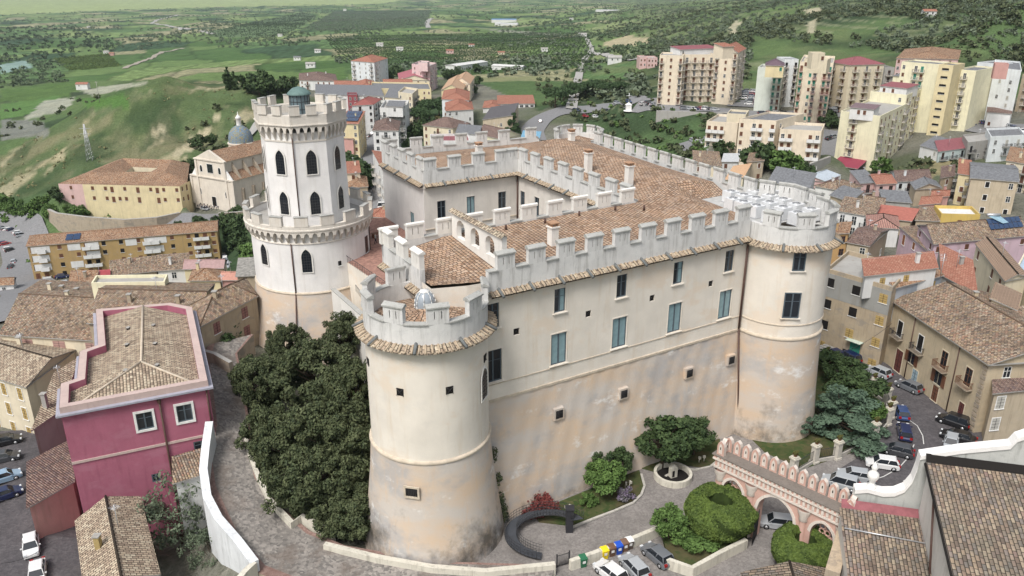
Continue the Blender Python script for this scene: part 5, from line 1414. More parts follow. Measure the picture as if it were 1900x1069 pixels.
for z0_, z1_, ex, mi in ((6.7, 6.95, 1.75, 0), (6.95, 7.75, 1.55, 1), (7.75, 7.95, 2.0, 0), (7.95, 8.3, 1.85, 1)): mb.box((q.x, q.y, (z0_ + z1_) / 2), (GL + ex - 1.1, ex, z1_ - z0_), rzG, m=mi)
mb.box((q.x, q.y, 8.36), (GL + 1.1, 2.15, .12), rzG, m=2)
nd = 30
for k in range(nd):
    for o_, zz in ((.8, 7.3), (.95, 8.12)):
        q2 = gc + GD * (GL * (k + .5) / nd) + GN * o_; mb.box((q2.x, q2.y, zz), (.26, .12, .55 if zz < 8 else .3), rzG, m=0)
cor = mb.build('cornice', gate)
gm = MB(M_PINK, M_PALE, M_DARK)
def mer_out(w, h): return [(-w / 2, 0), (w / 2, 0), (w / 2, h * .62), (w * .36, h * .84), (0, h), (-w * .36, h * .84), (-w / 2, h * .62)]
o_ = mer_out(.86, 1.75); i_ = [(x, z + .2) for x, z in mer_out(.42, 1.25)]
for sg in (1, -1): gm.add([(x, -.24 * sg, z) for x, z in o_], [tuple(range(7)) if sg > 0 else tuple(range(6, -1, -1))], 0); gm.add([(x, -.265 * sg, z) for x, z in i_], [tuple(range(7)) if sg > 0 else tuple(range(6, -1, -1))], 1)
n7 = 7
gm.add([(x, -.24, z) for x, z in o_] + [(x, .24, z) for x, z in o_], [((i + 1) % 7, i, 7 + i, 7 + (i + 1) % 7) for i in range(7)], 1)
gm.box((0, -.275, .85), (.1, .02, .3), m=2)
GMER = gm.mesh('merlon')
for k in range(14):
    q = gc + GD * (.45 + (GL - .9) * k / 13) - GN * .75; inst('merlon', GMER, gate, (q.x, q.y, 8.42), rzG)
for s in (.3, GL - .3):
    q = gc + GD * s + GN * .55; inst('merlon', GMER, gate, (q.x, q.y, 8.42), rzG); q = gc + GD * s - GN * .1; inst('merlon', GMER, gate, (q.x, q.y, 8.42), rzG + PI / 2)
mb = MB(M_PINK, M_DARK)
for sc_ in (2.25, 12.65):       # pierced tracery in the small arches
    q = gc + GD * sc_
    for k in range(4):
        r = q + GD * (.42 * math.cos(k * PI / 2 + .78)); zz = 4.9 + .42 * math.sin(k * PI / 2 + .78)
        ring = [(r + GD * .3 * math.cos(j * PI / 4), zz + .3 * math.sin(j * PI / 4)) for j in range(9)]
        for (p0_, za), (p1_, zb_) in zip(ring[:-1], ring[1:]): mb.tube((p0_.x, p0_.y, za), (p1_.x, p1_.y, zb_), .09, n=5)
    for zz in (4.2, 3.9): mb.box((q.x, q.y, zz), (2.5, .3, .15), rzG)
    mb.box((q.x, q.y, 2.5), (2.5, .5, 2.7), rzG)
mb.build('tracery', gate)
mb = MB(M_IRON)
hinge = gc + GD * 5.35 + GN * .0; od = (GN * .96 + GD * .28).normalized()
for k in range(11): q = hinge + od * (.2 * k); mb.tube((q.x, q.y, .1), (q.x, q.y, 3.6), .035, n=4)
for z in (.2, .9, 1.0, 3.4): q = hinge + od * 2.0; mb.tube((hinge.x, hinge.y, z), (q.x, q.y, z), .05, n=4)
mb.quad((hinge.x, hinge.y, .15), (q.x, q.y, .15), (q.x, q.y, 1.1), (hinge.x, hinge.y, 1.1))
mb.build('gate_leaf', gate)

# ------------------------------------------------------------------ garden fence: piers with flower pots
M_PIER = plaster('pier_plaster', (0.56, 0.53, 0.47), 0.6, (0.22, 0.2, 0.16), scl=2.5)
pm = MB(M_PIER, M_OLDWHITE); pm.box((0, 0, 1.2), (.75, .75, 2.4)); pm.box((0, 0, .15), (.95, .95, .3)); pm.box((0, 0, 2.5), (1.0, 1.0, .2), m=1); pm.box((0, 0, 2.68), (.8, .8, .16), m=1)
PIERM = pm.mesh('shaft'); 
pt_ = MB(plain('rusty_pot', (.20, .11, .06), .9), plain('pot_plant', (.10, .10, .03), .9)); pt_.lathe([(.18, 2.76), (.3, 3.1), (.34, 3.12), (.3, 3.1)], (0, 0, 0), 12)
rr = random.Random(4)
for k in range(26): a, r_ = rr.random() * 6.28, rr.random() * .35; pt_.box((r_ * math.cos(a), r_ * math.sin(a), 3.15 + rr.random() * .35), (.14, .12, .16), a, m=1)
POTM = pt_.mesh('pot')
PIERS = [(1476, 845), (1516, 822), (1558, 815), (1627, 781), (1652, 754), (1658, 742), (1650, 717), (1624, 699), (1591, 674), (1554, 663), (1536, 650)]
PP = []
for i, (x, y) in enumerate(PIERS):
    p = U(x, y, 2.9); p.z = 0; PP.append(p)
    t = thing('gate_pier', f'white pier with a rusty pot on top, {ORD[i]} from the pink gate', 'pier', p, .5, 'white piers of the garden fence')
    link(bpy.data.objects.new('shaft', PIERM), t); link(bpy.data.objects.new('pot', POTM), t)
mb = MB(M_IRON, M_KERB)
for a, b in zip(PP[:-1], PP[1:]):
    d = b - a; L = d.length; 
    for k in range(int(L / .25)): q = a + d * ((k + .5) * .25 / L); mb.tube((q.x, q.y, .5), (q.x, q.y, 1.9), .02, n=4)
    for z in (.6, 1.8): mb.tube((a.x, a.y, z), (b.x, b.y, z), .03, n=4)
    c = (a + b) / 2; mb.box((c.x, c.y, .25), (L, .35, .5), math.atan2(d.y, d.x), m=1)
tag(mb.build('iron_fence'), 'iron railing on a low kerb joining the white piers', 'fence')

# ------------------------------------------------------------------ trees
def leafmat(name, a, b, c_=None):
    m, nt, bb = base_mat(name, 0.75, 0.25)
    g = N(nt, 'ShaderNodeNewGeometry')
    P = N(nt, 'ShaderNodeTexCoord').outputs['Object']
    col = mixc(nt, g.outputs['Random Per Island'], a, b)
    f = noise(nt, P, .8, 4, .6, .42, .62); col = mixc(nt, mulf(nt, f, .55), col, c_ or [k * 1.35 for k in b])
    nt.links.new(col, bb.inputs['Base Color'])
    MATS[name] = m; return m
L_OAK = leafmat('holm_oak_leaves', (0.028, 0.042, 0.02), (0.085, 0.105, 0.048), (.125, .14, .068))
L_GREEN = leafmat('bright_leaves', (0.04, 0.08, 0.018), (0.10, 0.165, 0.045))
L_DARK = leafmat('dark_leaves', (0.022, 0.045, 0.018), (0.055, 0.085, 0.03))
L_CEDAR = leafmat('cedar_needles', (0.045, 0.078, 0.05), (0.09, 0.135, 0.09))
L_HEDGE = leafmat('hedge_leaves', (0.03, 0.055, 0.012), (0.105, 0.15, 0.035), (.11, .16, .03))
L_OLIVE = leafmat('olive_leaves', (0.06, 0.085, 0.05), (0.13, 0.16, 0.105))
L_PINE = leafmat('pine_needles', (0.025, 0.05, 0.02), (0.06, 0.10, 0.04))
L_RED = leafmat('red_leaves', (0.10, 0.02, 0.02), (0.18, 0.045, 0.04), (.2, .06, .05))
L_PURPLE = leafmat('purple_flowers', (0.08, 0.09, 0.06), (0.22, 0.16, 0.28), (.2, .2, .2))
M_BARK = plain('bark', (0.10, 0.075, 0.055), .95, .1, var=.3)
def leaves(centers, radii, per, size, seed=0, flat=1.0, hang=0.0, shell=.45, aspect=.6):
    """leaf-sized quads filling clumps; returns vertices and faces"""
    r = np.random.default_rng(seed)
    n = len(centers) * per
    C_ = np.repeat(np.asarray(centers, float), per, 0); R_ = np.repeat(np.asarray(radii, float), per)
    D = r.normal(size=(n, 3)); D /= np.linalg.norm(D, axis=1)[:, None]
    rad = R_ * (shell + (1 - shell) * r.random(n) ** .5)
    Pn = C_ + D * rad[:, None] * np.array([1, 1, flat])
    Nn = D * .8 + r.normal(size=(n, 3)) * .75 + np.array([0, 0, .45]); Nn /= np.linalg.norm(Nn, axis=1)[:, None]
    A = np.cross(Nn, r.normal(size=(n, 3))); A /= np.linalg.norm(A, axis=1)[:, None]; B = np.cross(Nn, A)
    s = size * (.6 + .8 * r.random(n)); a = A * s[:, None]; b = B * (s * aspect)[:, None]
    V = np.stack([Pn - a, Pn - b * .9, Pn + a, Pn + b * .9], 1).reshape(-1, 3)
    return V, np.arange(n * 4).reshape(n, 4)
def crown_clumps(rad, h, base, nclump, seed, shape='round', cl=.3):
    r = random.Random(seed); C_ = []; R_ = []
    while len(C_) < nclump:
        x, y, z = r.uniform(-1, 1), r.uniform(-1, 1), r.uniform(-1, 1)
        if shape == 'round': ok = .35 < x * x + y * y + z * z < 1.0
        elif shape == 'umbrella': ok = x * x + y * y < 1 and z > -.35 and x * x + y * y + z * z < 1.02
        elif shape == 'cone': ok = math.hypot(x, y) < (1 - z) / 2 * .95 + .06
        elif shape == 'column': ok = math.hypot(x, y) < (.95 if z < .2 else .95 * (1.05 - z)) and math.hypot(x, y) > .2
        elif shape == 'cedar': ok = math.hypot(x, y) < (1 - z) / 2 + .1
        if not ok: continue
        if shape == 'cedar': z = round(z * 4) / 4
        k = 1 + .22 * math.sin(3 * math.atan2(y, x) + seed) + .12 * math.sin(5 * x + 7 * z + seed)
        C_.append((x * rad * k, y * rad * k, base + h * (z + 1) / 2)); R_.append(rad * cl * r.uniform(.7, 1.25))
    return C_, R_
_TC = {}
def tree_meshes(kind, var=0):
    key = (kind, var)
    if key in _TC: return _TC[key]
    spec = {  # radius, crown height, base, clumps, quads per clump, leaf size, shape, clump ratio, leaf material, trunk radius
        'oak': (5.2, 7.5, 3.0, 170, 190, .20, 'round', .165, L_OAK, .4), 'green': (3.0, 4.4, 1.6, 46, 130, .26, 'round', .3, L_GREEN, .2),
        'dark': (3.2, 5.0, 1.6, 50, 150, .26, 'round', .28, L_DARK, .25), 'cedar': (5.0, 9.0, 1.0, 80, 170, .22, 'cedar', .2, L_CEDAR, .35),
        'pine': (3.4, 10.0, 1.5, 52, 90, .4, 'cone', .26, L_PINE, .3), 'umbrella': (5.5, 3.6, 5.5, 60, 110, .38, 'umbrella', .24, L_PINE, .4),
        'cypress': (1.2, 9.0, .5, 44, 60, .34, 'column', .5, L_DARK, .15), 'bush': (1.5, 1.9, .1, 22, 110, .16, 'round', .38, L_GREEN, .07),
        'far': (3.6, 5.6, 1.2, 26, 42, .62, 'round', .34, L_DARK, .25), 'fargreen': (3.4, 5.0, 1.0, 24, 42, .6, 'round', .36, L_GREEN, .22), 'olive': (2.6, 3.6, .9, 18, 36, .48, 'round', .38, L_OLIVE, .2),
        'hedge': (1.2, 1.4, .0, 16, 120, .13, 'round', .45, L_RED, .05), 'lilac': (1.0, 1.6, .1, 14, 110, .13, 'round', .45, L_PURPLE, .05), 'sparse': (4.2, 8.5, .8, 70, 48, .2, 'round', .24, L_OLIVE, .16)}[kind]
    rad, h, base, nc, per, ls, shp, cl, lm, tr = spec
    C_, R_ = crown_clumps(rad, h, base, nc, 17 * var + len(kind), shp, cl)
    V, Q = leaves(C_, R_, per, ls, seed=var * 7 + nc, flat=.4 if shp == 'cedar' else .85, shell=.3)
    cm = np_mesh('crown', V, Q, lm)
    r = random.Random(var); mb = MB(M_BARK); top = base + h * .45
    mb.tube((0, 0, -1.0), (0, 0, base + .4), tr, r1=tr * .75, n=8); mb.tube((0, 0, base + .4), (0, 0, top), tr * .75, r1=tr * .3, n=7)
    for i in range(min(26, len(C_))):
        c = C_[i * len(C_) // 26 % len(C_)]; z0_ = min(c[2] - .2, base + (c[2] - base) * .35)
        if c[2] > base: mb.tube((0, 0, max(.5, z0_)), c, tr * .32, r1=tr * .08, n=4)
    _TC[key] = (cm, mb.mesh('trunk')); return _TC[key]
TREES = 0
def tree(name, label, p, kind='green', var=0, s=1.0, sz=None, group=None, rz=None, trunk=True, cat='tree'):
    global TREES
    cm, tm = tree_meshes(kind, var); TREES += 1
    t = thing(name, label, cat, p, (TREES * 2.39) % 6.28 if rz is None else rz, group)
    t.scale = (s, s, sz or s)
    link(bpy.data.objects.new('crown', cm), t)
    if trunk: link(bpy.data.objects.new('trunk', tm), t)
    return t
# the dark grove between the ramp and the castle: (photo x, y of the crown centre, radius factor)
for i, (x, y, zc, s, sz, lab) in enumerate([
    (580, 885, 5.5, .92, 1.0, 'big dark holm oak nearest the low garden wall, in front of the grove'), (516, 812, 6.5, .78, 1.0, 'dark holm oak leaning over the cobbled ramp'), (612, 800, 8.5, .95, 1.05, 'tall dark holm oak in the middle of the grove beside the nearest tower'),
    (486, 708, 8.5, .72, .95, 'holm oak at the top left edge of the grove by the ramp'), (590, 690, 10.0, 1.0, 1.0, 'broad holm oak in front of the keep base'), (640, 620, 11.0, .62, .8, 'small holm oak in the gap between the keep stair and the castle'),
    (655, 730, 9.0, .8, 1.1, 'holm oak close against the left side of the nearest tower'), (530, 640, 9.5, .5, .75, 'slim holm oak rising against the keep base'), (640, 945, 3.5, .72, .7, 'low holm oak at the foot of the nearest tower')]):
    p = U(x, y, zc); tree('holm_oak', lab, (p.x, p.y, zc - (3 + 3.75) * sz), 'oak', i % 3, s, sz, 'dark holm oaks beside the ramp')
# castle garden
for x, y, z, kind, s, sz, nm, lab in [(1228, 862, .6, 'dark', 1.08, .95, 'garden_tree', 'round dark leafed tree against the castle wall beside the basin'), (1287, 838, .5, 'dark', .75, .7, 'garden_tree', 'small dark tree in the shade near the castle corner pipe'),
        (1122, 915, .2, 'green', .72, .62, 'garden_shrub', 'bright green rounded shrub on the lawn under the castle wall'), (1146, 888, .2, 'dark', .5, .6, 'garden_shrub', 'clipped dark ball shrub just behind the bright green one'), (1105, 893, .2, 'dark', .45, .6, 'garden_shrub', 'dark ball shrub left behind the bright green one'),
        (1240, 1000, .3, 'green', .6, .6, 'garden_shrub', 'small bright green tree beside the big round hedge'), (1000, 950, .1, 'hedge', 1.5, 1.2, 'red_shrub', 'dark red shrub at the left end of the lawn'), (1162, 926, .1, 'lilac', .9, .9, 'lilac_bush', 'purple flowering bush by the lawn kerb'),
        (1090, 938, .1, 'bush', .6, .7, 'garden_shrub', 'small pale shrub in the middle of the lawn'), (1290, 1010, .5, 'bush', 1.5, .6, 'garden_shrub', 'low dark bed plants under the big round hedge'),
        (1556, 798, .0, 'cedar', 1.25, .72, 'cedar_tree', 'blue green cedar spreading in front of the right hand tower'), (1478, 792, .0, 'cedar', .72, .62, 'cedar_tree', 'smaller blue green cedar left of the spreading one'), (1585, 762, 0, 'dark', 1.15, .85, 'garden_tree', 'wide green tree between the cedar and the fence piers'), (1560, 718, 0, 'dark', .85, .7, 'garden_tree', 'dark green bush mass beside the tower foot'), (1536, 692, 0, 'dark', .65, .55, 'garden_tree', 'low dark shrub at the far end of the garden'), (1606, 792, 0, 'green', .7, .6, 'garden_tree', 'green tree close inside the fence piers'),
        (1405, 720, 20, 'bush', .01, .01, None, None)]:
    if nm is None: continue
    p = U(x, y, z); tree(nm, lab, p, kind, 0, s, sz, cat='tree' if 'tree' in nm else 'shrub')
# creepers at the foot of the nearest tower
cpn = []; rr = random.Random(8)
for k in range(60): t_ = rr.random(); q = T1C + Vector((6.5 + 1.5 * (1 - t_), 1.0 + rr.uniform(-.3, 2.2), 0)); cpn.append((q.x, q.y, .3 + t_ * 12 * rr.random()))
V, Q = leaves(cpn, [.45] * len(cpn), 60, .13, 3); o = bpy.data.objects.new('creeper', np_mesh('creeper', V, Q, L_OAK)); link(o); tag(o, 'ivy creeping up the joint between the nearest tower and the front wall', 'creeper')
# ring shaped topiary
def topiary(x, y, R, h, label):
    p = U(x, y, 0)
    t = thing('topiary', label, 'topiary', p); prof = [(.1, h * .1), (R * .32, h * .15), (R * .37, h * .9), (R * .45, h), (R * .8, h * .95), (R * 1.0, h * .72), (R * .97, h * .42), (R * .75, h * .2), (R * .35, h * .12)]
    r = np.random.default_rng(3); n = 26000
    k = r.integers(2, len(prof) - 1, n * 2); seg = np.array(prof); w_ = (seg[k, 0] + seg[k + 1, 0]) / 2 / R * np.linalg.norm(seg[k + 1] - seg[k], axis=1); k = k[r.random(n * 2) < w_ / w_.max()][:n]; n = len(k)
    f = r.random(n); a = r.random(n) * 2 * PI; rad = seg[k, 0] * (1 - f) + seg[k + 1, 0] * f; z = seg[k, 1] * (1 - f) + seg[k + 1, 1] * f
    wob = 1 + .04 * np.sin(a * 3 + z) + .03 * np.sin(a * 7 + z * 3); rad = rad * wob - r.random(n) * .12
    P_ = np.stack([rad * np.cos(a), rad * np.sin(a), z], 1); T_ = seg[k + 1] - seg[k]; Nn = np.stack([-T_[:, 1] * np.cos(a) * -1, -T_[:, 1] * np.sin(a) * -1, -T_[:, 0] * -1 * -1], 1)
    Nn = np.stack([-T_[:, 1] * np.cos(a), -T_[:, 1] * np.sin(a), T_[:, 0]], 1); Nn /= np.linalg.norm(Nn, axis=1)[:, None]; Nn = Nn + r.normal(size=(n, 3)) * .45
    A = np.cross(Nn, r.normal(size=(n, 3))); A /= np.linalg.norm(A, axis=1)[:, None]; B = np.cross(Nn, A); B /= np.linalg.norm(B, axis=1)[:, None]
    s = .10 + .08 * r.random(n); V = np.stack([P_ - A * s[:, None], P_ - B * (s * .7)[:, None], P_ + A * s[:, None], P_ + B * (s * .7)[:, None]], 1).reshape(-1, 3)
    link(bpy.data.objects.new('crown', np_mesh('crown', V, np.arange(n * 4).reshape(n, 4), L_HEDGE)), t)
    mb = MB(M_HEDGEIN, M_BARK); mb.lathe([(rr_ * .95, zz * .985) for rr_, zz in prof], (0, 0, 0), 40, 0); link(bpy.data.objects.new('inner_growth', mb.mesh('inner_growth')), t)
    mb = MB(M_BARK); mb.tube((0, 0, -.2), (0, 0, h * .5), .3, n=9, r1=.22); link(bpy.data.objects.new('trunk', mb.mesh('trunk')), t)
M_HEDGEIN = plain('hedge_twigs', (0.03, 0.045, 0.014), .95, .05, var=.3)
topiary(1331, 990, 3.85, 4.9, 'large clipped hedge with a hollow crown left of the pink gate arch')
topiary(1486, 1058, 3.3, 4.4, 'smaller clipped hedge with a hollow crown right of the gate arch')
# ------------------------------------------------------------------ house paints
def pl(n, c, st=.35, **k): return plaster('render_' + n, c, st, **k)
P_WHITE = pl('white', (.66, .66, .65), .3); P_CREAM = pl('cream', (.66, .59, .45), .4); P_YELLOW = pl('yellow', (.66, .57, .36), .35); P_PALEY = pl('pale_yellow', (.74, .70, .51), .3)
P_OCHRE = pl('ochre', (.40, .28, .13), .5); P_PINK = pl('pink', (.60, .42, .40), .35); P_LILAC = pl('lilac', (.56, .42, .48), .35); P_BEIGE = pl('beige', (.47, .40, .30), .55, scl=1.6)
P_GREY = pl('grey', (.36, .35, .33), .6, scl=1.4); P_PEACH = pl('peach', (.71, .62, .49), .35); P_SALMON = pl('salmon', (.52, .30, .27), .4); P_BLUEW = pl('cool_white', (.66, .69, .70), .35)
P_OLD = pl('old_beige', (.42, .345, .25), .7, patch=(.30, .27, .23), scl=2.0)
SH_BR = [('shutter', M_BRSHUT, None), ('shutter', M_BRSHUT, None), ('glass', M_WTRIM, None)]
SH_GR = [('shutter', M_GRSHUT, None), ('shutter', M_GRSHUT, None), ('glass', M_WTRIM, None), ('shutter', M_BRSHUT, None)]
SH_DK = [('glass', M_WTRIM, None), ('shutter', M_DARK, None), ('glass', M_BRSHUT, None)]
SH_GY = [('shutter', M_GYSHUT, None), ('glass', M_WTRIM, None)]
# ------------------------------------------------------------------ the crimson building beside the ramp
M_CRIM = plaster('crimson_render', (0.36, 0.125, 0.18), 0.5, (0.21, 0.07, 0.10), patch=(0.38, 0.155, 0.21), grey=(.42, .2, .23), scl=1.3)
M_CRIMTOP = plaster('pink_coping', (0.50, 0.39, 0.36), 0.5, (0.3, 0.2, 0.19), scl=2)
M_LEDGE = plaster('grey_lead_ledge', (0.34, 0.34, 0.40), 0.4, scl=2)
ZC = 13.7
out_px = [(110, 757), (385, 706), (356, 570), (316, 562), (178, 574), (182, 640), (148, 652), (143, 702), (113, 712)]
OP = [U(x, y, ZC) for x, y in out_px]
cb = thing('crimson_building', 'crimson building with a beige tiled roof sunk behind pink parapets', 'building', sum(OP, Vector()) / len(OP) + Vector((0, 0, -14)))
def inset(P, d):
    n = len(P); R = []
    for i in range(n):
        a, b, c = P[i - 1], P[i], P[(i + 1) % n]
        e1 = (b - a); e1.z = 0; e1.normalize(); e2 = (c - b); e2.z = 0; e2.normalize()
        n1 = Vector((-e1.y, e1.x, 0)); n2 = Vector((-e2.y, e2.x, 0)); m_ = (n1 + n2); 
        m_ = m_ / max(.3, m_.dot(n1)); R.append(b + m_ * d)
    return R
IN = inset(OP, .85); OUTL = inset(OP, -.5)
mb = MB(M_CRIM, M_CRIMTOP, M_LEDGE, M_WTRIM)
n_ = len(OP); a, b = OP[0], OP[1]; dC = (b - a); LC = dC.length; dC.normalize(); nC = Vector((dC.y, -dC.x, 0))
for i in range(n_):
    j = (i + 1) % n_; p, q = OP[i], OP[j]
    if i == 0:
        hs_ = [(LC * .47, LC * .47 + 1.75, 9.0, 11.2), (LC * .75, LC * .75 + 1.7, 9.0, 11.2), (LC * .50, LC * .50 + .9, 1.8, 2.9), (LC * .83, LC * .83 + 1.8, 4.4, 6.0)]
        hole_wall(mb, p, q, -8, ZC - .02, hs_, depth=.25)
    else: mb.quad((p.x, p.y, -8), (q.x, q.y, -8), (q.x, q.y, ZC - .02), (p.x, p.y, ZC - .02))
    mb.quad(OP[i], OP[j], IN[j], IN[i], m=1)
    mb.quad(IN[i], IN[j], IN[j] - Vector((0, 0, 1.3)), IN[i] - Vector((0, 0, 1.3)), m=0)
    o3 = inset(OP, -.03); mb.quad(o3[i] - Vector((0, 0, .72)), o3[j] - Vector((0, 0, .72)), o3[j], o3[i], m=1)
    A_, B_ = OUTL[i] - Vector((0, 0, .75)), OUTL[j] - Vector((0, 0, .75)); dn = Vector((0, 0, .22))
    mb.quad(A_, B_, OP[j] - Vector((0, 0, .72)), OP[i] - Vector((0, 0, .72)), m=2); mb.quad(A_ - dn, B_ - dn, B_, A_, m=2); mb.quad(OP[i] - Vector((0, 0, .97)), OP[j] - Vector((0, 0, .97)), B_ - dn, A_ - dn, m=2)
q = (a + b) / 2 + nC * .05; mb.box((q.x, q.y, 6.6), (LC, .14, .3), math.atan2(dC.y, dC.x), m=1)
cwall = mb.build('wall', cb)
rzC = math.atan2(dC.y, dC.x)
for s, z, w_, h_, st in ((LC * .47 + .875, 9.0, 1.75, 2.2, 'w'), (LC * .75 + .85, 9.0, 1.7, 2.2, 'w'), (LC * .50 + .45, 1.8, .9, 1.1, 's'), (LC * .83 + .9, 4.4, 1.8, 1.6, 's')):
    p = a + dC * s - nC * .12
    if st == 'w':
        inst('window', castle_window(w_, h_), cwall, (p.x, p.y, z), rzC)
        mb = MB(M_WTRIM); t_ = .26
        for sg in (-1, 1): q = a + dC * (s + sg * (w_ / 2 + t_ / 2 - .02)) + nC * .05; mb.box((q.x, q.y, z + h_ / 2), (t_, .16, h_ + 2 * t_), rzC)
        for zz in (z - t_ / 2, z + h_ + t_ / 2): q = a + dC * s + nC * .052; mb.box((q.x, q.y, zz), (w_ - .04, .16, t_), rzC)
        mb.build('window_frame', cwall)
    else: inst('barred_window', castle_window(w_, h_), cwall, (p.x, p.y, z), rzC)
mb = MB(M_PIPE); s = LC * .645; p = a + dC * s + nC * .2; mb.tube((p.x, p.y, ZC - 1.2), (p.x, p.y, -4), .12); mb.lathe([(.2, 0), (.24, .4)], (p.x, p.y, ZC - 1.6), 10); mb.build('rain_pipe', cwall)
p = a + dC * (LC - .3) + nC * .15; mb = MB(M_PIPE); mb.tube((p.x, p.y, ZC - 1.2), (p.x, p.y, 6), .1); mb.build('rain_pipe', cwall)
mb = MB(T_BEIGE, M_MOULD); zl = ZC - .95
I2 = [Vector((p.x, p.y, zl)) for p in IN]
r_back = (I2[3] + I2[4]) / 2 * 1.0; r_back = I2[4].lerp(I2[3], .62) + Vector((0, 0, 1.15)); r_front = U(262, 672, zl + 1.15)
roof_plane(mb, [I2[0], I2[1], r_front], dC); roof_plane(mb, [I2[1], I2[2], I2[3], r_back, r_front], (I2[2] - I2[1]))
roof_plane(mb, [I2[0], r_front, r_back, I2[4], I2[5], I2[6], I2[7], I2[8]], (I2[2] - I2[1]))
up_ = Vector((0, 0, .06)); mb.tube(r_front + up_, r_back + up_, .16, m=1); mb.tube(r_front + up_, I2[0] + up_, .14, m=1); mb.tube(r_front + up_, I2[1] + up_, .14, m=1)
crf = mb.build('roof', cb)
for x, y in ((238, 611), (236, 642), (233, 690), (285, 606), (288, 640), (292, 680)):
    q = U(x, y, zl + .75); mb = MB(M_DARK, M_CONC); mb.box((q.x, q.y, q.z), (.3, .45, .5)); mb.box((q.x, q.y, q.z + .28), (.42, .55, .08), m=1); mb.build('roof_vent', crf)
for x, y in ((345, 745), (372, 742), (365, 770)):
    pass

# ------------------------------------------------------------------ houses on the left, below the castle
house('house', 'cream house with a wide brown tiled roof behind the crimson building', (2, 620), (183, 631), (232, 528), 6, P_CREAM, 'gable', T_OLD, 2.0, pats=['.w.w.w', None, None, None], sty=[('shutter', plain('pink_shutter', (.4, .25, .22)), None)], fh=2.9, skip=0, ww=2.0, wh=1.6, top_off=.6, chim=2)
house('house', 'yellow fronted house with ochre shutters at the left edge above the cars', (-70, 680), (48, 716), (140, 648), 4, P_CREAM, 'gable', T_BEIGE, 1.5, pats=[3.0, None, None, None], sty=[('shutter', M_OCSHUT, M_WTRIM)], fh=3.2, skip=0, ww=1.1, wh=1.9, chim=1)
house('house', 'low house with a blank grey gable wall left of the crimson building', (62, 795), (110, 762), (150, 690), 4.5, P_GREY, 'shed', T_BEIGE, 2.2, pats=[None] * 4)
house('annex', 'pink lean-to with a brown tiled roof against the crimson building', (54, 938), (134, 893), (134, 838), 1.5, P_SALMON, 'shed', T_BROWN, 1.6, pats=[None] * 4, cat='annex')
house('house', 'small ochre walled house with a mottled beige roof in the bottom left corner', (165, 1120), (292, 1065), (256, 925), 2.2, pl('mouldy_ochre', (.38, .29, .13), .8, scl=3), 'gablex', T_BEIGE, 1.6, pats=[None] * 4, over=.3)
house('shed', 'small shed with a mossy roof between the crimson building and the white retaining wall', (326, 893), (376, 878), (374, 845), 4.5, P_WHITE, 'shed', T_OLD, .8, pats=[None] * 4, cat='shed')
house('house', 'brown house with a dark tiled roof on the bend beside the keep', (372, 604), (476, 549), (455, 518), 12.5, P_OLD, 'hip', T_OLD, 2.0, zg=4, pats=[4.5, 4, None, None], sty=[('shutter', plain('pinkish_door', (.25, .12, .11)), None)], fh=3.0, ww=1.3, wh=1.7)
house('house', 'long house with weathered brown roof and chimneys just behind the crimson building', (165, 598), (370, 604), (395, 527), 9.5, P_OLD, 'gable', T_OLD, 2.0, pats=[None] * 4, chim=2)
house('house', 'house with a mottled roof at the left edge above the pale road', (75, 575), (170, 588), (190, 535), 5, P_OLD, 'gable', T_TERRA, 1.6, pats=[None] * 4, chim=2)
house('building', 'long low building with a plain pale yellow back wall', (170, 530), (306, 528), (312, 514), 10.5, P_PALEY, 'flat', M_CONC, 0.1, pats=[None] * 4, cat='building')
house('house', 'narrow house with a long brown roof under the ochre flats', (205, 512), (290, 502), (290, 485), -8, P_OLD, 'shed', T_OLD, 1.5, pats=[None] * 4)
house('house', 'white walled house with a brown roof beside the yellow house', (293, 502), (350, 498), (350, 480), -8, P_WHITE, 'shed', T_OLD, 1.5, pats=['.w.', None, None, None], fh=3, skip=0)
house('house', 'house with a bright red metal roof below the ochre flats', (174, 526), (202, 524), (203, 508), -8, P_PINK, 'shed', plain('red_metal', (.34, .06, .07), .5), 1.0, pats=[None] * 4)
house('house', 'house with a patchy reddish roof and a tiny yellow dormer below the ochre flats', (128, 534), (176, 533), (182, 512), -8, P_OLD, 'shed', T_TERRA, 1.4, pats=[None] * 4)
house('house', 'bright yellow house with a pinkish roof near the right end of the ochre flats', (342, 499), (413, 497), (419, 483), -6, P_YELLOW, 'gable', plain('pinkish_sheet', (.36, .24, .23), .7), 1.2, pats=['w..w', 3, None, None], fh=2.9)
house('house', 'small house with a brick red hipped roof in front of the yellow house', (352, 520), (408, 520), (413, 502), -3, P_YELLOW, 'hip', T_TERRA, 1.6, pats=[None] * 4)
house('house', 'small house with an orange pink roof between the yellow house and the keep', (412, 519), (452, 519), (455, 507), -3, P_SALMON, 'gable', plain('orange_sheet', (.46, .24, .19), .8), 1.0, pats=[None] * 4)
house('house', 'stone roofed grey house touching the keep on its left', (440, 512), (482, 510), (486, 487), 0, P_OLD, 'shed', plain('grey_stone_roof', (.25, .24, .22), .95, var=.3), 1.2, pats=[None] * 4)
house('house', 'small white house with a red roof at the left edge below the car park', (-25, 531), (24, 528), (28, 515), -31, P_WHITE, 'gable', T_TERRA, 1.2, pats=['.ww.', None, None, None], fh=3)
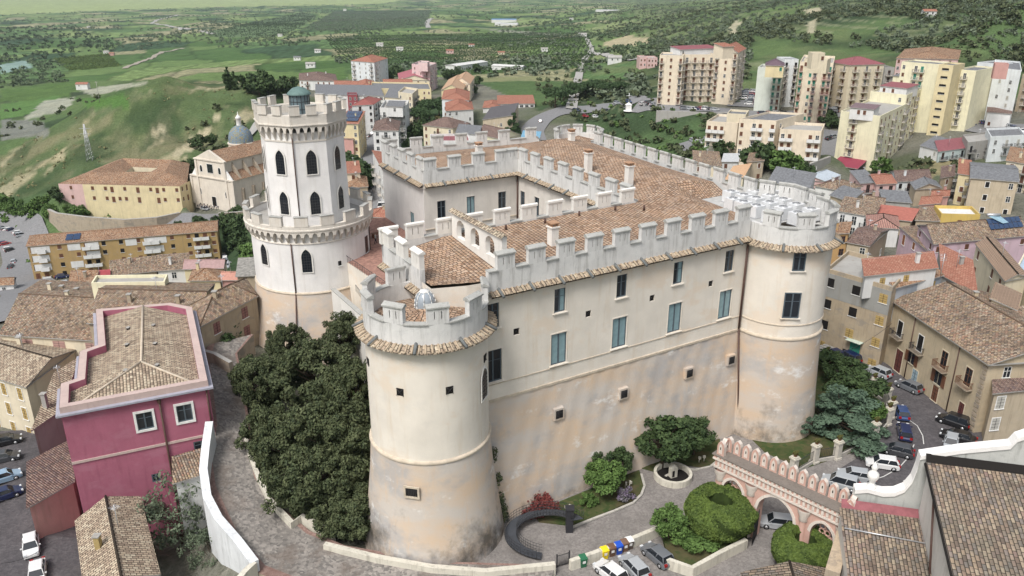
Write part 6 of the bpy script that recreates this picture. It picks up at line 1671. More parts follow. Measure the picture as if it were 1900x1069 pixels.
# ochre flats
t, q, rf = house('apartment_block', 'long ochre apartment block of four storeys with white balconies', (50, 457), (402, 428), None, -24, P_OCHRE, 'gable', T_TERRA, 1.6, depth=13, zg=-37, cat='apartment block', pats=['Bb.w.wbbw.w.wbb.w.wbbw', None, None, None], sty=[('shutter', M_BRSHUT, None), ('shutter', M_DARK, None)], bal=(P_WHITE, P_WHITE, True, True), fh=3.0, skip=.05, ww=1.2, wh=1.35, floors=4, top_off=.5)
mb = MB(M_PV); 
A_ = Vector((*q[0], 0)).lerp(Vector((*q[1], 0)), .19); dq = (Vector((*q[1], 0)) - Vector((*q[0], 0))).normalized(); nq = Vector((-dq.y, dq.x, 0))
for k in range(2):
    for r_ in range(2):
        c = [A_ + dq * (2.2 * k + e[0]) + nq * (1.2 + 2.0 * r_ + e[1]) for e in ((0, 0), (2.1, 0), (2.1, 1.9), (0, 1.9))]
        mb.add([(p.x, p.y, -24 + .35 + (1.2 + 2.0 * r_ + (0 if i < 2 else 1.9)) * 1.6 / 6.8) for i, p in enumerate(c)], [(0, 1, 2, 3)])
mb.build('solar_panel', rf)
for f0, f1, k in ((.015, .11, 0), (.20, .265, 0), (.29, .36, 0), (.20, .265, 2), (.29, .36, 1), (.50, .56, 0), (.60, .72, 0), (.60, .70, 1), (.015, .10, 1), (.015, .10, 2)):
    a_, b_ = Vector((*q[0], 0)).lerp(Vector((*q[1], 0)), f0), Vector((*q[0], 0)).lerp(Vector((*q[1], 0)), f1); c = (a_ + b_) / 2 + Vector((dq.y, -dq.x, 0)) * .04
    mb = MB(P_WHITE); mb.box((c.x, c.y, -25.6 - 3.0 * k), ((b_ - a_).length, .1, 2.2), math.atan2(dq.y, dq.x)); mb.build('loggia_screen', t)

# ------------------------------------------------------------------ central town
CT = dict(fh=3.0)
t, q, rf = house('apartment_block', 'tall pale blue grey apartment block with a red hipped roof beyond the keep', (651, 113), (694, 116), (719, 108), 1, P_BLUEW, 'hip', T_RED, 3.0, cat='apartment block', pats=['bwwb', 'bw.w', None, None], sty=SH_GY, **CT)
house('apartment_block', 'pink and white apartment block with a roof terrace left of the yellow gabled houses', (764, 122), (797, 126), (810, 120), 0, pl('pinkish_white', (.66, .50, .50), .2), 'flat', M_CONC, .8, cat='apartment block', pats=['wwb', 'bwb', None, None], **CT)
house('rooftop_room', 'small pinkish room on the roof of the pink and white block', (776, 117), (793, 118), (797, 115), 3.2, pl('pinkish_white', (.66, .50, .50), .2), 'flat', M_CONC, .2, zg=-1, cat='roof room', pats=[None] * 4)
house('house', 'cream house with a crimson gabled roof in front of the pink and white block', (741, 148), (797, 149), (791, 137), -8, P_CREAM, 'gablex', plain('crimson_sheet', (.34, .11, .13), .6), 3.0, pats=['w.bw', None, None, None], **CT)
house('villa', 'white villa with grey brown roof and little white turrets left of the tall pale block', (555, 149), (626, 151), (622, 138), -8, P_WHITE, 'hip', T_BROWN, 3.0, cat='villa', pats=['wbwbwbw', 'wb', None, None], chim=3, **CT)
house('school', 'long white building with a dark grey roof behind the keep lantern', (586, 176), (712, 178), (704, 163), -5, P_WHITE, 'shed', M_GREYROOF, 1.5, cat='school', pats=['ww.ww.ww.wwww', 'ww', None, None], sty=[('glass', M_WTRIM, None)], skip=0, ww=1.8, **CT)
house('wing', 'maroon stair wing sticking out of the long white building', (645, 178), (663, 178), (662, 174), -4.6, plain('maroon_wall', (.26, .07, .08)), 'flat', M_GREYROOF, .3, cat='wing', pats=['ww', None, None, None], **CT)
house('house', 'low house with orange red roof and solar panels behind the long white building', (621, 160), (665, 161), (663, 152), -8, P_CREAM, 'gable', T_RED, 2, pats=[3.5, None, None, None], **CT)
house('house', 'low house with a red hipped roof between the tall pale block and the yellow school', (664, 163), (696, 163), (694, 151), -7, P_YELLOW, 'hip', T_RED, 2.2, pats=[3.5, None, None, None], **CT)
house('house', 'long low house with a bright red roof behind the yellow school', (712, 158), (766, 158), (762, 148), -7, P_CREAM, 'gable', T_RED, 2, pats=[None] * 4, **CT)
house('school', 'long yellow building with a flat dark roof', (689, 166), (800, 168), (795, 156), -6, P_YELLOW, 'flat', M_GREYROOF, .4, cat='school', pats=['w.w.ww.w.w.ww', 'w', None, None], **CT)
house('house', 'blank walled cream house left of the dark pine clump', (714, 180), (744, 182), (752, 168), -1, P_CREAM, 'shed', M_GREYROOF, 1, pats=[None] * 4, **CT)
house('house', 'tall cream house with a stair turret left of the dark pine clump', (739, 174), (765, 178), (776, 168), 1, P_CREAM, 'flat', M_CONC, .6, pats=['w.w', 'bb', None, None], **CT)
house('house', 'white house with a dark red hipped roof on the main street', (653, 196), (692, 194), (707, 184), 0, P_WHITE, 'hip', plaster('dark_red_roof', (.28, .10, .09), .4), 2.2, pats=['.b.w', 'bwbw', None, None], sty=SH_DK, **CT)
house('palazzo', 'white palazzo with a balustraded roof terrace on the main street', (705, 205), (752, 206), (759, 191), 1, P_WHITE, 'flat', M_CONC, .9, cat='palazzo', pats=['bbb', 'wwb', None, None], sty=[('shutter', M_GYSHUT, None), ('glass', M_WTRIM, None)], skip=0, **CT)
house('rooftop_room', 'white attic room set back on the balustraded palazzo', (717, 197), (747, 198), (752, 190), 3.6, P_WHITE, 'shed', M_GREYROOF, .6, zg=0, cat='roof room', pats=['.w.', None, None, None])
t, q, rf = house('house', 'yellow house with solar panels on its orange roof beside the keep', (631, 229), (664, 230), (677, 216), 1, P_YELLOW, 'shed', T_RED, 2.2, pats=['w.w', 'wwww', None, None], **CT)
mb = MB(M_PV, M_ALU); P0 = Vector((*q[0], 1.25)); e1 = Vector((*q[1], 1.25)) - P0; e2 = Vector((*q[3], 3.4)) - P0
for i in range(6):
    for j in range(3): mb.quad(*[P0 + e1 * (.06 + (i + a_) * .145) + e2 * (.12 + (j + b_) * .27) + Vector((0, 0, .25)) for a_, b_ in ((.04, .04), (.96, .04), (.96, .96), (.04, .96))])
mb.build('solar_panel', rf)
house('house', 'low house with a terracotta roof between the keep and the yellow solar house', (632, 256), (655, 258), (662, 240), -5, P_SALMON, 'shed', T_TERRA, 1.5, pats=[None] * 4, **CT)
house('house', 'white street corner house with a brown hipped roof and two roof windows', (692, 242), (739, 242), (742, 225), -2, P_WHITE, 'hip', T_BROWN, 2.2, pats=['wbw', 'bw', None, None], sty=[('glass', M_WTRIM, None), ('shutter', M_DARK, None)], skip=0, ww=1.2, **CT)
house('house', 'yellow gabled house with tan roof at the edge of the fields', (819, 167), (857, 170), (868, 150), -5, P_YELLOW, 'gablex', plaster('tan_roof', (.45, .30, .20), .4), 3.5, pats=['w.w', 'bww', None, None], **CT)
house('house', 'tan gabled house joined behind the yellow gabled one', (842, 152), (872, 156), (880, 143), -4, P_PEACH, 'gablex', plaster('tan_roof', (.45, .30, .20), .4), 3.0, pats=['w.w', 'wbw', None, None], **CT)
house('hotel', 'white building with an upper coral red hipped roof right of the pine clump', (820, 184), (870, 186), (871, 170), -1, P_BLUEW, 'hip', T_RED, 2.5, cat='building', pats=['w.ww', 'w', None, None], **CT)
house('hotel', 'lower white building with a coral red roof in front of the upper one', (828, 206), (878, 203), (874, 188), -2.5, P_WHITE, 'hip', T_RED, 2.5, cat='building', pats=['ww.w', 'w', None, None], sty=[('glass', M_WTRIM, None)], **CT)
house('hall', 'white single storey hall with pink red roof and a row of windows', (924, 193), (992, 192), (988, 181), -9, P_WHITE, 'shed', T_RED, 1.5, cat='hall', pats=['wwwwwww', None, None, None], sty=[('glass', M_WTRIM, None)], skip=0, ww=1.8, wh=1.3, **CT)
house('hall', 'low annex with a red roof left of the white hall', (896, 200), (930, 200), (932, 188), -10, P_WHITE, 'hip', T_RED, 1.5, cat='hall', pats=[None] * 4)
house('hall', 'beige hall with a dark ribbed roof', (896, 222), (951, 228), (962, 204), -5, P_BEIGE, 'shedleft', plain('dark_ribbed_roof', (.10, .095, .10), .8, var=.3), 3.5, cat='hall', pats=['..w.', None, None, None], **CT)
house('house', 'cream house with a grey brown hipped roof in front of the tall pines', (785, 232), (840, 238), (871, 229), -1, P_CREAM, 'hip', T_BROWN, 3.0, pats=['w.b.w', 'ww', None, None], **CT)
house('house', 'cream house with a brown roof just behind the castle battlements', (880, 246), (928, 258), (966, 250), -2, P_PALEY, 'gable', T_BROWN, 2.5, pats=['w.b', 'wb', None, None], **CT)
house('house', 'grey roofed house between the two brown roofed cream houses', (846, 246), (888, 250), (893, 238), -1, P_WHITE, 'shed', M_GREYROOF, 1.0, pats=['w.w', None, None, None], **CT)
house('house', 'white house with maroon railings on its flat roof behind the castle wing', (799, 266), (872, 265), (868, 252), -1, P_WHITE, 'flat', M_MAROONROOF, .5, pats=['ww.wwbw', None, None, None], **CT)
house('house', 'white house with blue plastic on its roof behind the castle battlements', (968, 254), (1000, 256), (1003, 248), 0, P_WHITE, 'shed', plain('blue_sheet', (.16, .33, .46), .5), .8, pats=[None] * 4)
house('apartment_block', 'white five storey house row lining the main street beside the castle wing', (724, 349), (772, 345), (733, 286), -1, P_WHITE, 'shedright', T_RED, 2, cat='apartment block', pats=[None, None, None, 'bwbwbw'], sty=[('shutter', M_GYSHUT, None), ('glass', M_WTRIM, None)], **CT)
house('house', 'pink house with red roof between the keep and the main street', (642, 322), (668, 320), (665, 305), -4, P_PEACH, 'shed', T_RED, 1.3, pats=['w', 'w', None, None], **CT)
house('house', 'low terracotta roofed house in the shade right of the keep', (648, 348), (682, 346), (679, 328), -7, P_OLD, 'hip', T_TERRA, 1.4, pats=[None] * 4)
house('house', 'house with a brick red roof below the street between keep and castle', (690, 402), (733, 404), (733, 392), 2, P_OLD, 'hip', T_RED, 1.8, pats=[None] * 4)
# ------------------------------------------------------------------ apartment blocks on the right
AB = dict(cat='apartment block', fh=3.05)
house('apartment_block', 'cream apartment block with brown shutters and stacked balconies, leftmost of the towers', (1224, 105), (1268, 106), None, 22.5, P_PEACH, 'flat', M_CONC, .3, depth=16, pats=['b.w.b', 'b.b', None, 'w'], sty=SH_BR, skip=0, **AB)
house('apartment_block', 'recessed middle part of the cream apartment block', (1268, 104), (1328, 104), None, 22.2, P_PEACH, 'flat', M_CONC, .3, depth=14, pats=['bbbb', None, None, None], sty=SH_BR, **AB)
house('rooftop_flat', 'white attic flat with dark red roof on top of the cream block', (1262, 92), (1332, 89), None, 24.9, P_WHITE, 'shed', M_MAROONROOF, 1.0, depth=8, zg=22, cat='attic flat', pats=['w.w..w', None, None, None])
house('apartment_block', 'taller cream apartment block with a red and white pediment beside the parked cars', (1328, 96), (1369, 98), (1384, 90), 24.5, P_PEACH, 'gablex', T_RED, 3.0, pats=['b.w.b', 'bb', None, None], sty=SH_BR, skip=0, **AB)
house('stair_tower', 'cream and red stair tower on the roof of the taller cream block', (1342, 87), (1362, 86), None, 29, P_PEACH, 'shed', T_RED, 1.2, depth=6, zg=25, cat='stair tower', pats=[None] * 4)
house('apartment_block', 'white apartment block with green shutters and one blank white wall', (1406, 128), (1453, 130), None, 18.5, pl('greenish_white', (.62, .66, .60), .2), 'flat', M_CONC, .4, depth=16, pats=['...bb', 'bb', None, None], sty=SH_GR, **AB)
house('rooftop_flat', 'yellow attic flat with dark hipped roof on the block with green shutters', (1421, 121), (1455, 122), None, 22, P_YELLOW, 'hip', plain('dark_purple_roof', (.13, .09, .11), .8), 2.2, depth=11, zg=18, cat='attic flat', pats=['w.w', None, None, None], sty=SH_GR)
house('apartment_block', 'grey shaded recess block between the green shuttered block and the pink balconied one', (1456, 113), (1482, 113), None, 21.5, P_BLUEW, 'flat', M_GREYROOF, .3, depth=12, pats=['b.b', None, None, None], sty=SH_DK, **AB)
house('apartment_block', 'cream apartment block with pink balcony edges and a small roof tower', (1484, 118), (1546, 121), (1549, 108), 22.5, P_PEACH, 'flat', M_CONC, .5, pats=['b.wb.bb', 'w', None, 'bb'], sty=SH_GR, bal=(plain('pink_rail', (.42, .28, .25), .8), P_PINK, False, False), **AB)
house('rooftop_flat', 'cream attic flat on the block with pink balcony edges', (1492, 112), (1535, 114), None, 25.8, P_CREAM, 'flat', M_CONC, .3, depth=9, zg=22, cat='attic flat', pats=['w...w', None, None, None])
house('stair_tower', 'cream box topped stair tower highest on the block with pink balcony edges', (1508, 101), (1531, 101), None, 29.5, P_CREAM, 'flat', M_CONC, .2, depth=5, zg=25, cat='stair tower', pats=['..w', None, None, None])
house('apartment_block', 'cream apartment block with a wine red roof and three balcony columns', (1578, 121), (1641, 119), None, 20.5, P_CREAM, 'hip', M_MAROONROOF, 2.8, depth=15, pats=['bbb', None, None, 'bb'], sty=SH_BR, skip=0, **AB)
house('apartment_block', 'shadowy grey block between the wine red roof and the yellow and white block', (1642, 128), (1660, 128), None, 17.5, P_GREY, 'flat', M_GREYROOF, .3, depth=14, pats=['b', None, None, None], sty=SH_DK, **AB)
house('apartment_block', 'long pink apartment block with red roof at the back, half hidden', (1664, 108), (1778, 110), (1782, 93), 21, P_PINK, 'hip', T_TERRA, 2.4, pats=['w.w.w.w.w.w.', None, None, 'www'], **AB)
house('apartment_block', 'yellow and white apartment block with grey roof and long balconies', (1673, 117), (1742, 122), None, 24, P_PALEY, 'flat', M_GREYROOF, .2, depth=13, pats=['w.bb..', None, None, 'ww'], sty=SH_GR, skip=.3, **AB)
house('stair_wing', 'yellow stair wing with horizontal slit windows', (1742, 122), (1769, 124), None, 24.3, P_YELLOW, 'flat', M_GREYROOF, .2, depth=12, cat='stair wing', pats=['w', None, None, None], sty=[('shutter', M_DARK, None)], skip=0, ww=2.6, wh=.8)
house('apartment_block', 'yellow projecting block with four small balconies, left of the big white gable', (1773, 131), (1811, 134), None, 22, P_PALEY, 'flat', M_GREYROOF, .2, depth=20, pats=['.b.', None, None, 'bb'], sty=SH_GY, skip=0, **AB)
house('apartment_block', 'pale recessed block with grey roof between the yellow block and the white gable', (1813, 118), (1848, 121), None, 22.2, P_BLUEW, 'flat', M_GREYROOF, .2, depth=14, pats=['.w.', None, None, None], **AB)
house('apartment_block', 'big white gable block at the right with few small windows', (1845, 128), (1895, 133), (1892, 117), 22, P_BLUEW, 'flat', M_GREYROOF, .2, pats=['.w.w.', 'bb', None, 'w.w'], sty=SH_GY, skip=.45, **AB)
house('stair_tower', 'dark red and pink stair tower on the white gable block', (1846, 121), (1872, 122), None, 26, P_SALMON, 'flat', M_GREYROOF, .2, depth=6, zg=22, cat='stair tower', pats=[None] * 4)
house('apartment_block', 'dark shaded block at the right edge beside the white gable', (1897, 140), (1960, 145), None, 18, P_OLD, 'flat', M_GREYROOF, .2, depth=14, pats=['bb', None, None, None], **AB)
house('annex', 'white low annex with a brown roof at the foot of the white gable', (1832, 208), (1876, 211), None, 6, P_WHITE, 'shed', T_BROWN, 1.0, depth=8, cat='annex', pats=['w..', None, None, None])
# the long pale yellow block stepping up the hill
def wp(X, Y_, z): a = project(X, Y_, z); return (float(a[0]), float(a[1]))
Y = dict(cat='apartment block', fh=3.05, sty=SH_BR)
house('apartment_block', 'pale yellow apartment block with blank end wall and central balconies, lowest of three steps', (1560, 209), (1633, 219), (1683, 195), 10.5, P_PALEY, 'flat', M_CONC, .3, pats=['.b..', 'bwwbwwb', None, None], skip=0, **Y)
house('rooftop_flat', 'white roof room with purple roof on the lowest yellow step', (1578, 199), (1622, 203), None, 13.2, P_WHITE, 'shed', plain('purple_brown_roof', (.17, .12, .13), .8), .8, depth=7, zg=10, cat='attic flat', pats=['.ww.', None, None, None])
house('apartment_block', 'pale yellow apartment block, middle of the three steps with dark balconies', wp(143.5, 330, 13.8), wp(153, 319, 13.8), wp(172, 343, 13.8), 13.8, P_PALEY, 'flat', M_CONC, .3, pats=['..w', 'bwwbwwb', None, None], skip=0, **Y)
house('rooftop_flat', 'white roof room with brown roof on the middle yellow step', wp(147, 330, 16.6), wp(154, 322, 16.6), None, 16.6, P_WHITE, 'shed', M_MAROONROOF, .8, depth=10, zg=13.8, cat='attic flat', pats=['ww.', None, None, None])
house('apartment_block', 'pale yellow apartment block, highest of the three steps with grey hipped roof', wp(162.5, 354, 17.8), wp(172, 343, 17.8), wp(190, 366, 17.8), 17.8, P_PALEY, 'hip', M_GREYROOF, 1.2, pats=['.w.', 'bwwbwb', None, None], skip=0, **Y)
house('canopy_house', 'low bar with a wine red canopy at the foot of the pale yellow block', (1543, 305), (1590, 313), (1606, 302), -6, plain('dark_bar_wall', (.07, .05, .05)), 'shed', plain('wine_canopy', (.25, .04, .07), .7), .8, cat='bar', pats=[None] * 4)
# white modern complex
MX = dict(cat='apartment block', fh=3.05)
house('apartment_block', 'low cream apartment complex with white loggia frames, left wing', (1311, 229), (1369, 233), (1388, 219), 7.3, P_PEACH, 'flat', M_CONC, .5, pats=['bbb..', '.', None, 'bb'], sty=SH_BR, bal=(P_WHITE, P_WHITE, True, True), skip=0, **MX)
house('apartment_block', 'low cream apartment complex, taller middle part with a broad grey roof', (1372, 224), (1440, 228), (1492, 214), 10.2, P_PEACH, 'flat', M_GREYROOF, .35, pats=['w.bb.b', 'w..', None, None], sty=SH_BR, bal=(P_WHITE, P_WHITE, True, True), skip=0, **MX)
house('apartment_block', 'low cream apartment complex, upper left attic part under the grey roof', (1349, 214), (1384, 216), None, 10.4, P_CREAM, 'flat', M_GREYROOF, .35, depth=10, pats=['.w', None, None, 'w'], **MX)
house('apartment_block', 'low cream apartment complex with white loggia frames, right wing', (1447, 244), (1524, 248), (1530, 234), 7.7, P_PEACH, 'flat', M_CONC, .5, pats=['bb..bb', None, None, 'bb'], sty=SH_BR, bal=(P_WHITE, P_WHITE, True, True), skip=0, **MX)
# ------------------------------------------------------------------ old town on the right
OT = dict(fh=2.9)
house('house', 'white block with a stepped grey roof above the brown slope', (1708, 270), (1741, 279), (1768, 264), 2, P_WHITE, 'shed', M_GREYROOF, .8, pats=['..w', 'bw', None, '.w.'], sty=SH_GY, cat='house', fh=3)
house('house', 'light blue and brown roofed house right of the white block', (1742, 281), (1796, 274), (1786, 260), 2, pl('pale_cyan', (.52, .60, .60), .3), 'shed', M_MAROONROOF, 1, pats=['bbb', None, None, None], sty=SH_DK, fh=3)
house('house', 'grey flat roofed house with a long balcony right of the pale blue house', (1796, 268), (1842, 262), (1830, 248), 4, P_GREY, 'flat', M_CONC, .3, pats=['bwb', None, None, None], sty=SH_DK, fh=3)
house('house', 'grey house with an orange patch on its flat roof at the right edge', (1838, 257), (1902, 254), (1890, 239), 6, P_BLUEW, 'flat', M_GREYROOF, .3, pats=['wbb', None, None, 'w'], sty=SH_GY, fh=3)
house('house', 'cream house with dark balconies at the right edge below the grey houses', (1868, 298), (1915, 306), (1920, 285), 5, P_CREAM, 'shed', T_TERRA, 1.0, pats=['bb', None, None, 'b'], **OT)
house('house', 'tall beige brick house with a wide grey roof, four storeys, near the right edge', (1802, 330), (1889, 337), (1882, 307), 6, P_BEIGE, 'gable', M_GREYROOF, 1.2, pats=['.w.w', None, None, 'bb'], sty=[('glass', M_WTRIM, None), ('shutter', M_DARK, M_WTRIM)], fh=3.6, skip=0)
house('house', 'narrow yellow house with a red roof left of the tall beige brick one', (1779, 322), (1800, 325), (1800, 302), 5, P_YELLOW, 'shed', T_RED, .8, pats=['w', None, None, 'bb'], **OT)
house('house', 'dark brown house with a curved tiled roof above the red roofed huts', (1746, 330), (1771, 326), (1770, 314), 3, P_OLD, 'shed', T_BROWN, 1.5, pats=['w', None, None, None], **OT)
house('house', 'pink house with a grey roof and open loggia, leftmost of the pink pair', (1598, 340), (1626, 338), (1604, 322), 1, P_PINK, 'shed', M_GREYROOF, 1.2, pats=['b', None, None, 'w'], sty=SH_DK, **OT)
house('house', 'salmon pink house with a red roof and one balcony', (1627, 342), (1663, 340), (1640, 322), 1, P_PINK, 'gable', T_RED, 1.2, pats=['wb', None, None, None], sty=SH_DK, **OT)
house('house', 'white house with a wide brown roof beside the salmon pink house', (1664, 337), (1728, 334), (1714, 316), 1, P_BLUEW, 'gable', T_BROWN, 1.8, pats=['wbw.', None, None, None], sty=SH_DK, **OT)
house('house', 'beige and yellow house with a grey pitched roof in the middle of the old town', (1699, 351), (1746, 348), (1736, 336), 1, P_BEIGE, 'gablex', M_GREYROOF, 1.5, pats=['..w', None, None, None], **OT)
house('house', 'hut with a bright red roof in front of the beige and yellow house', (1706, 380), (1744, 377), (1750, 364), -1, P_SALMON, 'gable', T_RED, 1.2, pats=['w.', None, None, None], **OT)
house('house', 'second small red roofed hut just behind the first', (1728, 366), (1760, 364), (1762, 354), 0, P_SALMON, 'gable', T_RED, 1.0, pats=[None] * 4)
house('house', 'white walled house with a mossy brown roof and three tall windows', (1554, 391), (1620, 402), (1632, 386), 2, P_WHITE, 'shed', T_OLD, 1.6, pats=['bBb', None, None, None], sty=[('glass', M_WTRIM, None)], skip=0, **OT)
house('house', 'house with a flat red sheet roof behind the dark roofed house', (1622, 402), (1690, 410), (1702, 396), 1, P_OLD, 'shed', plain('red_sheet', (.36, .13, .10), .8), 1.2, pats=[None] * 4)
house('house', 'house with a pink striped tile roof next to the red sheet roof', (1610, 421), (1668, 424), (1664, 402), 2, P_WHITE, 'hip', tiles('pink_tiles', [(.45, .24, .2), (.52, .3, .25), (.4, .2, .17)], (.3, .2, .17), .3, w=.5), 1.5, pats=[None] * 4)
house('house', 'dark roofed house with a pale skylight strip', (1572, 449), (1612, 456), (1648, 426), 4, P_BEIGE, 'gable', T_BROWN, 1.3, pats=['.w', '.w', None, None], **OT)
house('house', 'orange walled house between the castle tower and the dark roofed house', (1540, 434), (1574, 432), (1578, 418), 6, pl('orange', (.50, .32, .15), .5), 'shed', T_TERRA, .8, pats=['.w', None, None, None], sty=SH_DK, **OT)
house('house', 'grey mossy roofed house left of the yellow cubic house', (1700, 408), (1742, 410), (1748, 392), 1, P_OLD, 'shed', T_OLD, 1.0, pats=[None] * 4)
house('house', 'modern bright yellow cubic house with white parapets', (1746, 402), (1818, 404), (1802, 388), 2, pl('strong_yellow', (.56, .41, .13), .35), 'flat', P_WHITE, .4, pats=['.w.', None, None, None], **OT)
house('house', 'grey brown low house with a roof terrace behind the mossy one', (1640, 372), (1690, 376), (1680, 360), 0, P_GREY, 'shed', M_GREYROOF, .8, pats=[None] * 4)
house('house', 'long low house with old brown tiles behind the white walled one', (1560, 372), (1640, 384), (1640, 368), 1, P_OLD, 'gable', T_OLD, 1.2, pats=[None] * 4)
t, q, rf = house('palazzo', 'lilac palazzo with a long beige tiled roof and solar panels', (1734, 452), (1908, 436), (1868, 404), 9, P_LILAC, 'gable', T_OLD, 2.0, cat='palazzo', pats=['w..w..w..w', None, None, 'w.w'], sty=[('shutter', M_BRSHUT, None)], skip=0, ww=.9, wh=1.1, floors=1)
mb = MB(M_PV, M_ALU); P0 = Vector((*q[0], 9)); e1 = Vector((*q[1], 9)) - P0; e2 = (Vector((*q[3], 13)) - P0); e2 = Vector((e2.x, e2.y, 4.0))
for i in range(7):
    for j in range(2): mb.quad(*[P0 + e1 * (.62 + (i + a_) * .052) + e2 * (.18 + (j + b_) * .15) + Vector((0, 0, .35)) for a_, b_ in ((.04, .04), (.96, .04), (.96, .96), (.04, .96))])
mb.build('solar_panel', rf)
mb = MB(M_ALU, plain('solar_heater_glass', (.25, .38, .46), .2, .6)); c = P0 + e1 * .70 + e2 * .50 + Vector((0, 0, .9)); mb.tube(c - Vector((1.3, 0, 0)), c + Vector((1.3, 0, 0)), .3, n=10); mb.quad(c + Vector((-1.2, -.2, -.2)), c + Vector((1.0, -2.2, -1.2)), c + Vector((2.6, -1.4, -1.2)), c + Vector((1.4, .2, -.2)), m=1); mb.build('solar_heater', rf)
house('palazzo', 'lower tier of the lilac palazzo with white corner strips and brown doors', (1727, 468), (1815, 463), (1752, 420), 6.4, P_LILAC, 'shed', T_OLD, .4, cat='palazzo', pats=['w..B', None, None, 'Bw.'], sty=[('shutter', plain('orange_door', (.33, .13, .06)), M_WTRIM)], skip=0, ww=1.2, wh=1.5, floors=1, top_off=.6)
t, q, rf = house('house', 'tall grey plastered house with stone steps facing the castle tower', (1532, 505), (1655, 541), (1690, 503), 13, P_OLD, 'flat', M_CONC, .3, pats=['w.w.w', None, None, None], sty=[('shutter', M_OCSHUT, None), ('shutter', M_DARK, None)], fh=3.7, skip=0, ww=1.3, wh=1.5)
mb = MB(pl('dull_grey', (.30, .30, .285), .5)); a_, b_ = Vector((*q[0], 0)), Vector((*q[1], 0)); d_ = b_ - a_; n__ = Vector((d_.y, -d_.x, 0)).normalized(); c = (a_ + b_) / 2 + n__ * .01
mb.box((c.x, c.y, 11.0), (d_.length, .04, 4.0), math.atan2(d_.y, d_.x)); mb.build('grey_render', t)
mb = MB(plain('pale_awning', (.5, .58, .5), .7), M_GRSHUT, M_CONC); c = a_ + d_ * .62 + n__ * .5; mb.box((c.x, c.y, 3.3), (2.6, 1.2, .08), math.atan2(d_.y, d_.x)); c = a_ + d_ * .62 + n__ * .05; mb.box((c.x, c.y, 1.6), (1.7, .1, 2.9), math.atan2(d_.y, d_.x), m=1)
for k in range(4): c = a_ + d_ * .3 + n__ * (.4 + .4 * k); mb.box((c.x, c.y, .7 - k * .2), (3.2 + .6 * k, .5, .4 + .0), math.atan2(d_.y, d_.x), m=2)
mb.build('doorway', t)
house('house', 'bright white upper storey with a small terrace on the tall grey house', (1606, 511), (1738, 496), (1728, 478), 14.9, P_WHITE, 'shed', T_RED, 1.0, zg=12, pats=['.w.w..', None, None, None], sty=[('shutter', M_OCSHUT, None), ('shutter', M_BRSHUT, M_WTRIM)], fh=3, skip=0)
house('house', 'house with a rust brown tiled roof and blue grey panelled walls', (1660, 533), (1748, 510), (1708, 485), 12.9, pl('blue_grey', (.36, .39, .43), .6), 'shed', T_TERRA, 1.6, zg=8, pats=['..w', None, None, None], sty=[('shutter', M_OCSHUT, None)], fh=3, skip=0)
house('house', 'house with a wide brick red roof between the rust brown roof and the lilac palazzo', (1748, 510), (1812, 545), (1800, 498), 12, P_GREY, 'shed', T_RED, 1.5, zg=4, pats=[None] * 4)
# the stone palazzo with balconies on the street
a_, b_ = U(1660, 558, 10.5), U(1836, 674, 10.5)
t, q, rf = house('palazzo', 'cream stone palazzo with iron balconies and a big mottled roof on the street', (1660, 558), (1836, 674), None, 10.5, plaster('palazzo_plaster', (.50, .42, .30), .6, (.25, .2, .15), patch=(.42, .36, .27), scl=1.6), 'gable', T_OLD, 2.6, depth=17, zg=0, cat='palazzo', pats=[None, 'w..', None, None], over=.5, chim=1)
d_ = (b_ - a_); LP = d_.length; d_.normalize(); n__ = Vector((d_.y, -d_.x, 0)); rzP = math.atan2(d_.y, d_.x)
M_RUSTRAIL = plain('rusty_rail', (.15, .065, .035), .8)
for i, (s, mt) in enumerate([(.12, M_IRON), (.36, M_IRON), (.62, M_RUSTRAIL), (.86, M_RUSTRAIL)]):
    p = a_ + d_ * (LP * s) + n__ * .02
    inst('balcony_window', win_mesh(1.2, 2.5, 'glass' if i > 1 else 'shutter', M_BRSHUT if i > 1 else M_DARK, M_WTRIM if i < 2 else P_CREAM), t, (p.x, p.y, 5.6), rzP)
    inst('balcony', balc_mesh(2.5, mt, M_STONE, d=.95), t, (p.x, p.y, 5.5), rzP)
for s, z, w_, h_, st, mt in ((.30, 2.9, 1.5, 1.7, 'open', M_BRSHUT), (.60, 2.8, 1.5, 1.9, 'open', M_BRSHUT), (.17, .1, 1.7, 3.6, 'shutter', plain('oxblood_door', (.12, .04, .035))), (.37, .2, 1.3, 2.3, 'shutter', plain('blue_door', (.30, .40, .46))), (.60, .1, 1.3, 2.4, 'shutter', M_BRSHUT), (.86, .3, 1.1, 2.6, 'shutter', plain('oxblood_door', (.12, .04, .035)))):
    p = a_ + d_ * (LP * s) + n__ * .02; inst('door' if z < 1 else 'window', win_mesh(w_, h_, st, mt, P_CREAM), t, (p.x, p.y, z), rzP)
for s in (.27, .74):
    mb = MB(M_PIPE); p = a_ + d_ * (LP * s) + n__ * .15; mb.tube((p.x, p.y, 10.3), (p.x, p.y, .1), .08); mb.build('rain_pipe', t)
mb = MB(M_STONE); 
for k in range(14): p = b_ - d_ * .45 + n__ * .06; mb.box((p.x, p.y, .5 + k * .7), (.9 if k % 2 else .7, .14, .5), rzP)
mb.build('quoins', t)
house('house', 'cream house with a dark plum tiled roof at the right edge below the palazzo', (1846, 728), (1965, 716), (1950, 668), 7.5, P_BEIGE, 'shed', T_BROWN, 1.6, zg=0, pats=['w..w', None, None, 'b.'], sty=[('shutter', M_GYSHUT, M_WTRIM)], fh=3.2, skip=0, ww=1.2, wh=1.8)
house('house', 'yellowish house corner behind the palazzo at the right edge', (1868, 640), (1990, 612), (1990, 560), 11, P_CREAM, 'shed', T_OLD, 1.0, zg=0, pats=['w...', None, None, None])
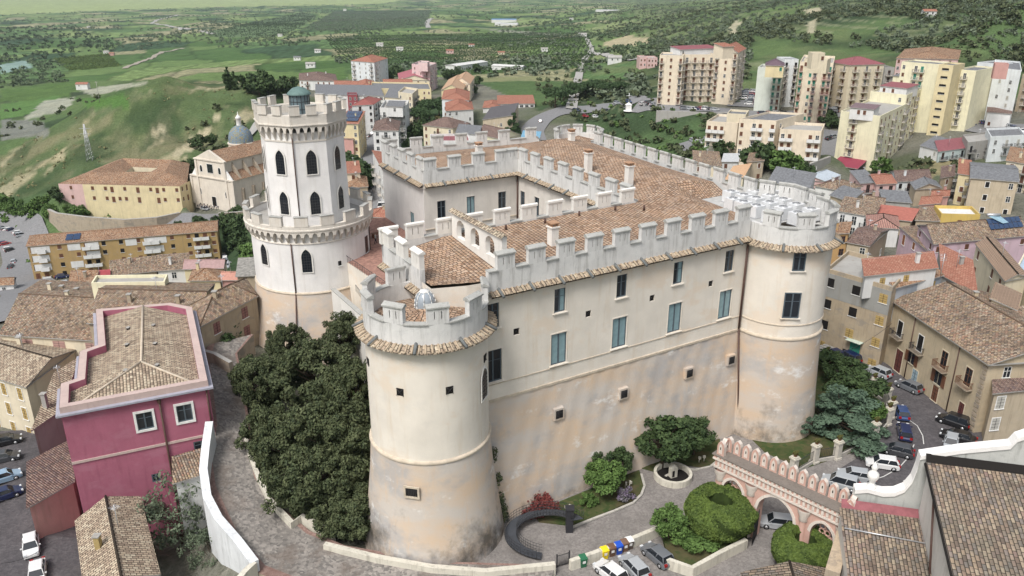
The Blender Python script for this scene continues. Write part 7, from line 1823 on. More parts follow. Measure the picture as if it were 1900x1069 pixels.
house('house', 'small cream house with a tan sheet roof and dark window above the palazzo roof', (1838, 566), (1884, 574), (1892, 545), 12, P_CREAM, 'shedright', tiles('tan_sheet_tiles', [(.36, .25, .18), (.42, .3, .22)], (.25, .2, .16), .4, w=.4), 1.2, zg=3, pats=['.w', None, None, None], sty=SH_DK)
house('house', 'cream house with a long narrow tan roof climbing beside the lilac palazzo', (1866, 520), (1906, 512), (1848, 446), 11, P_CREAM, 'gablex', tiles('tan_sheet_tiles', [(.36, .25, .18)], w=.4), .8, zg=2, pats=[None, None, None, 'w.ww'], sty=[('shutter', M_BRSHUT, None)])
house('house', 'house under a pale blue plastic sheet at the right edge', (1885, 500), (1935, 540), (1960, 480), 10, P_CREAM, 'flat', plain('pale_blue_sheet', (.36, .45, .55), .6), .1, zg=2, pats=[None] * 4)
# behind the east battlements
house('house', 'low cream house with brown roof behind the east battlements', (1289, 305), (1338, 308), (1332, 290), 0, P_CREAM, 'shed', T_OLD, 1.6, pats=['w.w', None, None, None], **OT)
house('house', 'small white house with a pale roof beside the low cream house', (1340, 300), (1369, 300), (1372, 289), 0, P_WHITE, 'shed', plain('pale_roof', (.45, .46, .47)), .8, pats=['ww', None, None, None], **OT)
house('house', 'tower like beige house with brown roof and two stacked windows', (1387, 300), (1417, 298), (1421, 284), 4, P_BEIGE, 'shed', T_OLD, 1.2, pats=['.w', None, None, None], fh=3.4, skip=0)
house('house', 'house with bright orange tiles behind the battlements near the tower like house', (1346, 334), (1378, 338), (1392, 312), 2, P_CREAM, 'shedleft', plaster('orange_tiles', (.56, .36, .22), .6, scl=3), 1.6, pats=[None] * 4)
house('house', 'white house with grey slate coloured roof behind the air conditioning boxes', (1426, 337), (1500, 351), (1512, 334), 2, P_WHITE, 'shed', M_GREYROOF, 2.0, pats=['.bB', None, None, None], **OT)
house('house', 'warehouse with a pale blue grey roof below the retaining wall', (1478, 333), (1530, 336), (1558, 325), -1, P_PINK, 'gablex', plain('pale_blue_roof', (.42, .47, .52), .6), 1.5, cat='warehouse', pats=['w.w', None, None, None], **OT)
house('house', 'house with brown mossy tiles and an aerial right of the warehouse', (1513, 345), (1556, 353), (1598, 346), 3, P_WHITE, 'hip', T_OLD, 1.8, pats=[None] * 4)
house('house', 'grey sheet roofed house behind the right castle tower', (1541, 362), (1578, 374), (1600, 360), 3, P_OLD, 'shed', M_GREYROOF, .8, pats=[None] * 4)
# farmhouses in the fields
FARM = [(155, 166, 12, P_WHITE, T_RED, 'white farmhouse with orange roof alone on the green hillside'), (198, 100, 9, P_WHITE, M_CONC, 'white farmhouse in the orchards on the left'), (208, 103, 8, P_SALMON, T_RED, 'pink farmhouse beside the white one in the left orchards'),
        (640, 20, 14, P_WHITE, M_CONC, 'lone white house on the distant ridge'), (742, 95, 9, P_WHITE, M_CONC, 'white box house in the plain beyond the tall pale block'), (835, 100, 9, P_PINK, T_RED, 'small pink roofed house in the plain'), (705, 87, 10, P_WHITE, M_CONC, 'low white shed right of centre in the plain'),
        (552, 112, 8, P_WHITE, M_GREYROOF, 'white shed above the conifers'), (577, 126, 9, P_WHITE, M_CONC, 'white farmhouse right of the conifers'), (590, 98, 8, P_WHITE, M_CONC, 'distant white house above the conifer row'), (1140, 118, 10, P_WHITE, M_CONC, 'white house near the pink flats below the right hill'), (1722, 32, 9, P_WHITE, T_RED, 'ruined white house high on the right hill'),
        (1083, 68, 9, P_WHITE, M_CONC, 'tiny white house on the far road'), (165, 52, 9, P_WHITE, M_CONC, 'tiny white house in the far left plain'), (335, 55, 10, P_WHITE, M_CONC, 'white house beside the winding far road'), (1060, 38, 10, P_WHITE, M_CONC, 'white house on the far right plain'),
        (875, 88, 8, P_WHITE, T_RED, 'white hut with a red roof in the far fields'), (930, 103, 8, P_CREAM, T_RED, 'cream hut among the vines'), (1010, 96, 8, P_WHITE, M_CONC, 'white hut among the vines, right'), (520, 68, 9, P_WHITE, M_CONC, 'pale shed below the striped orchard')]
for i, (x, y, w_, wm, rm, lab) in enumerate(FARM):
    p = T(x, y); t = thing('farmhouse', lab, 'farmhouse', p); mb = MB(wm); h_ = w_ * .5; r_ = random.Random(i); L2, D2 = w_ * 1.1, w_ * .55
    q = [(p.x - L2 / 2, p.y - D2 / 2), (p.x + L2 / 2, p.y - D2 / 2), (p.x + L2 / 2, p.y + D2 / 2), (p.x - L2 / 2, p.y + D2 / 2)]
    for k in range(4): j = (k + 1) % 4; mb.quad((*q[k], p.z - 2), (*q[j], p.z - 2), (*q[j], p.z + h_), (*q[k], p.z + h_))
    mb.build('wall', t); rb = MB(rm, M_CONC, wm); house_roof(rb, q, p.z + h_, 'gable', w_ * .17, .4); rb.build('roof', t)
    facade(t, q[0], q[1], p.z, p.z + h_, '.w.w.', SH_DK, 1, rnd=r_)
for (x0, y0, x1, y1, hh, c, lab) in [(912, 42, 958, 40, 9, (.10, .22, .42), 'white warehouse with a blue roof in the middle of the plain'), (918, 48, 960, 47, 7, (.55, .56, .58), 'long white warehouse in front of the blue roofed one'), (1105, 22, 1148, 19, 6, (.6, .6, .6), 'row of white greenhouses on the far right'), (848, 131, 905, 128, 4, (.6, .6, .58), 'low white shed strip behind the school fields'), (912, 130, 968, 130, 4, (.6, .6, .58), 'second low white shed strip further right')]:
    a_, b_ = T(x0, y0), T(x1, y1); b_.z = a_.z; d_ = b_ - a_; n__ = Vector((-d_.y, d_.x, 0)).normalized() * min(20, d_.length * .3); q = [a_, b_, b_ + n__, a_ + n__]; t = thing('warehouse', lab, 'warehouse', a_)
    mb = MB(P_WHITE)
    for k in range(4): j = (k + 1) % 4; mb.quad((q[k].x, q[k].y, a_.z - 3), (q[j].x, q[j].y, a_.z - 3), (q[j].x, q[j].y, a_.z + hh), (q[k].x, q[k].y, a_.z + hh))
    mb.build('wall', t); rb = MB(plain('roof_%d_%d' % (x0, y0), c, .5), M_CONC, P_WHITE); house_roof(rb, [(v.x, v.y) for v in q], a_.z + hh, 'gable', hh * .25, .3); rb.build('roof', t)
house('apartment_block', 'pair of far pink flats behind the left cream tower, left block', (1187, 108), (1200, 108), None, 2, P_PINK, 'flat', M_CONC, .3, depth=14, cat='apartment block', pats=['ww', None, None, None])
house('apartment_block', 'pair of far pink flats behind the left cream tower, right block', (1202, 109), (1220, 109), None, 2, P_PINK, 'flat', M_CONC, .3, depth=14, cat='apartment block', pats=['www', None, None, None])
# ------------------------------------------------------------------ church roofs in the near right corner
def zat(y, Yw): d = ray(950, y); return CAM_H + d[2] * Yw / d[1]
ch = thing('church', 'white church with a curved gable seen from behind its mottled tiled roofs', 'church', (45, 60, 0))
M_CHW = plaster('church_white', (.80, .79, .77), .12, (.5, .48, .44)); M_CHG = plaster('church_stained_back', (.47, .48, .46), .8, (.17, .18, .16), grey=(.25, .26, .25), scl=1.6)
T_CHURCH = tiles('church_roof_tiles', [(.13, .095, .08), (.28, .20, .15), (.42, .34, .25), (.23, .16, .14), (.36, .27, .19), (.17, .15, .14), (.30, .24, .21)], (.13, .125, .10), .8, w=.34, l=.62, gap=(.03, .025, .02))
O = Vector((33.7, 66.9, 0)); fx = Vector((.97, -.243, 0)); fy = Vector((.243, .97, 0))
prof = [(0, 10.6), (1.2, 10.9), (2.6, 10.7), (3.6, 10.9), (4.4, 11.5), (4.9, 12.6), (5.1, 14.0), (5.15, 15.3), (8.5, 16.5), (12.4, 17.6), (12.8, 18.4), (13.6, 18.9), (14.4, 19.6), (18, 21)]
mb = MB(M_CHG, M_CHW)
for (s0, z0_), (s1, z1_) in zip(prof[:-1], prof[1:]):
    a, b = O + fx * s0, O + fx * s1; k = fy * .8; v = lambda p, z: Vector((p.x, p.y, z))
    mb.quad(v(a, -1), v(b, -1), v(b, z1_), v(a, z0_), m=0); mb.quad(v(b + k, -1), v(a + k, -1), v(a + k, z0_), v(b + k, z1_), m=1)
    e = fy * -.14; o2 = fy * 1.0
    mb.quad(v(a + e, z0_ + .25), v(b + e, z1_ + .25), v(b + o2, z1_ + .25), v(a + o2, z0_ + .25), m=1)
    mb.quad(v(a + e, z0_ - .2), v(b + e, z1_ - .2), v(b + e, z1_ + .25), v(a + e, z0_ + .25), m=1); mb.quad(v(b + o2, z1_ - .2), v(a + o2, z0_ - .2), v(a + o2, z0_ + .25), v(b + o2, z1_ + .25), m=1)
a = O; mb.quad(v(a, -1), v(a, 10.8), v(a + fy * .8, 10.8), v(a + fy * .8, -1), m=1)
mb.build('gable', ch, label='white curved gable top with grey stained back')
p = O + fx * 1.5 + fy * .4; mb = MB(M_CHW); mb.lathe([(.45, 11.1), (.42, 11.4), (.22, 11.5), (.3, 11.8), (.55, 12.3), (.5, 12.7), (.25, 12.95), (.2, 13.1), (.33, 13.3), (.2, 13.6), (0, 14.0)], (p.x, p.y, 0), 14); mb.build('urn', ch)
r0 = O + fx * 5.6 - fy * .6; mb = MB(T_CHURCH, M_DARK, M_CHW)
def rp_(s, t, z): q = r0 + fx * s - fy * t; return Vector((q.x, q.y, z))
roof_plane(mb, [rp_(0, 16, 11.4), rp_(20, 16, 11.4), rp_(20, 0, 15.2), rp_(0, 0, 15.2)], fx); mb.build('roof', ch)
mb = MB(M_DARK); mb.quad(rp_(-.05, 0.0, 15.25), rp_(20, 0, 15.25), rp_(20, -.5, 15.9), rp_(-.05, -.5, 15.9)); mb.tube(rp_(-.1, 0, 15.1), rp_(-.1, 16, 11.3), .12); mb.build('flashing', ch)
mb = MB(plaster('church_side', (.60, .58, .55), .4)); mb.quad(rp_(.25, 16, -1), rp_(.25, 16, 11.3), rp_(.25, 0, 15.1), rp_(.25, 0, -1)); mb.quad(rp_(.25, 16, -1), rp_(20, 16, -1), rp_(20, 16, 11.3), rp_(.25, 16, 11.3)); mb.quad(rp_(-6.8, 14.2, -1), rp_(.25, 14.2, -1), rp_(.25, 14.2, 6.4), rp_(-6.8, 14.2, 6.4)); mb.quad(rp_(-6.8, .6, -1), rp_(-6.8, 14.2, -1), rp_(-6.8, 14.2, 6.4), rp_(-6.8, .6, 9.2)); mb.quad(rp_(.25, 0, -1), rp_(20, 0, -1), rp_(20, 0, 15.1), rp_(.25, 0, 15.1)); mb.build('side_wall', ch)
mb = MB(T_CHURCH, M_MAROONROOF, M_ALU); roof_plane(mb, [rp_(-7, 14.4, 6.5), rp_(.2, 14.4, 6.5), rp_(.2, .7, 9.4), rp_(-7, .7, 9.4)], fx)
mb.quad(rp_(-6.8, .7, 9.4), rp_(.2, .7, 9.4), rp_(.2, -.1, 9.9), rp_(-6.8, -.1, 9.9), m=1); mb.tube(rp_(-6.8, 3.4, 9.0), rp_(.2, 3.8, 8.9), .07, m=2); mb.build('aisle_roof', ch)
mb = MB(M_PIPE); mb.tube(rp_(.1, 3.5, 14), rp_(-.1, 7.5, 8.4), .1); mb.build('rain_pipe', ch)
house('house', 'small old tiled roof at the bottom edge under the smaller clipped hedge', (1395, 1140), (1570, 1135), (1545, 1062), 4, P_OLD, 'gablex', T_CHURCH, 1.2, zg=0, pats=[None] * 4)
low_wall('gate_side_wall', 'tile topped wall running down from the right end of the pink gate', [(1583, 930, 7.5), (1565, 990, 6.8), (1545, 1060, 6.2)], h=1, t=1.3, below=7, mat=M_STONE, cap=M_COVER)
# ------------------------------------------------------------------ the domed church and convent on the left
GZ = -28.0
A0, B0, D0 = U(362, 376, GZ), U(438, 390, GZ), U(505, 347, GZ)
dx = (B0 - A0); WF = dx.length; dx.normalize(); dy = Vector((-dx.y, dx.x, 0)); LN = (D0 - B0).dot(dy); LN = max(26, min(LN, 60)); rzN = math.atan2(dx.y, dx.x)
dc = thing('domed_church', 'white baroque church with a gabled front and a blue tiled dome', 'church', (A0 + B0) / 2)
def cq(s, t, z): q = A0 + dx * (WF * s) + dy * t; return Vector((q.x, q.y, z))
zl1, zn, zg_ = GZ + 11.5, GZ + 18.5, GZ + 22.5
mb = MB(P_PEACH if False else plaster('church_cream', (.66, .60, .52), .3)); 
mb.prism([cq(0, 0, 0)[:2], cq(1, 0, 0)[:2], cq(1, LN, 0)[:2], cq(0, LN, 0)[:2]], GZ - 2, zl1); mb.prism([cq(.17, .2, 0)[:2], cq(.83, .2, 0)[:2], cq(.83, LN, 0)[:2], cq(.17, LN, 0)[:2]], zl1, zn)
mb.prism([cq(.17, 0, 0)[:2], cq(.83, 0, 0)[:2], cq(.83, .9, 0)[:2], cq(.17, .9, 0)[:2]], zl1 - .5, zn)
P_ = [cq(.13, -.1, zn), cq(.87, -.1, zn), cq(.5, -.1, zg_), cq(.13, 1.0, zn), cq(.87, 1.0, zn), cq(.5, 1.0, zg_)]; mb.add(P_, [(0, 1, 2), (4, 3, 5), (0, 2, 5, 3), (1, 4, 5, 2)], 0)
for s in (-.02, .17 - .02, .83, .98):
    q = cq(s + .02, -.1, 0); mb.box((q.x, q.y, GZ + 5.5 if s < .1 or s > .9 else GZ + 9), (1.0, .5, 11 if s < .1 or s > .9 else 18), rzN)
for z in (zl1, zn): q = cq(.5, .1, z); mb.box((q.x, q.y, z), (WF * (1.04 if z == zl1 else .74), 1.0, .5), rzN)
mb.build('wall', dc)
mb = MB(M_CHW)
for a_, b_, c_ in (((.02, zl1 + .3), (.17, zl1 + .3), (.17, zl1 + 4.5)), ((.98, zl1 + .3), (.83, zl1 + .3), (.83, zl1 + 4.5))): mb.add([cq(s, .1, z) for s, z in (a_, b_, c_)] + [cq(s, .8, z) for s, z in (a_, b_, c_)], [(0, 1, 2), (3, 5, 4), (0, 2, 5, 3)])
mb.build('volute', dc)
fr_ = lambda s, z, w_, h_: inst('window', gothic(w_, h_, False), dc, cq(s, -.02, z), rzN)
inst('window', win_mesh(3.0, 3.4, 'glass', M_IRON, M_CHW), dc, cq(.5, -.05, zl1 + 2.0), rzN)
for s in (.28, .72): inst('niche', gothic(1.3, 2.8, False), dc, cq(s, .0, zl1 + 2), rzN)
for s in (.18, .82): inst('niche', gothic(1.3, 2.8, False), dc, cq(s, .0, GZ + 4.2), rzN)
inst('door', win_mesh(2.3, 3.8, 'shutter', M_DARK, M_CHW), dc, cq(.5, -.05, GZ + .1), rzN)
mb = MB(T_TERRA, M_CONC); roof_plane(mb, [cq(.14, 1, zn + .1), cq(.5, 1, zg_ - .6), cq(.5, LN, zg_ - .6), cq(.14, LN, zn + .1)], dy); roof_plane(mb, [cq(.86, LN, zn + .1), cq(.5, LN, zg_ - .6), cq(.5, 1, zg_ - .6), cq(.86, 1, zn + .1)], dy)
roof_plane(mb, [cq(.83, 1, zl1 + 2.8), cq(1.02, 1, zl1 + .1), cq(1.02, LN, zl1 + .1), cq(.83, LN, zl1 + 2.8)], dy); roof_plane(mb, [cq(.17, 1, zl1 + 2.8), cq(-.02, 1, zl1 + .1), cq(-.02, LN, zl1 + .1), cq(.17, LN, zl1 + 2.8)], dy)
mb.build('roof', dc)
for k in range(6):
    t_ = 4 + (LN - 7) * k / 5; mb = MB(M_STONE); mb.add([cq(1.01, t_, zl1 + .2), cq(.83, t_, zl1 + 3), cq(.83, t_, zn - .8), cq(1.01, t_ + .8, zl1 + .2), cq(.83, t_ + .8, zl1 + 3), cq(.83, t_ + .8, zn - .8)], [(0, 1, 2), (3, 5, 4), (0, 2, 5, 3)]); mb.box((*cq(1.02, t_ + .4, 0)[:2], GZ + 4), (1.2, .9, 8), rzN); mb.build('buttress', dc)
dmc = U(447, 262, GZ + 22); mb = MB(plaster('church_cream', (.66, .60, .52)), tiles('dome_tiles', [(.10, .19, .33), (.15, .25, .38), (.20, .27, .30), (.30, .26, .16)], (.2, .2, .18), .3, w=.8, l=.8, gap=(.22, .2, .12)), M_CHW)
mb.lathe([(5.0, -18), (5.0, -1.0), (5.4, -.8), (5.4, -.3), (4.9, -.2)], dmc, 16, 0, sm=False); mb.lathe([(4.9, -.2), (4.85, 1.6), (4.3, 3.6), (3.2, 5.2), (1.6, 6.3), (.9, 6.6)], dmc, 24, 1); mb.lathe([(1.0, 6.5), (1.0, 9.2), (1.3, 9.4), (.7, 10.2), (.2, 10.8), (.1, 12)], dmc, 10, 2); dm = mb.build('dome', dc, label='blue tiled dome with a white lantern')
for k in range(8): a = PI * (k + .5) / 4; inst('window', gothic(1.1, 2.6, False), dm, (dmc.x + 5 * math.sin(a), dmc.y - 5 * math.cos(a), dmc.z - 4.4), a)
mb = MB(P_BEIGE); q = U(478, 300, GZ + 12); mb.box((q.x, q.y, GZ + 6), (17, 22, 13), rzN); mb.build('choir_wall', dc); mb = MB(T_TERRA); h_ = MB(T_TERRA, M_CONC, P_BEIGE)
q4 = [(q.x + dx.x * a * 8.5 + dy.x * b * 11, q.y + dx.y * a * 8.5 + dy.y * b * 11) for a, b in ((-1, -1), (1, -1), (1, 1), (-1, 1))]; house_roof(h_, q4, GZ + 12.6, 'hip', 2.4); h_.build('choir_roof', dc)
# convent
cvz = -19.0; OC = [U(108, 341, cvz), U(333, 346, cvz), U(357, 333, cvz), U(352, 303, cvz), U(212, 299, cvz)]; IC = [U(226, 323, cvz), U(272, 323, cvz), U(292, 312, cvz), U(246, 310, cvz)]
cv = thing('convent', 'long pale yellow convent with a pink left end and a brown roof round a courtyard', 'convent', (OC[0] + OC[1]) / 2)
mb = MB(P_YELLOW, P_PINK, P_CREAM); sp_ = OC[0].lerp(OC[1], .2)
for a, b, m_ in ((OC[0], sp_, 1), (sp_, OC[1], 0), (OC[1], OC[2], 0), (OC[2], OC[3], 0), (OC[3], OC[4], 2), (OC[4], OC[0], 1)): mb.quad((a.x, a.y, GZ - 5), (b.x, b.y, GZ - 5), (b.x, b.y, cvz), (a.x, a.y, cvz), m=m_)
for a, b in zip(IC, IC[1:] + IC[:1]): mb.quad((a.x, a.y, GZ), (b.x, b.y, GZ), (b.x, b.y, cvz), (a.x, a.y, cvz), m=2)
mb.build('wall', cv)
up_ = Vector((0, 0, 2.6)); O4 = [OC[0], OC[1].lerp(OC[2], .6), OC[3], OC[4]]; R4 = [o.lerp(i, .52) + up_ for o, i in zip(O4, IC)]
mb = MB(T_TERRA)
for i in range(4):
    j = (i + 1) % 4; roof_plane(mb, [O4[i], O4[j], R4[j], R4[i]], O4[j] - O4[i]); roof_plane(mb, [R4[i], R4[j], IC[j], IC[i]], O4[j] - O4[i])
roof_plane(mb, [O4[0], OC[1], O4[1]], OC[1] - OC[0]); mb.build('roof', cv)
facade(cv, OC[0], sp_, GZ, cvz, '.w.', [('shutter', M_BRSHUT, None)], 2, 3.8, 0); facade(cv, sp_, OC[1], GZ, cvz, 'ww.wBww.B.wBw.w', [('shutter', M_BRSHUT, None)], 2, 4.0, .1, ww=1.2); facade(cv, OC[1], OC[2], GZ, cvz, 'wB.', [('shutter', M_BRSHUT, None)], 2, 4, 0)
low_wall('retaining_wall', 'long stone retaining wall below the yellow convent', [(90, 388, -28), (105, 395, -27.5), (160, 402, -27.5), (230, 407, -27.5), (290, 403, -27.5), (333, 394, -27.5)], h=1, t=1.2, below=9, mat=M_STONE, cap=M_CONC)
low_wall('retaining_wall', 'concrete retaining wall under the cream apartment tower', [(1218, 205, 0), (1300, 208, 0), (1330, 209, 0), (1380, 207, 0)], h=1, t=1, below=8, mat=M_CONC, cap=M_CONC)
low_wall('retaining_wall', 'tall concrete wall below the low cream complex', [(1390, 312, -1), (1440, 312, -1), (1500, 304, -1.5), (1540, 290, -2)], h=1, t=1, below=9, mat=M_CONC, cap=M_CONC)
low_wall('retaining_wall', 'beige retaining wall right of the ochre flats beside the keep', [(405, 395, -26), (440, 393, -26), (478, 388, -26)], h=1, t=1, below=8, mat=M_STONE, cap=M_CONC)
# ------------------------------------------------------------------ roads
ribbon('road', [(716, 420), (712, 395), (708, 370), (700, 340), (690, 315), (690, 290), (700, 262), (722, 235), (735, 215)], 11, M_ASPHPALE)
ribbon('road', [(470, 392), (430, 402), (380, 407), (330, 412), (250, 424), (190, 432)], 9, M_ASPHPALE)
ribbon('road', [(-20, 408), (20, 425), (45, 450), (55, 480), (35, 520), (70, 545), (20, 570), (-30, 610)], 17, M_ASPHPALE, .5)
ribbon('road', [(1180, 192), (1120, 196), (1060, 203), (1020, 212), (1000, 225), (985, 245), (990, 262)], 12, M_ASPHPALE)
ribbon('road', [(1180, 196), (1260, 203), (1340, 206), (1400, 213), (1480, 213), (1560, 212)], 10, M_ASPHPALE)
ribbon('road', [(1395, 200), (1388, 180), (1385, 168)], 22, M_ASPHPALE)
ribbon('road', [(1560, 205), (1562, 180), (1560, 165)], 14, M_ASPHPALE)
ribbon('road', [(1280, 262), (1330, 275), (1400, 285), (1470, 293), (1540, 275), (1560, 262), (1555, 245)], 14, M_ASPHPALE)
ribbon('road', [(1660, 200), (1730, 215), (1800, 232), (1900, 243)], 20, M_ASPHPALE)
ribbon('road', [(1920, 262), (1880, 240)], 10, M_ASPHPALE)
ribbon('road', [(-100, 880), (-20, 830), (30, 860), (60, 940), (70, 1000), (90, 1070), (130, 1130)], 15, M_STREET, .6)
ribbon('path', [(232, 128), (270, 112), (300, 97), (340, 90)], 9, plain('pale_earth', (.30, .27, .22)), .8)
for pts, w_ in (([(352, 55), (318, 50), (282, 44), (290, 38), (330, 28)], 14), ([(372, 57), (392, 64), (400, 62)], 14), ([(795, 52), (792, 44), (802, 34)], 14), ([(1060, 205), (1080, 120), (1098, 92), (1083, 68), (1070, 60)], 6), ([(1095, 95), (1150, 112), (1215, 118)], 8), ([(430, 290), (465, 250), (490, 215)], 4)): ribbon('road', pts, w_, plain('pale_road', (.34, .33, .31)), .8)

# ------------------------------------------------------------------ cars
def car_parts(L=4.0, Wd=1.7, H=1.48, hood=.95, boot=.25, van=False):
    hw = Wd / 2; bz = .88 if not van else 1.1
    st = [(-L / 2, hw * .78, .38, .62), (-L / 2 + .12, hw * .92, .24, bz - .08), (-L / 2 + .5, hw, .2, bz), (0, hw, .2, bz + .02), (L / 2 - hood, hw, .2, bz), (L / 2 - .35, hw * .95, .22, bz - .16), (L / 2 - .05, hw * .85, .26, .66), (L / 2, hw * .7, .34, .52)]
    def loft(st, mb, m):
        P = []; F = []
        for x, w_, a, b in st: P += [(x, -w_, a), (x, w_, a), (x, w_, b - .12), (x, w_ * .93, b), (x, -w_ * .93, b), (x, -w_, b - .12)]
        for i in range(len(st) - 1):
            for k in range(6): j = (k + 1) % 6; F.append((i * 6 + k, (i + 1) * 6 + k, (i + 1) * 6 + j, i * 6 + j))
        F += [tuple(range(6)), tuple(len(P) - 1 - k for k in range(6))]; mb.add(P, F, m, sm=False)
    x0, x1 = -L / 2 + boot, L / 2 - hood; rx0, rx1 = x0 + .28, x1 - .62
    gb = [(x0, hw * .9), (x1, hw * .9), (rx1, hw * .72), (rx0, hw * .74)]
    P = [(x0, -hw * .9, bz), (x1, -hw * .9, bz), (x1, hw * .9, bz), (x0, hw * .9, bz), (rx0, -hw * .74, H - .05), (rx1, -hw * .72, H - .05), (rx1, hw * .72, H - .05), (rx0, hw * .74, H - .05)]
    def body(mb, m): 
        loft(st, mb, m)
        R = [(rx0 - .03, -hw * .76, H - .06), (rx1 + .06, -hw * .74, H - .06), (rx1 + .06, hw * .74, H - .06), (rx0 - .03, hw * .76, H - .06), (rx0 + .1, -hw * .66, H), (rx1 - .1, -hw * .64, H), (rx1 - .1, hw * .64, H), (rx0 + .1, hw * .66, H)]
        mb.add(R, [(3, 2, 1, 0), (4, 5, 6, 7), (0, 1, 5, 4), (1, 2, 6, 5), (2, 3, 7, 6), (3, 0, 4, 7)], m)
        for a, b in ((0, 4), (1, 5), (2, 6), (3, 7)): mb.tube(P[a], P[b], .05, m=m, n=4)
        for sg, (a, b, c, d) in ((-1, (0, 1, 5, 4)), (1, (3, 2, 6, 7))): mb.tube(Vector(P[a]).lerp(Vector(P[b]), .45), Vector(P[d]).lerp(Vector(P[c]), .42), .05, m=m, n=4)
        for s in (-1, 1): mb.box((x1 - .3, s * (hw + .08), bz + .05), (.14, .18, .12), m=m)
    def glass(mb, m): mb.add(P, [(0, 1, 5, 4), (1, 2, 6, 5), (2, 3, 7, 6), (3, 0, 4, 7)], m)
    def wheel(mb, m0, m1, x, s): mb.tube((x, s * (hw - .2), .31), (x, s * (hw + .02), .31), .32, m=m0, n=14); mb.tube((x, s * (hw + .0), .31), (x, s * (hw + .035), .31), .19, m=m1, n=10)
    wx = (-L / 2 + .75, L / 2 - .8)
    def lamps(mb, m, front, s): mb.box(((L / 2 - .12) if front else (-L / 2 + .07), s * hw * .68, .66 if front else bz - .16), (.22, .34, .16 if front else .26), m=m)
    return body, glass, wheel, wx, lamps
CARC = {'white': (.68, .68, .68), 'silver': (.36, .38, .40), 'grey': (.14, .15, .165), 'dark grey': (.05, .052, .058), 'black': (.012, .012, .014), 'blue': (.03, .06, .16), 'dark blue': (.012, .02, .07), 'red': (.30, .02, .02), 'pale blue': (.25, .36, .48)}
M_TYRE = plain('tyre_rubber', (.02, .02, .02), .9, .1, var=0); M_HL = plain('headlamp_lens', (.6, .62, .64), .15, .6, var=0); M_TL = plain('tail_lamp_lens', (.28, .01, .01), .2, .5, var=0)
M_CARG = plain('car_glass', (.02, .024, .03), .06, .8, var=0)
def paint(c):
    n = 'paint_' + c
    if n not in MATS:
        m, nt, b = base_mat(n, .32, .5); b.inputs['Base Color'].default_value = c4(CARC[c]); b.inputs['Coat Weight'].default_value = .5; b.inputs['Coat Roughness'].default_value = .08; MATS[n] = m
    return MATS[n]
KIND = {'hatchback': dict(), 'estate car': dict(L=4.4, boot=.12), 'small suv': dict(L=4.3, Wd=1.8, H=1.68, boot=.12), 'van': dict(L=5.2, Wd=1.95, H=2.2, hood=.7, boot=.06, van=True), 'saloon car': dict(L=4.4, boot=.75, H=1.42)}
_CC = {}
def car(c, kind, label, p, rz, group=None, full=False):
    key = (c, kind, full)
    if key not in _CC:
        body, glass, wheel, wx, lamps = car_parts(**KIND[kind]); out_ = []
        if full:
            mb = MB(paint(c)); body(mb, 0); out_.append(('body', mb.mesh('body'))); mb = MB(M_CARG); glass(mb, 0); out_.append(('windows', mb.mesh('windows')))
            for x in wx:
                for s in (-1, 1): mb = MB(M_TYRE, M_ALU); wheel(mb, 0, 1, x, s); out_.append(('wheel', mb.mesh('wheel')))
            for f, nm, mm in ((True, 'headlight', M_HL), (False, 'tail_light', M_TL)):
                for s in (-1, 1): mb = MB(mm); lamps(mb, 0, f, s); out_.append((nm, mb.mesh(nm)))
        else:
            mb = MB(paint(c), M_CARG, M_TYRE, M_ALU, M_TL); body(mb, 0); glass(mb, 1)
            for x in wx:
                for s in (-1, 1): wheel(mb, 2, 3, x, s)
            for s in (-1, 1): lamps(mb, 4, False, s)
            out_.append(('parked_car', mb.mesh('parked_car')))
        _CC[key] = out_
    if full:
        t = thing('parked_car', label, 'car', p, rz, group)
        for nm, me in _CC[key]: link(bpy.data.objects.new(nm, me), t)
        return t
    o = bpy.data.objects.new('parked_car', _CC[key][0][1]); link(o); o.location = p; o.rotation_euler = (0, 0, rz); return tag(o, label, 'car', group)
def near_car(c, kind, label, f, r, z=0.03, group='cars parked on the street right of the castle'):
    a, b = U(*f, z + .4), U(*r, z + .4); p = (a + b) / 2; p.z = z; car(c, kind, label, p, math.atan2(a.y - b.y, a.x - b.x), group, True)
CG = 'cars parked in the castle forecourt'
near_car('white', 'hatchback', 'white hatchback nearest the green bin in the forecourt', (1108, 1044), (1160, 1084), group=CG)
near_car('silver', 'hatchback', 'pale silver hatchback between the white and the grey one in the forecourt', (1158, 1034), (1196, 1074), group=CG)
near_car('grey', 'hatchback', 'grey hatchback by the white planter wall', (1196, 1012), (1244, 1052), group=CG)
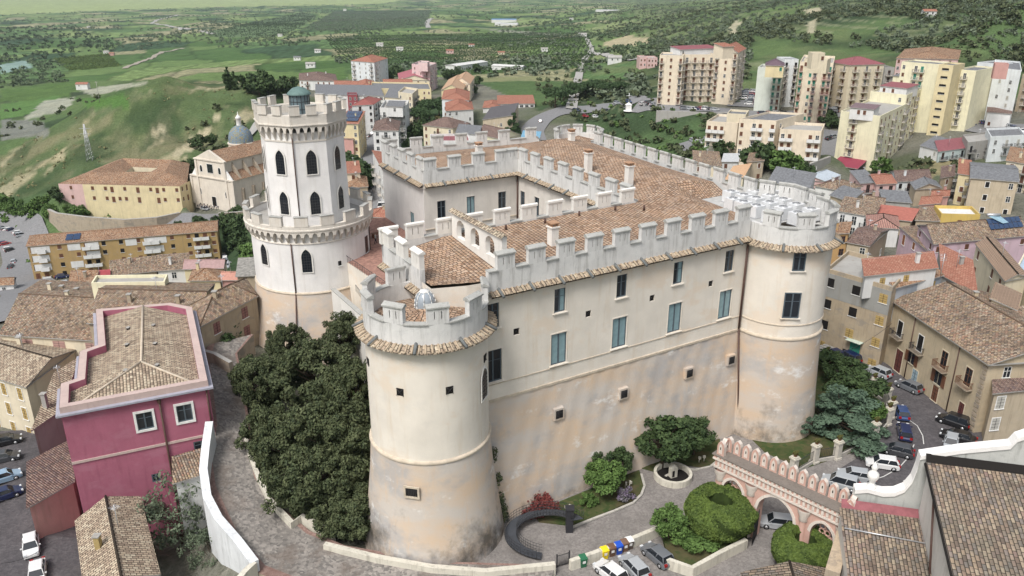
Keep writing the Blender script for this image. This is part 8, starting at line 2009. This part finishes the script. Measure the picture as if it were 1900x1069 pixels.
for a in [('dark blue', 'hatchback', 'dark blue car at the far end of the street, half hidden by a pier', (1538, 652), (1560, 665)), ('dark blue', 'small suv', 'dark blue car beside the stone steps', (1560, 658), (1588, 672)),
          ('silver', 'hatchback', 'silver hatchback in the middle of the street bend, tail to the camera', (1610, 683), (1650, 700)), ('grey', 'hatchback', 'grey hatchback in front of the cream palazzo', (1666, 709), (1708, 728)),
          ('blue', 'hatchback', 'blue car tucked behind the fence piers, foremost of the curved row', (1666, 754), (1678, 780)), ('dark blue', 'estate car', 'dark blue car following the blue one along the kerb', (1674, 784), (1682, 822)),
          ('dark grey', 'hatchback', 'dark grey hatchback parked slanting above the white one', (1642, 832), (1688, 843)), ('white', 'hatchback', 'white small car parked slanting in the street bend', (1610, 857), (1664, 865)), ('silver', 'saloon car', 'grey silver car between the white small one and the silver suv', (1564, 880), (1614, 888)),
          ('silver', 'small suv', 'boxy silver car nearest the pink gate', (1540, 892), (1578, 902)), ('black', 'small suv', 'black four wheel drive under the palazzo', (1748, 776), (1790, 790)), ('black', 'saloon car', 'black car below the black four wheel drive', (1756, 806), (1800, 818)), ('silver', 'hatchback', 'silver roofed car just showing over the church cornice', (1762, 836), (1766, 812)),
          ('silver', 'estate car', 'silver car seen through the central arch of the pink gate', (1420, 968), (1470, 974))]: near_car(*a)
LG = 'cars on the street left of the crimson building'
for c, k, lab, x, y, x2, y2 in [('white', 'hatchback', 'white car parked lengthwise at the bottom left', 62, 1045, 61, 1012), ('white', 'saloon car', 'white car cut off by the bottom edge at the left', 72, 1095, 74, 1062), ('black', 'saloon car', 'black car highest in the left edge row', 34, 826, -12, 836), ('dark grey', 'saloon car', 'very dark car, second of the left edge row', 30, 858, -16, 868), ('pale blue', 'estate car', 'pale blue white car third in the left edge row', 30, 893, -14, 908), ('dark blue', 'saloon car', 'dark blue car lowest of the left edge row', 30, 925, -12, 940)]:
    a, b = T(x, y), T(x2, y2); p = (a + b) / 2; p.z = max(a.z, b.z) + .62; car(c, k, lab, p, math.atan2(a.y - b.y, a.x - b.x), LG, True)
FARN = 0
cs = ['white', 'silver', 'grey', 'white', 'dark grey', 'blue', 'silver', 'black', 'white', 'red', 'dark blue']
def row(p0, p1, n, where, across=True, rev=False, lift=.3):
    """cars in a row between two photo points; across = nose-in, otherwise nose to tail"""
    global FARN
    a, b = T(*p0), T(*p1); d = b - a; rz = math.atan2(d.y, d.x) + (PI / 2 if across else 0); r_ = random.Random(hash(p0) & 255)
    for i in range(n):
        q = a + d * ((i + .5) / n); q.z = G(q.x, q.y) + lift; c = cs[(FARN * 7 + i * 3) % 11]; k = ['hatchback', 'hatchback', 'estate car', 'small suv', 'saloon car'][(FARN + i) % 5]; FARN += 1
        car(c, k, f'{c} {k} {where}' + (f', {ORD[i]} from the left' if n > 1 else ''), q, rz + r_.uniform(-.08, .08), 'cars parked ' + where)
for a in [((0, 455), (24, 470), 5, 'in the far left car park, lower row'), ((2, 425), (26, 430), 4, 'in the far left car park, upper row'), ((33, 433), (42, 445), 3, 'at the kerb of the far left car park'), ((18, 504), (28, 484), 2, 'by the grass edge left of the ochre flats', False), ((108, 518), (124, 516), 1, 'at the foot of the ochre flats', False), ((116, 531), (130, 529), 1, 'just below the ochre flats', False),
          ((276, 402), (300, 400), 2, 'below the convent wall', False), ((322, 396), (332, 394), 1, 'beside the convent corner', False), ((370, 392), (392, 391), 1, 'in front of the domed church', False), ((418, 390), (440, 389), 1, 'right of the domed church front', False), ((415, 468), (422, 500), 4, 'under the trees right of the ochre flats', False),
          ((712, 388), (712, 383), 1, 'on the main street, lower end', False), ((709, 328), (709, 323), 1, 'in the shade of the main street', False), ((712, 352), (711, 346), 1, 'driving on the main street', False), ((668, 268), (712, 236), 7, 'along the upper main street', False),
          ((1188, 196), (1216, 198), 3, 'on the road left of the cream tower'), ((1266, 204), (1330, 207), 8, 'on the wall terrace before the cream tower', False), ((1388, 198), (1394, 172), 7, 'in the left column between the towers', True), ((1378, 186), (1384, 168), 5, 'in the column close to the cream tower', True), ((1408, 214), (1460, 212), 4, 'before the green shuttered block', False), ((1472, 215), (1530, 218), 5, 'before the pink edged block', False),
          ((1546, 213), (1554, 172), 9, 'in the street by the wine red block', True), ((1560, 206), (1572, 180), 4, 'on the right of the tower street', True), ((1725, 205), (1805, 226), 11, 'before the yellow projecting block', True), ((1728, 214), (1806, 234), 9, 'along the edge of the hill top square', False), ((1812, 228), (1830, 232), 3, 'beside the white annex', True), ((1870, 238), (1900, 248), 4, 'right of the white gable', False), ((1280, 262), (1300, 268), 2, 'left of the low cream complex', False), ((1478, 291), (1510, 288), 2, 'below the right wing of the cream complex', False), ((1532, 262), (1550, 256), 2, 'between the cream complex and the yellow block', False), ((1060, 203), (1175, 196), 6, 'on the road behind the castle corner', False), ((1000, 232), (1006, 224), 1, 'on the road bend behind the halls', False)]: row(*a)
p = T(716, 389); p.z += .3; car('white', 'van', 'large white van parked between the keep and the castle wing', p, .1, None); 
# ------------------------------------------------------------------ people
def person_mesh(var):
    me = bpy.data.meshes.new('person'); r = random.Random(var); st_ = r.uniform(.08, .22)
    v = [(0, 0, .95), (0, 0, 1.2), (0, 0, 1.42), (0, -.01, 1.53), (0, -.02, 1.66), (.17, 0, 1.4), (.24, .02, 1.15), (.22, -.08, .92), (-.17, 0, 1.4), (-.25, -.02, 1.14), (-.22, -.1, .93), (.1, 0, .88), (.11, -st_ * .5, .48), (.11, -st_, .05), (.11, -st_ - .14, .03), (-.1, 0, .88), (-.11, st_ * .4, .48), (-.11, st_, .05), (-.11, st_ - .14, .03)]
    e = [(0, 1), (1, 2), (2, 3), (3, 4), (2, 5), (5, 6), (6, 7), (2, 8), (8, 9), (9, 10), (0, 11), (11, 12), (12, 13), (13, 14), (0, 15), (15, 16), (16, 17), (17, 18)]
    R = [.14, .14, .15, .055, .1, .065, .05, .04, .065, .05, .04, .095, .065, .05, .04, .095, .065, .05, .04]
    me.from_pydata(v, e, []); o = bpy.data.objects.new('p', me); COL.objects.link(o); m = o.modifiers.new('s', 'SKIN'); 
    for i, s in enumerate(me.skin_vertices[0].data): s.radius = (R[i], R[i]); s.use_root = i == 0
    o.modifiers.new('u', 'SUBSURF').levels = 1
    dg = bpy.context.evaluated_depsgraph_get(); ev = bpy.data.meshes.new_from_object(o.evaluated_get(dg)); bpy.data.objects.remove(o)
    mt, nt, b = base_mat('clothes_%d' % var, .9, .1); sx_ = N(nt, 'ShaderNodeSeparateXYZ'); nt.links.new(N(nt, 'ShaderNodeTexCoord').outputs['Object'], sx_.inputs[0]); top = [(.02, .02, .025), (.04, .05, .08), (.5, .5, .48)][var % 3]
    rp = ramp(nt, [(0, (.02, .02, .02)), (.06, (.03, .03, .045)), (.5, top), (.8, (.42, .26, .19)), (.9, (.03, .02, .015))], 'CONSTANT'); mm = N(nt, 'ShaderNodeMath', operation='MULTIPLY'); mm.inputs[1].default_value = 1 / 1.85
    nt.links.new(sx_.outputs[2], mm.inputs[0]); nt.links.new(mm.outputs[0], rp.inputs[0]); nt.links.new(rp.outputs[0], b.inputs['Base Color']); ev.materials.clear(); ev.materials.append(mt); ev.name = 'person'; return ev
PM = [person_mesh(i) for i in range(3)]
for i in range(17):
    q = cq(.30 + .028 * i, -3.0 - (i % 3) * 1.3, 0); q.z = GZ + .05; o = inst('person', PM[i % 2], None, q, i * 1.3); tag(o, f'person in dark clothes in the crowd before the church door, {ORD[i]} from the left', 'person', 'people gathered outside the domed church')
for i, (x, y, lab) in enumerate([(352, 393, 'person in dark clothes standing by the road below the church, left of two'), (358, 393, 'person in dark clothes standing by the road below the church, right of two'), (737, 348, 'person walking on the right side of the main street'), (744, 352, 'person standing on the main street beside the walking one')]):
    q = T(x, y); q.z += .3; tag(inst('person', PM[i % 2], None, q, i), lab, 'person')
q = U(697, 452, 17.62); q.z = 17.62; tag(inst('person', PM[2], None, q, 2.0), 'person in a white top on the red paved terrace', 'person')
tb = MB(M_BRSHUT); q = U(705, 440, 17.6)
tb.box((q.x, q.y, 18.35), (2.6, 1.0, .08), .6)
for a in (-1, 1): tb.box((q.x + a, q.y + a * .6, 17.98), (.1, .8, .7), .6)
tag(tb.build('wooden_table'), 'long wooden table on the red paved terrace', 'table')
# ------------------------------------------------------------------ trees of the town
TREELIST = [('cypress', 'conifer', [(424, 166, 1.5), (436, 167, 1.3), (548, 170, 1.2)], 'dark conifer on the brow left of the keep lantern', 'conifers on the brow behind the keep'),
 ('far', 'tree', [(462, 172, 1.5), (482, 176, 1.7), (500, 178, 1.5), (520, 176, 1.3), (536, 176, 1.4)], 'broad dark tree on the brow left of the keep lantern', 'conifers on the brow behind the keep'),
 ('umbrella', 'umbrella_pine', [(776, 236, 1.1), (797, 228, 1.2), (815, 216, 1.1), (783, 216, .9)], 'dark umbrella pine in the clump in the middle of the town', 'umbrella pines in the middle of the town'),
 ('far', 'tree', [(770, 262, 1.2), (752, 262, 1.0), (790, 250, 1.2), (765, 280, .9)], 'dark tree below the umbrella pine clump', 'trees below the pine clump'),
 ('far', 'tree', [(650, 338, 1.2), (668, 342, 1.3), (644, 316, 1.1), (682, 352, .9), (660, 322, 1.1)], 'dark tree in the hollow right of the keep', 'trees in the hollow right of the keep'),
 ('pine', 'pine_tree', [(952, 258, 1.15), (926, 250, .8), (905, 246, .7), (832, 226, .9), (858, 238, .9)], 'pointed pine among the halls behind the castle', 'pointed pines behind the castle'),
 ('umbrella', 'umbrella_pine', [(1068, 186, 1.0), (1086, 180, .9), (1104, 178, .9), (1046, 192, 1.0), (1030, 200, 1.1), (1124, 180, .8), (1150, 176, .8)], 'umbrella pine along the road behind the castle corner', 'umbrella pines along the upper road'),
 ('far', 'tree', [(832, 148, 1.3), (850, 146, 1.1), (885, 134, 1.2), (738, 142, 1.3), (725, 150, 1.2), (875, 176, 1.0), (884, 160, 1.1)], 'dark tree among the houses at the edge of the fields', 'trees at the edge of the fields'),
 ('fargreen', 'tree', [(1372, 290, 1.0), (1352, 284, .9), (1446, 322, 1.2), (1462, 324, 1.0), (1634, 322, 1.0), (1380, 268, .6)], 'bright green tree round the low cream complex', 'green trees round the cream complex'),
 ('far', 'tree', [(1404, 318, 1.3), (1398, 296, 1.0), (1512, 222, .9), (1530, 232, 1.0), (1545, 238, .8), (1340, 292, .9), (1495, 330, .7)], 'dark tree on the slope by the low cream complex', 'dark trees round the cream complex'),
 ('far', 'tree', [(436, 452, 1.0), (448, 470, .9), (428, 432, 1.0), (456, 430, 1.1), (412, 424, .9), (440, 404, .8)], 'dark tree in the hollow left of the keep', 'trees in the hollow left of the keep'),
 ('fargreen', 'tree', [(466, 486, .9), (458, 500, .7)], 'light green tree against the left side of the keep', 'light green trees beside the keep'),
 ('bush', 'bush', [(130, 396, 2.0), (150, 404, 2.2), (205, 392, 1.6), (95, 400, 2.4), (240, 404, 1.4), (60, 404, 3), (30, 396, 3), (8, 388, 3), (78, 384, 2.6)], 'bush on the bank below the convent', 'bushes below the convent'),
 ('far', 'tree', [(110, 372, .8), (345, 328, .9), (352, 318, .8), (368, 276, .9), (392, 268, .8), (268, 430, .6), (330, 428, .6), (372, 424, .7)], 'small dark tree near the convent and its church', 'small trees near the convent')]
for kind, nm, pts, lab, grp in TREELIST:
    for i, (x, y, s) in enumerate(sorted(pts)):
        p = T(x, y); p.z -= .3; tree(nm, f'{lab}, {ORD[i]} from the left', p, kind, i % 2, s * random.uniform(.92, 1.08), None, grp, cat='bush' if nm == 'bush' else 'tree')
p = U(400, 655, 5); tree('laurel', 'dark round tree in the corner between the crimson building and the keep', p, 'dark', 1, 1.25, 1.0)
p = U(340, 1020, -6); tree('bare_tree', 'thin leaved tree in the yard below the white retaining wall', p, 'sparse', 0, 1.0, 1.15)
p = U(400, 1075, -6); tree('bare_tree', 'small thin leaved tree at the foot of the white retaining wall', p, 'sparse', 1, .6, .8)
p = U(300, 960, -6); tree('bare_tree', 'thin shrub beside the ochre walled house in the yard', p, 'sparse', 1, .7, .7)
# ------------------------------------------------------------------ scrub, olive groves and orchards
def blob(nq, rad, h, ls, seed):
    r = random.Random(seed); C_ = [(r.uniform(-.5, .5) * rad, r.uniform(-.5, .5) * rad, h * r.uniform(.35, .7)) for _ in range(4)]
    return leaves(C_, [rad * .62] * 4, nq // 4, ls, seed, .75, shell=.45, aspect=.85)
def scatter(name, P, S, mat, nq=24, label='scrub', seed=0, ls=.9):
    """many small tree crowns as one mesh of leaf clumps"""
    if not len(P): return
    T_ = [blob(nq, 1.0, 1.6, ls * .42, seed + k) for k in range(5)]
    r = np.random.default_rng(seed); k = r.integers(0, 5, len(P)); a = r.random(len(P)) * 6.28; Vs = []; 
    for i in range(5):
        m = k == i; V0 = T_[i][0]; c, s = np.cos(a[m])[:, None], np.sin(a[m])[:, None]; sc = S[m][:, None]
        Vs.append(np.stack([P[m, 0:1] + (V0[:, 0] * c - V0[:, 1] * s) * sc, P[m, 1:2] + (V0[:, 0] * s + V0[:, 1] * c) * sc, P[m, 2:3] + V0[:, 2] * sc], -1).reshape(-1, 3))
    V = np.concatenate(Vs); o = bpy.data.objects.new(name, np_mesh(name, V, np.arange(len(V)).reshape(-1, 4), mat)); link(o); tag(o, label, name.replace('_', ' '), kind='stuff')
def samples(n, polys, seed, ymin=150, dens=None):
    r = np.random.default_rng(seed); a = r.uniform(-.75, .75, n * 4); L = r.uniform(math.log(ymin), math.log(9000), n * 4); Yv = np.exp(L); X = a * Yv; Z = ground(X, Yv)
    px, py = project(X, Yv, Z); m = np.zeros(len(X), bool)
    for p in polys: m |= in_poly(px, py, p)
    if dens: m &= dens(X, Yv, px, py)
    m &= (px > -250) & (px < 2150)
    i = np.flatnonzero(m)[:n]; return np.stack([X[i], Yv[i], Z[i] - .4], 1)
def clump(sc, th): return lambda X, Yv, px, py: (fbm(X / sc, Yv / (sc * 1.6), 3, 17) > th)
def notfield(X, Yv, px, py):
    m = np.ones(len(X), bool)
    for poly, c in FIELDS: m &= ~in_poly(px, py, poly)
    return m
def both(*f): return lambda *q: np.logical_and.reduce([g(*q) for g in f])
rS = np.random.default_rng(5)
RH = [(1100, -40), (2200, -40), (2200, 180), (1780, 120), (1640, 95), (1560, 88), (1400, 72), (1385, 150), (1215, 150), (1210, 100), (1120, 60)]
P_ = samples(9000, [RH], 1, 300, both(clump(60, .42), notfield)); scatter('olive_grove', P_, 1.5 + 1.6 * rS.random(len(P_)), L_OLIVE, 40, 'grey green olive groves covering the hill on the right', 1, .62)
P_ = samples(9000, [RH], 2, 300, both(clump(35, .52), notfield)); scatter('scrub', P_, 1.7 + 2.0 * rS.random(len(P_)), L_OAK, 40, 'dark scrub in the folds of the right hand hill', 2, .62)
FL = [(-250, 22), (1100, -10), (1200, 60), (1215, 110), (1100, 100), (600, 60), (560, 85), (340, 92), (230, 95), (120, 165), (-250, 175)]
P_ = samples(8000, [FL], 3, 300, both(clump(170, .47), notfield)); scatter('woodland', P_, 2.4 + 3.0 * rS.random(len(P_)), leafmat('far_wood_leaves', (.045, .07, .035), (.11, .15, .075)), 28, 'woods and groves scattered over the plain', 3, .75)
P_ = samples(2600, [[(-250, 60), (140, 50), (230, 90), (130, 110), (-250, 140)]], 4, 300); scatter('wood', P_, 3.0 + 3.2 * rS.random(len(P_)), L_DARK, 26, 'dark wood on the ridge at the far left', 4)
P_ = samples(4200, [[(560, 60), (1110, 55), (1200, 120), (1200, 190), (1010, 205), (1000, 150), (640, 130)]], 5, 300, both(clump(90, .52))); scatter('orchard_trees', P_, 2.2 + 2.0 * rS.random(len(P_)), L_OLIVE, 20, 'orchards and hedges in the plain beyond the town', 5)
P_ = samples(3600, [GREENS[0], GREENS[3], [(1010, 200), (1200, 150), (1215, 192), (1060, 205)], [(985, 150), (1200, 130), (1200, 185), (1010, 200)]], 6, 180, clump(20, .36)); scatter('scrub', P_, 1.2 + 1.5 * rS.random(len(P_)), L_OAK, 24, 'dark scrub in the green gully behind the castle', 6)
P_ = samples(2200, [GREENS[0]], 7, 180); scatter('scrub', P_, .9 + 1.0 * rS.random(len(P_)), L_GREEN, 24, 'bright green undergrowth in the gully behind the castle', 7)
P_ = samples(1500, [[(-60, 215), (90, 190), (215, 170), (240, 200), (120, 225), (70, 245), (-60, 275)], [(240, 205), (330, 170), (360, 180), (260, 215)], [(330, 250), (400, 200), (480, 200), (470, 290), (380, 300)]], 8, 200, clump(30, .45)); scatter('scrub', P_, 1.4 + 2.0 * rS.random(len(P_)), L_OAK, 24, 'dark bushes in the folds of the bare left hill', 8)
P_ = samples(5200, [[(-60, 300), (100, 240), (200, 190), (300, 150), (400, 165), (480, 160), (470, 300), (360, 320), (150, 300), (80, 350), (-60, 400)]], 9, 200, clump(14, .46)); scatter('hill_grass_tufts', P_, .5 + .6 * rS.random(len(P_)), leafmat('dry_tufts', (.11, .13, .05), (.24, .21, .11)), 14, 'dry tufts and low weeds on the bare left hill', 9)
P_ = samples(1800, [GREENS[1], GREENS[2], GREENS[5], [(-60, 390), (100, 385), (60, 440), (-60, 440)]], 10, 150, clump(16, .42)); scatter('scrub', P_, 1.0 + 1.2 * rS.random(len(P_)), L_GREEN, 24, 'weeds and bushes round the far left car park', 10)
P_ = samples(1300, [GREENS[4]], 11, 150, clump(12, .44)); scatter('scrub', P_, .9 + 1.1 * rS.random(len(P_)), leafmat('slope_scrub', (.10, .11, .04), (.22, .19, .09)), 24, 'brown and green scrub on the earthy slope beside the pale yellow block', 11)
def rows(name, poly, sx, sy, ang, s, mat, lab, ytop=9000, nq=14):
    px_ = [p for p in poly]; W_ = [T(*p) for p in px_]; x0, x1, y0, y1 = min(w.x for w in W_), max(w.x for w in W_), min(w.y for w in W_), max(w.y for w in W_)
    cx, cy, R = (x0 + x1) / 2, (y0 + y1) / 2, max(x1 - x0, y1 - y0) * .75; gx, gy = np.meshgrid(np.arange(-R, R, sx), np.arange(-R, R, sy)); gx, gy = gx.ravel(), gy.ravel()
    X = cx + gx * math.cos(ang) - gy * math.sin(ang); Yv = cy + gx * math.sin(ang) + gy * math.cos(ang); k = Yv > 100; X, Yv = X[k], Yv[k]
    if len(X) > 60000: k = rS.random(len(X)) < 60000 / len(X); X, Yv = X[k], Yv[k]
    Z = ground(X, Yv); px, py = project(X, Yv, Z); m = in_poly(px, py, poly); P_ = np.stack([X[m], Yv[m], Z[m] - .3], 1)[:7000]
    scatter(name, P_, s * (.8 + .4 * rS.random(len(P_))), mat, nq, lab, 20)
rows('orchard_rows', FIELDS[1][0], 7, 16, 1.2, 2.6, L_DARK, 'orchard planted in straight rows on the far ridge')
rows('orchard_rows', FIELDS[2][0], 9, 15, .5, 2.8, L_OLIVE, 'olive orchard in rows on the far mound')
rows('orchard_rows', FIELDS[3][0], 4, 9, .25, 1.9, L_HEDGE, 'citrus rows in the small plot on the left')
rows('vine_rows', FIELDS[11][0], 4, 9, .1, 1.4, L_GREEN, 'vine rows in the field beyond the school')
rows('vine_rows', FIELDS[12][0], 3, 7, 1.5, 1.3, L_GREEN, 'small striped vineyard right of the town')
rows('orchard_rows', FIELDS[10][0], 6, 13, .3, 2.0, L_DARK, 'green citrus groves filling the plain beyond the town')
# poles, cross, pylon
def pole(p, h, label, nm='utility_pole', cat='pole'): mb = MB(M_CONC); mb.tube((0, 0, -1), (0, 0, h), .16, r1=.1, n=6); mb.box((0, 0, h - .4), (1.6, .12, .12)); o = link(bpy.data.objects.new(nm, mb.mesh(nm))); o.location = p; tag(o, label, cat)
p = T(168, 298); mb = MB(M_ALU)
for a, b in ((-1.3, -1.3), (1.3, -1.3), (1.3, 1.3), (-1.3, 1.3)): mb.tube((a, b, -1), (a * .12, b * .12, 17), .12, n=4)
for k in range(8):
    z = 2 * k; w_, w2 = 1.3 * (1 - z / 19), 1.3 * (1 - (z + 2) / 19)
    for s in (-1, 1): mb.tube((-w_, s * w_, z), (w2, s * w2, z + 2), .07, n=4); mb.tube((s * w_, -w_, z), (s * w2, w2, z + 2), .07, n=4)
for z in (12.5, 15): mb.tube((-2.6, 0, z), (2.6, 0, z), .1, n=4)
o = link(bpy.data.objects.new('pylon', mb.mesh('pylon'))); o.location = p; tag(o, 'lattice electricity pylon on the slope behind the convent', 'pylon')
p = T(1166, 206); mb = MB(M_CHW, M_ALU); mb.lathe([(2.4, 0), (2.4, .3), (0, .3)], (0, 0, 0), 16); mb.box((0, 0, 1.6), (2.6, 2.2, 2.6)); mb.add([(-1.6, -1.3, 2.9), (1.6, -1.3, 2.9), (1.6, 1.3, 2.9), (-1.6, 1.3, 2.9), (0, 0, 4.2)], [(0, 1, 4), (1, 2, 4), (2, 3, 4), (3, 0, 4)]); mb.tube((0, 0, 4), (0, 0, 8.5), .14, m=1, n=6); mb.tube((-1.4, 0, 7.2), (1.4, 0, 7.2), .14, m=1, n=6)
o = link(bpy.data.objects.new('wayside_shrine', mb.mesh('wayside_shrine'))); o.location = p; tag(o, 'white wayside shrine with a metal cross on the green spur', 'shrine')
for i, (x, y, w_) in enumerate([(660, 118, 0), (880, 110, 0), (960, 118, 0), (1040, 108, 0), (1100, 130, 0), (185, 190, 0)]):
    pole(T(x, y), 11, f'tall thin pole in the fields beyond the town, {ORD[i]} of six')
for x, y, lab in ((1262, 200, 'street lamp on the road behind the castle corner'), (1580, 206, 'street lamp by the wine red roofed block')): pole(T(x, y), 8, lab, 'street_lamp', 'lamp')
for (x, y), z, lab in (((1745, 512), 17, 'television aerial on the rust brown roof'), ((1556, 350), 5, 'aerial on the mossy tiled house'), ((1210, 115), 5, 'aerial mast by the pink flats')):
    mb = MB(M_ALU); mb.tube((0, 0, -.5), (0, 0, 3.4), .05, n=4)
    for k in range(5): mb.tube((-.5, .1 * k, 2.4 + .2 * k), (.5, .1 * k, 2.4 + .2 * k), .03, n=4)
    o = link(bpy.data.objects.new('aerial', mb.mesh('aerial'))); o.location = U(x, y, z); tag(o, lab, 'aerial')
for i, (a, b) in enumerate([((U(-40, 905, 4)), (U(118, 850, 6))), (U(-40, 930, 4), U(100, 905, 3)), (U(1655, 600, 9), U(1560, 655, 5)), (U(1590, 990, 6), U(1630, 870, 8)), (U(2, 1045, 3), U(95, 1005, 3))]):
    mb = MB(M_IRON); pr = a
    for k in range(1, 13): t_ = k / 12; q = a.lerp(b, t_); q.z -= 1.2 * 4 * t_ * (1 - t_) * .5; mb.tube(pr, q, .025, n=4); pr = q
    tag(mb.build('overhead_cable'), 'thin sagging cable over the ' + ['upper part of the left street', 'left street beside the annex', 'street by the stone palazzo', 'gap between gate and church', 'white cars at the bottom left'][i], 'cable')
# ------------------------------------------------------------------ air
mb = MB(); mb.box((0, 9000, -60), (50000, 18800, 330)); hm = bpy.data.materials.new('haze_air'); hm.use_nodes = True; hn = hm.node_tree; hn.nodes.remove(hn.nodes['Principled BSDF'])
pv = hn.nodes.new('ShaderNodeVolumePrincipled'); pv.inputs['Color'].default_value = (.78, .87, 1, 1); pv.inputs['Density'].default_value = 0.00005; pv.inputs['Anisotropy'].default_value = .2
hn.links.new(pv.outputs[0], hn.nodes['Material Output'].inputs['Volume']); mb.mats = [hm]; tag(mb.build('haze'), kind='stuff', label='thin bluish haze over the plain', cat='haze')
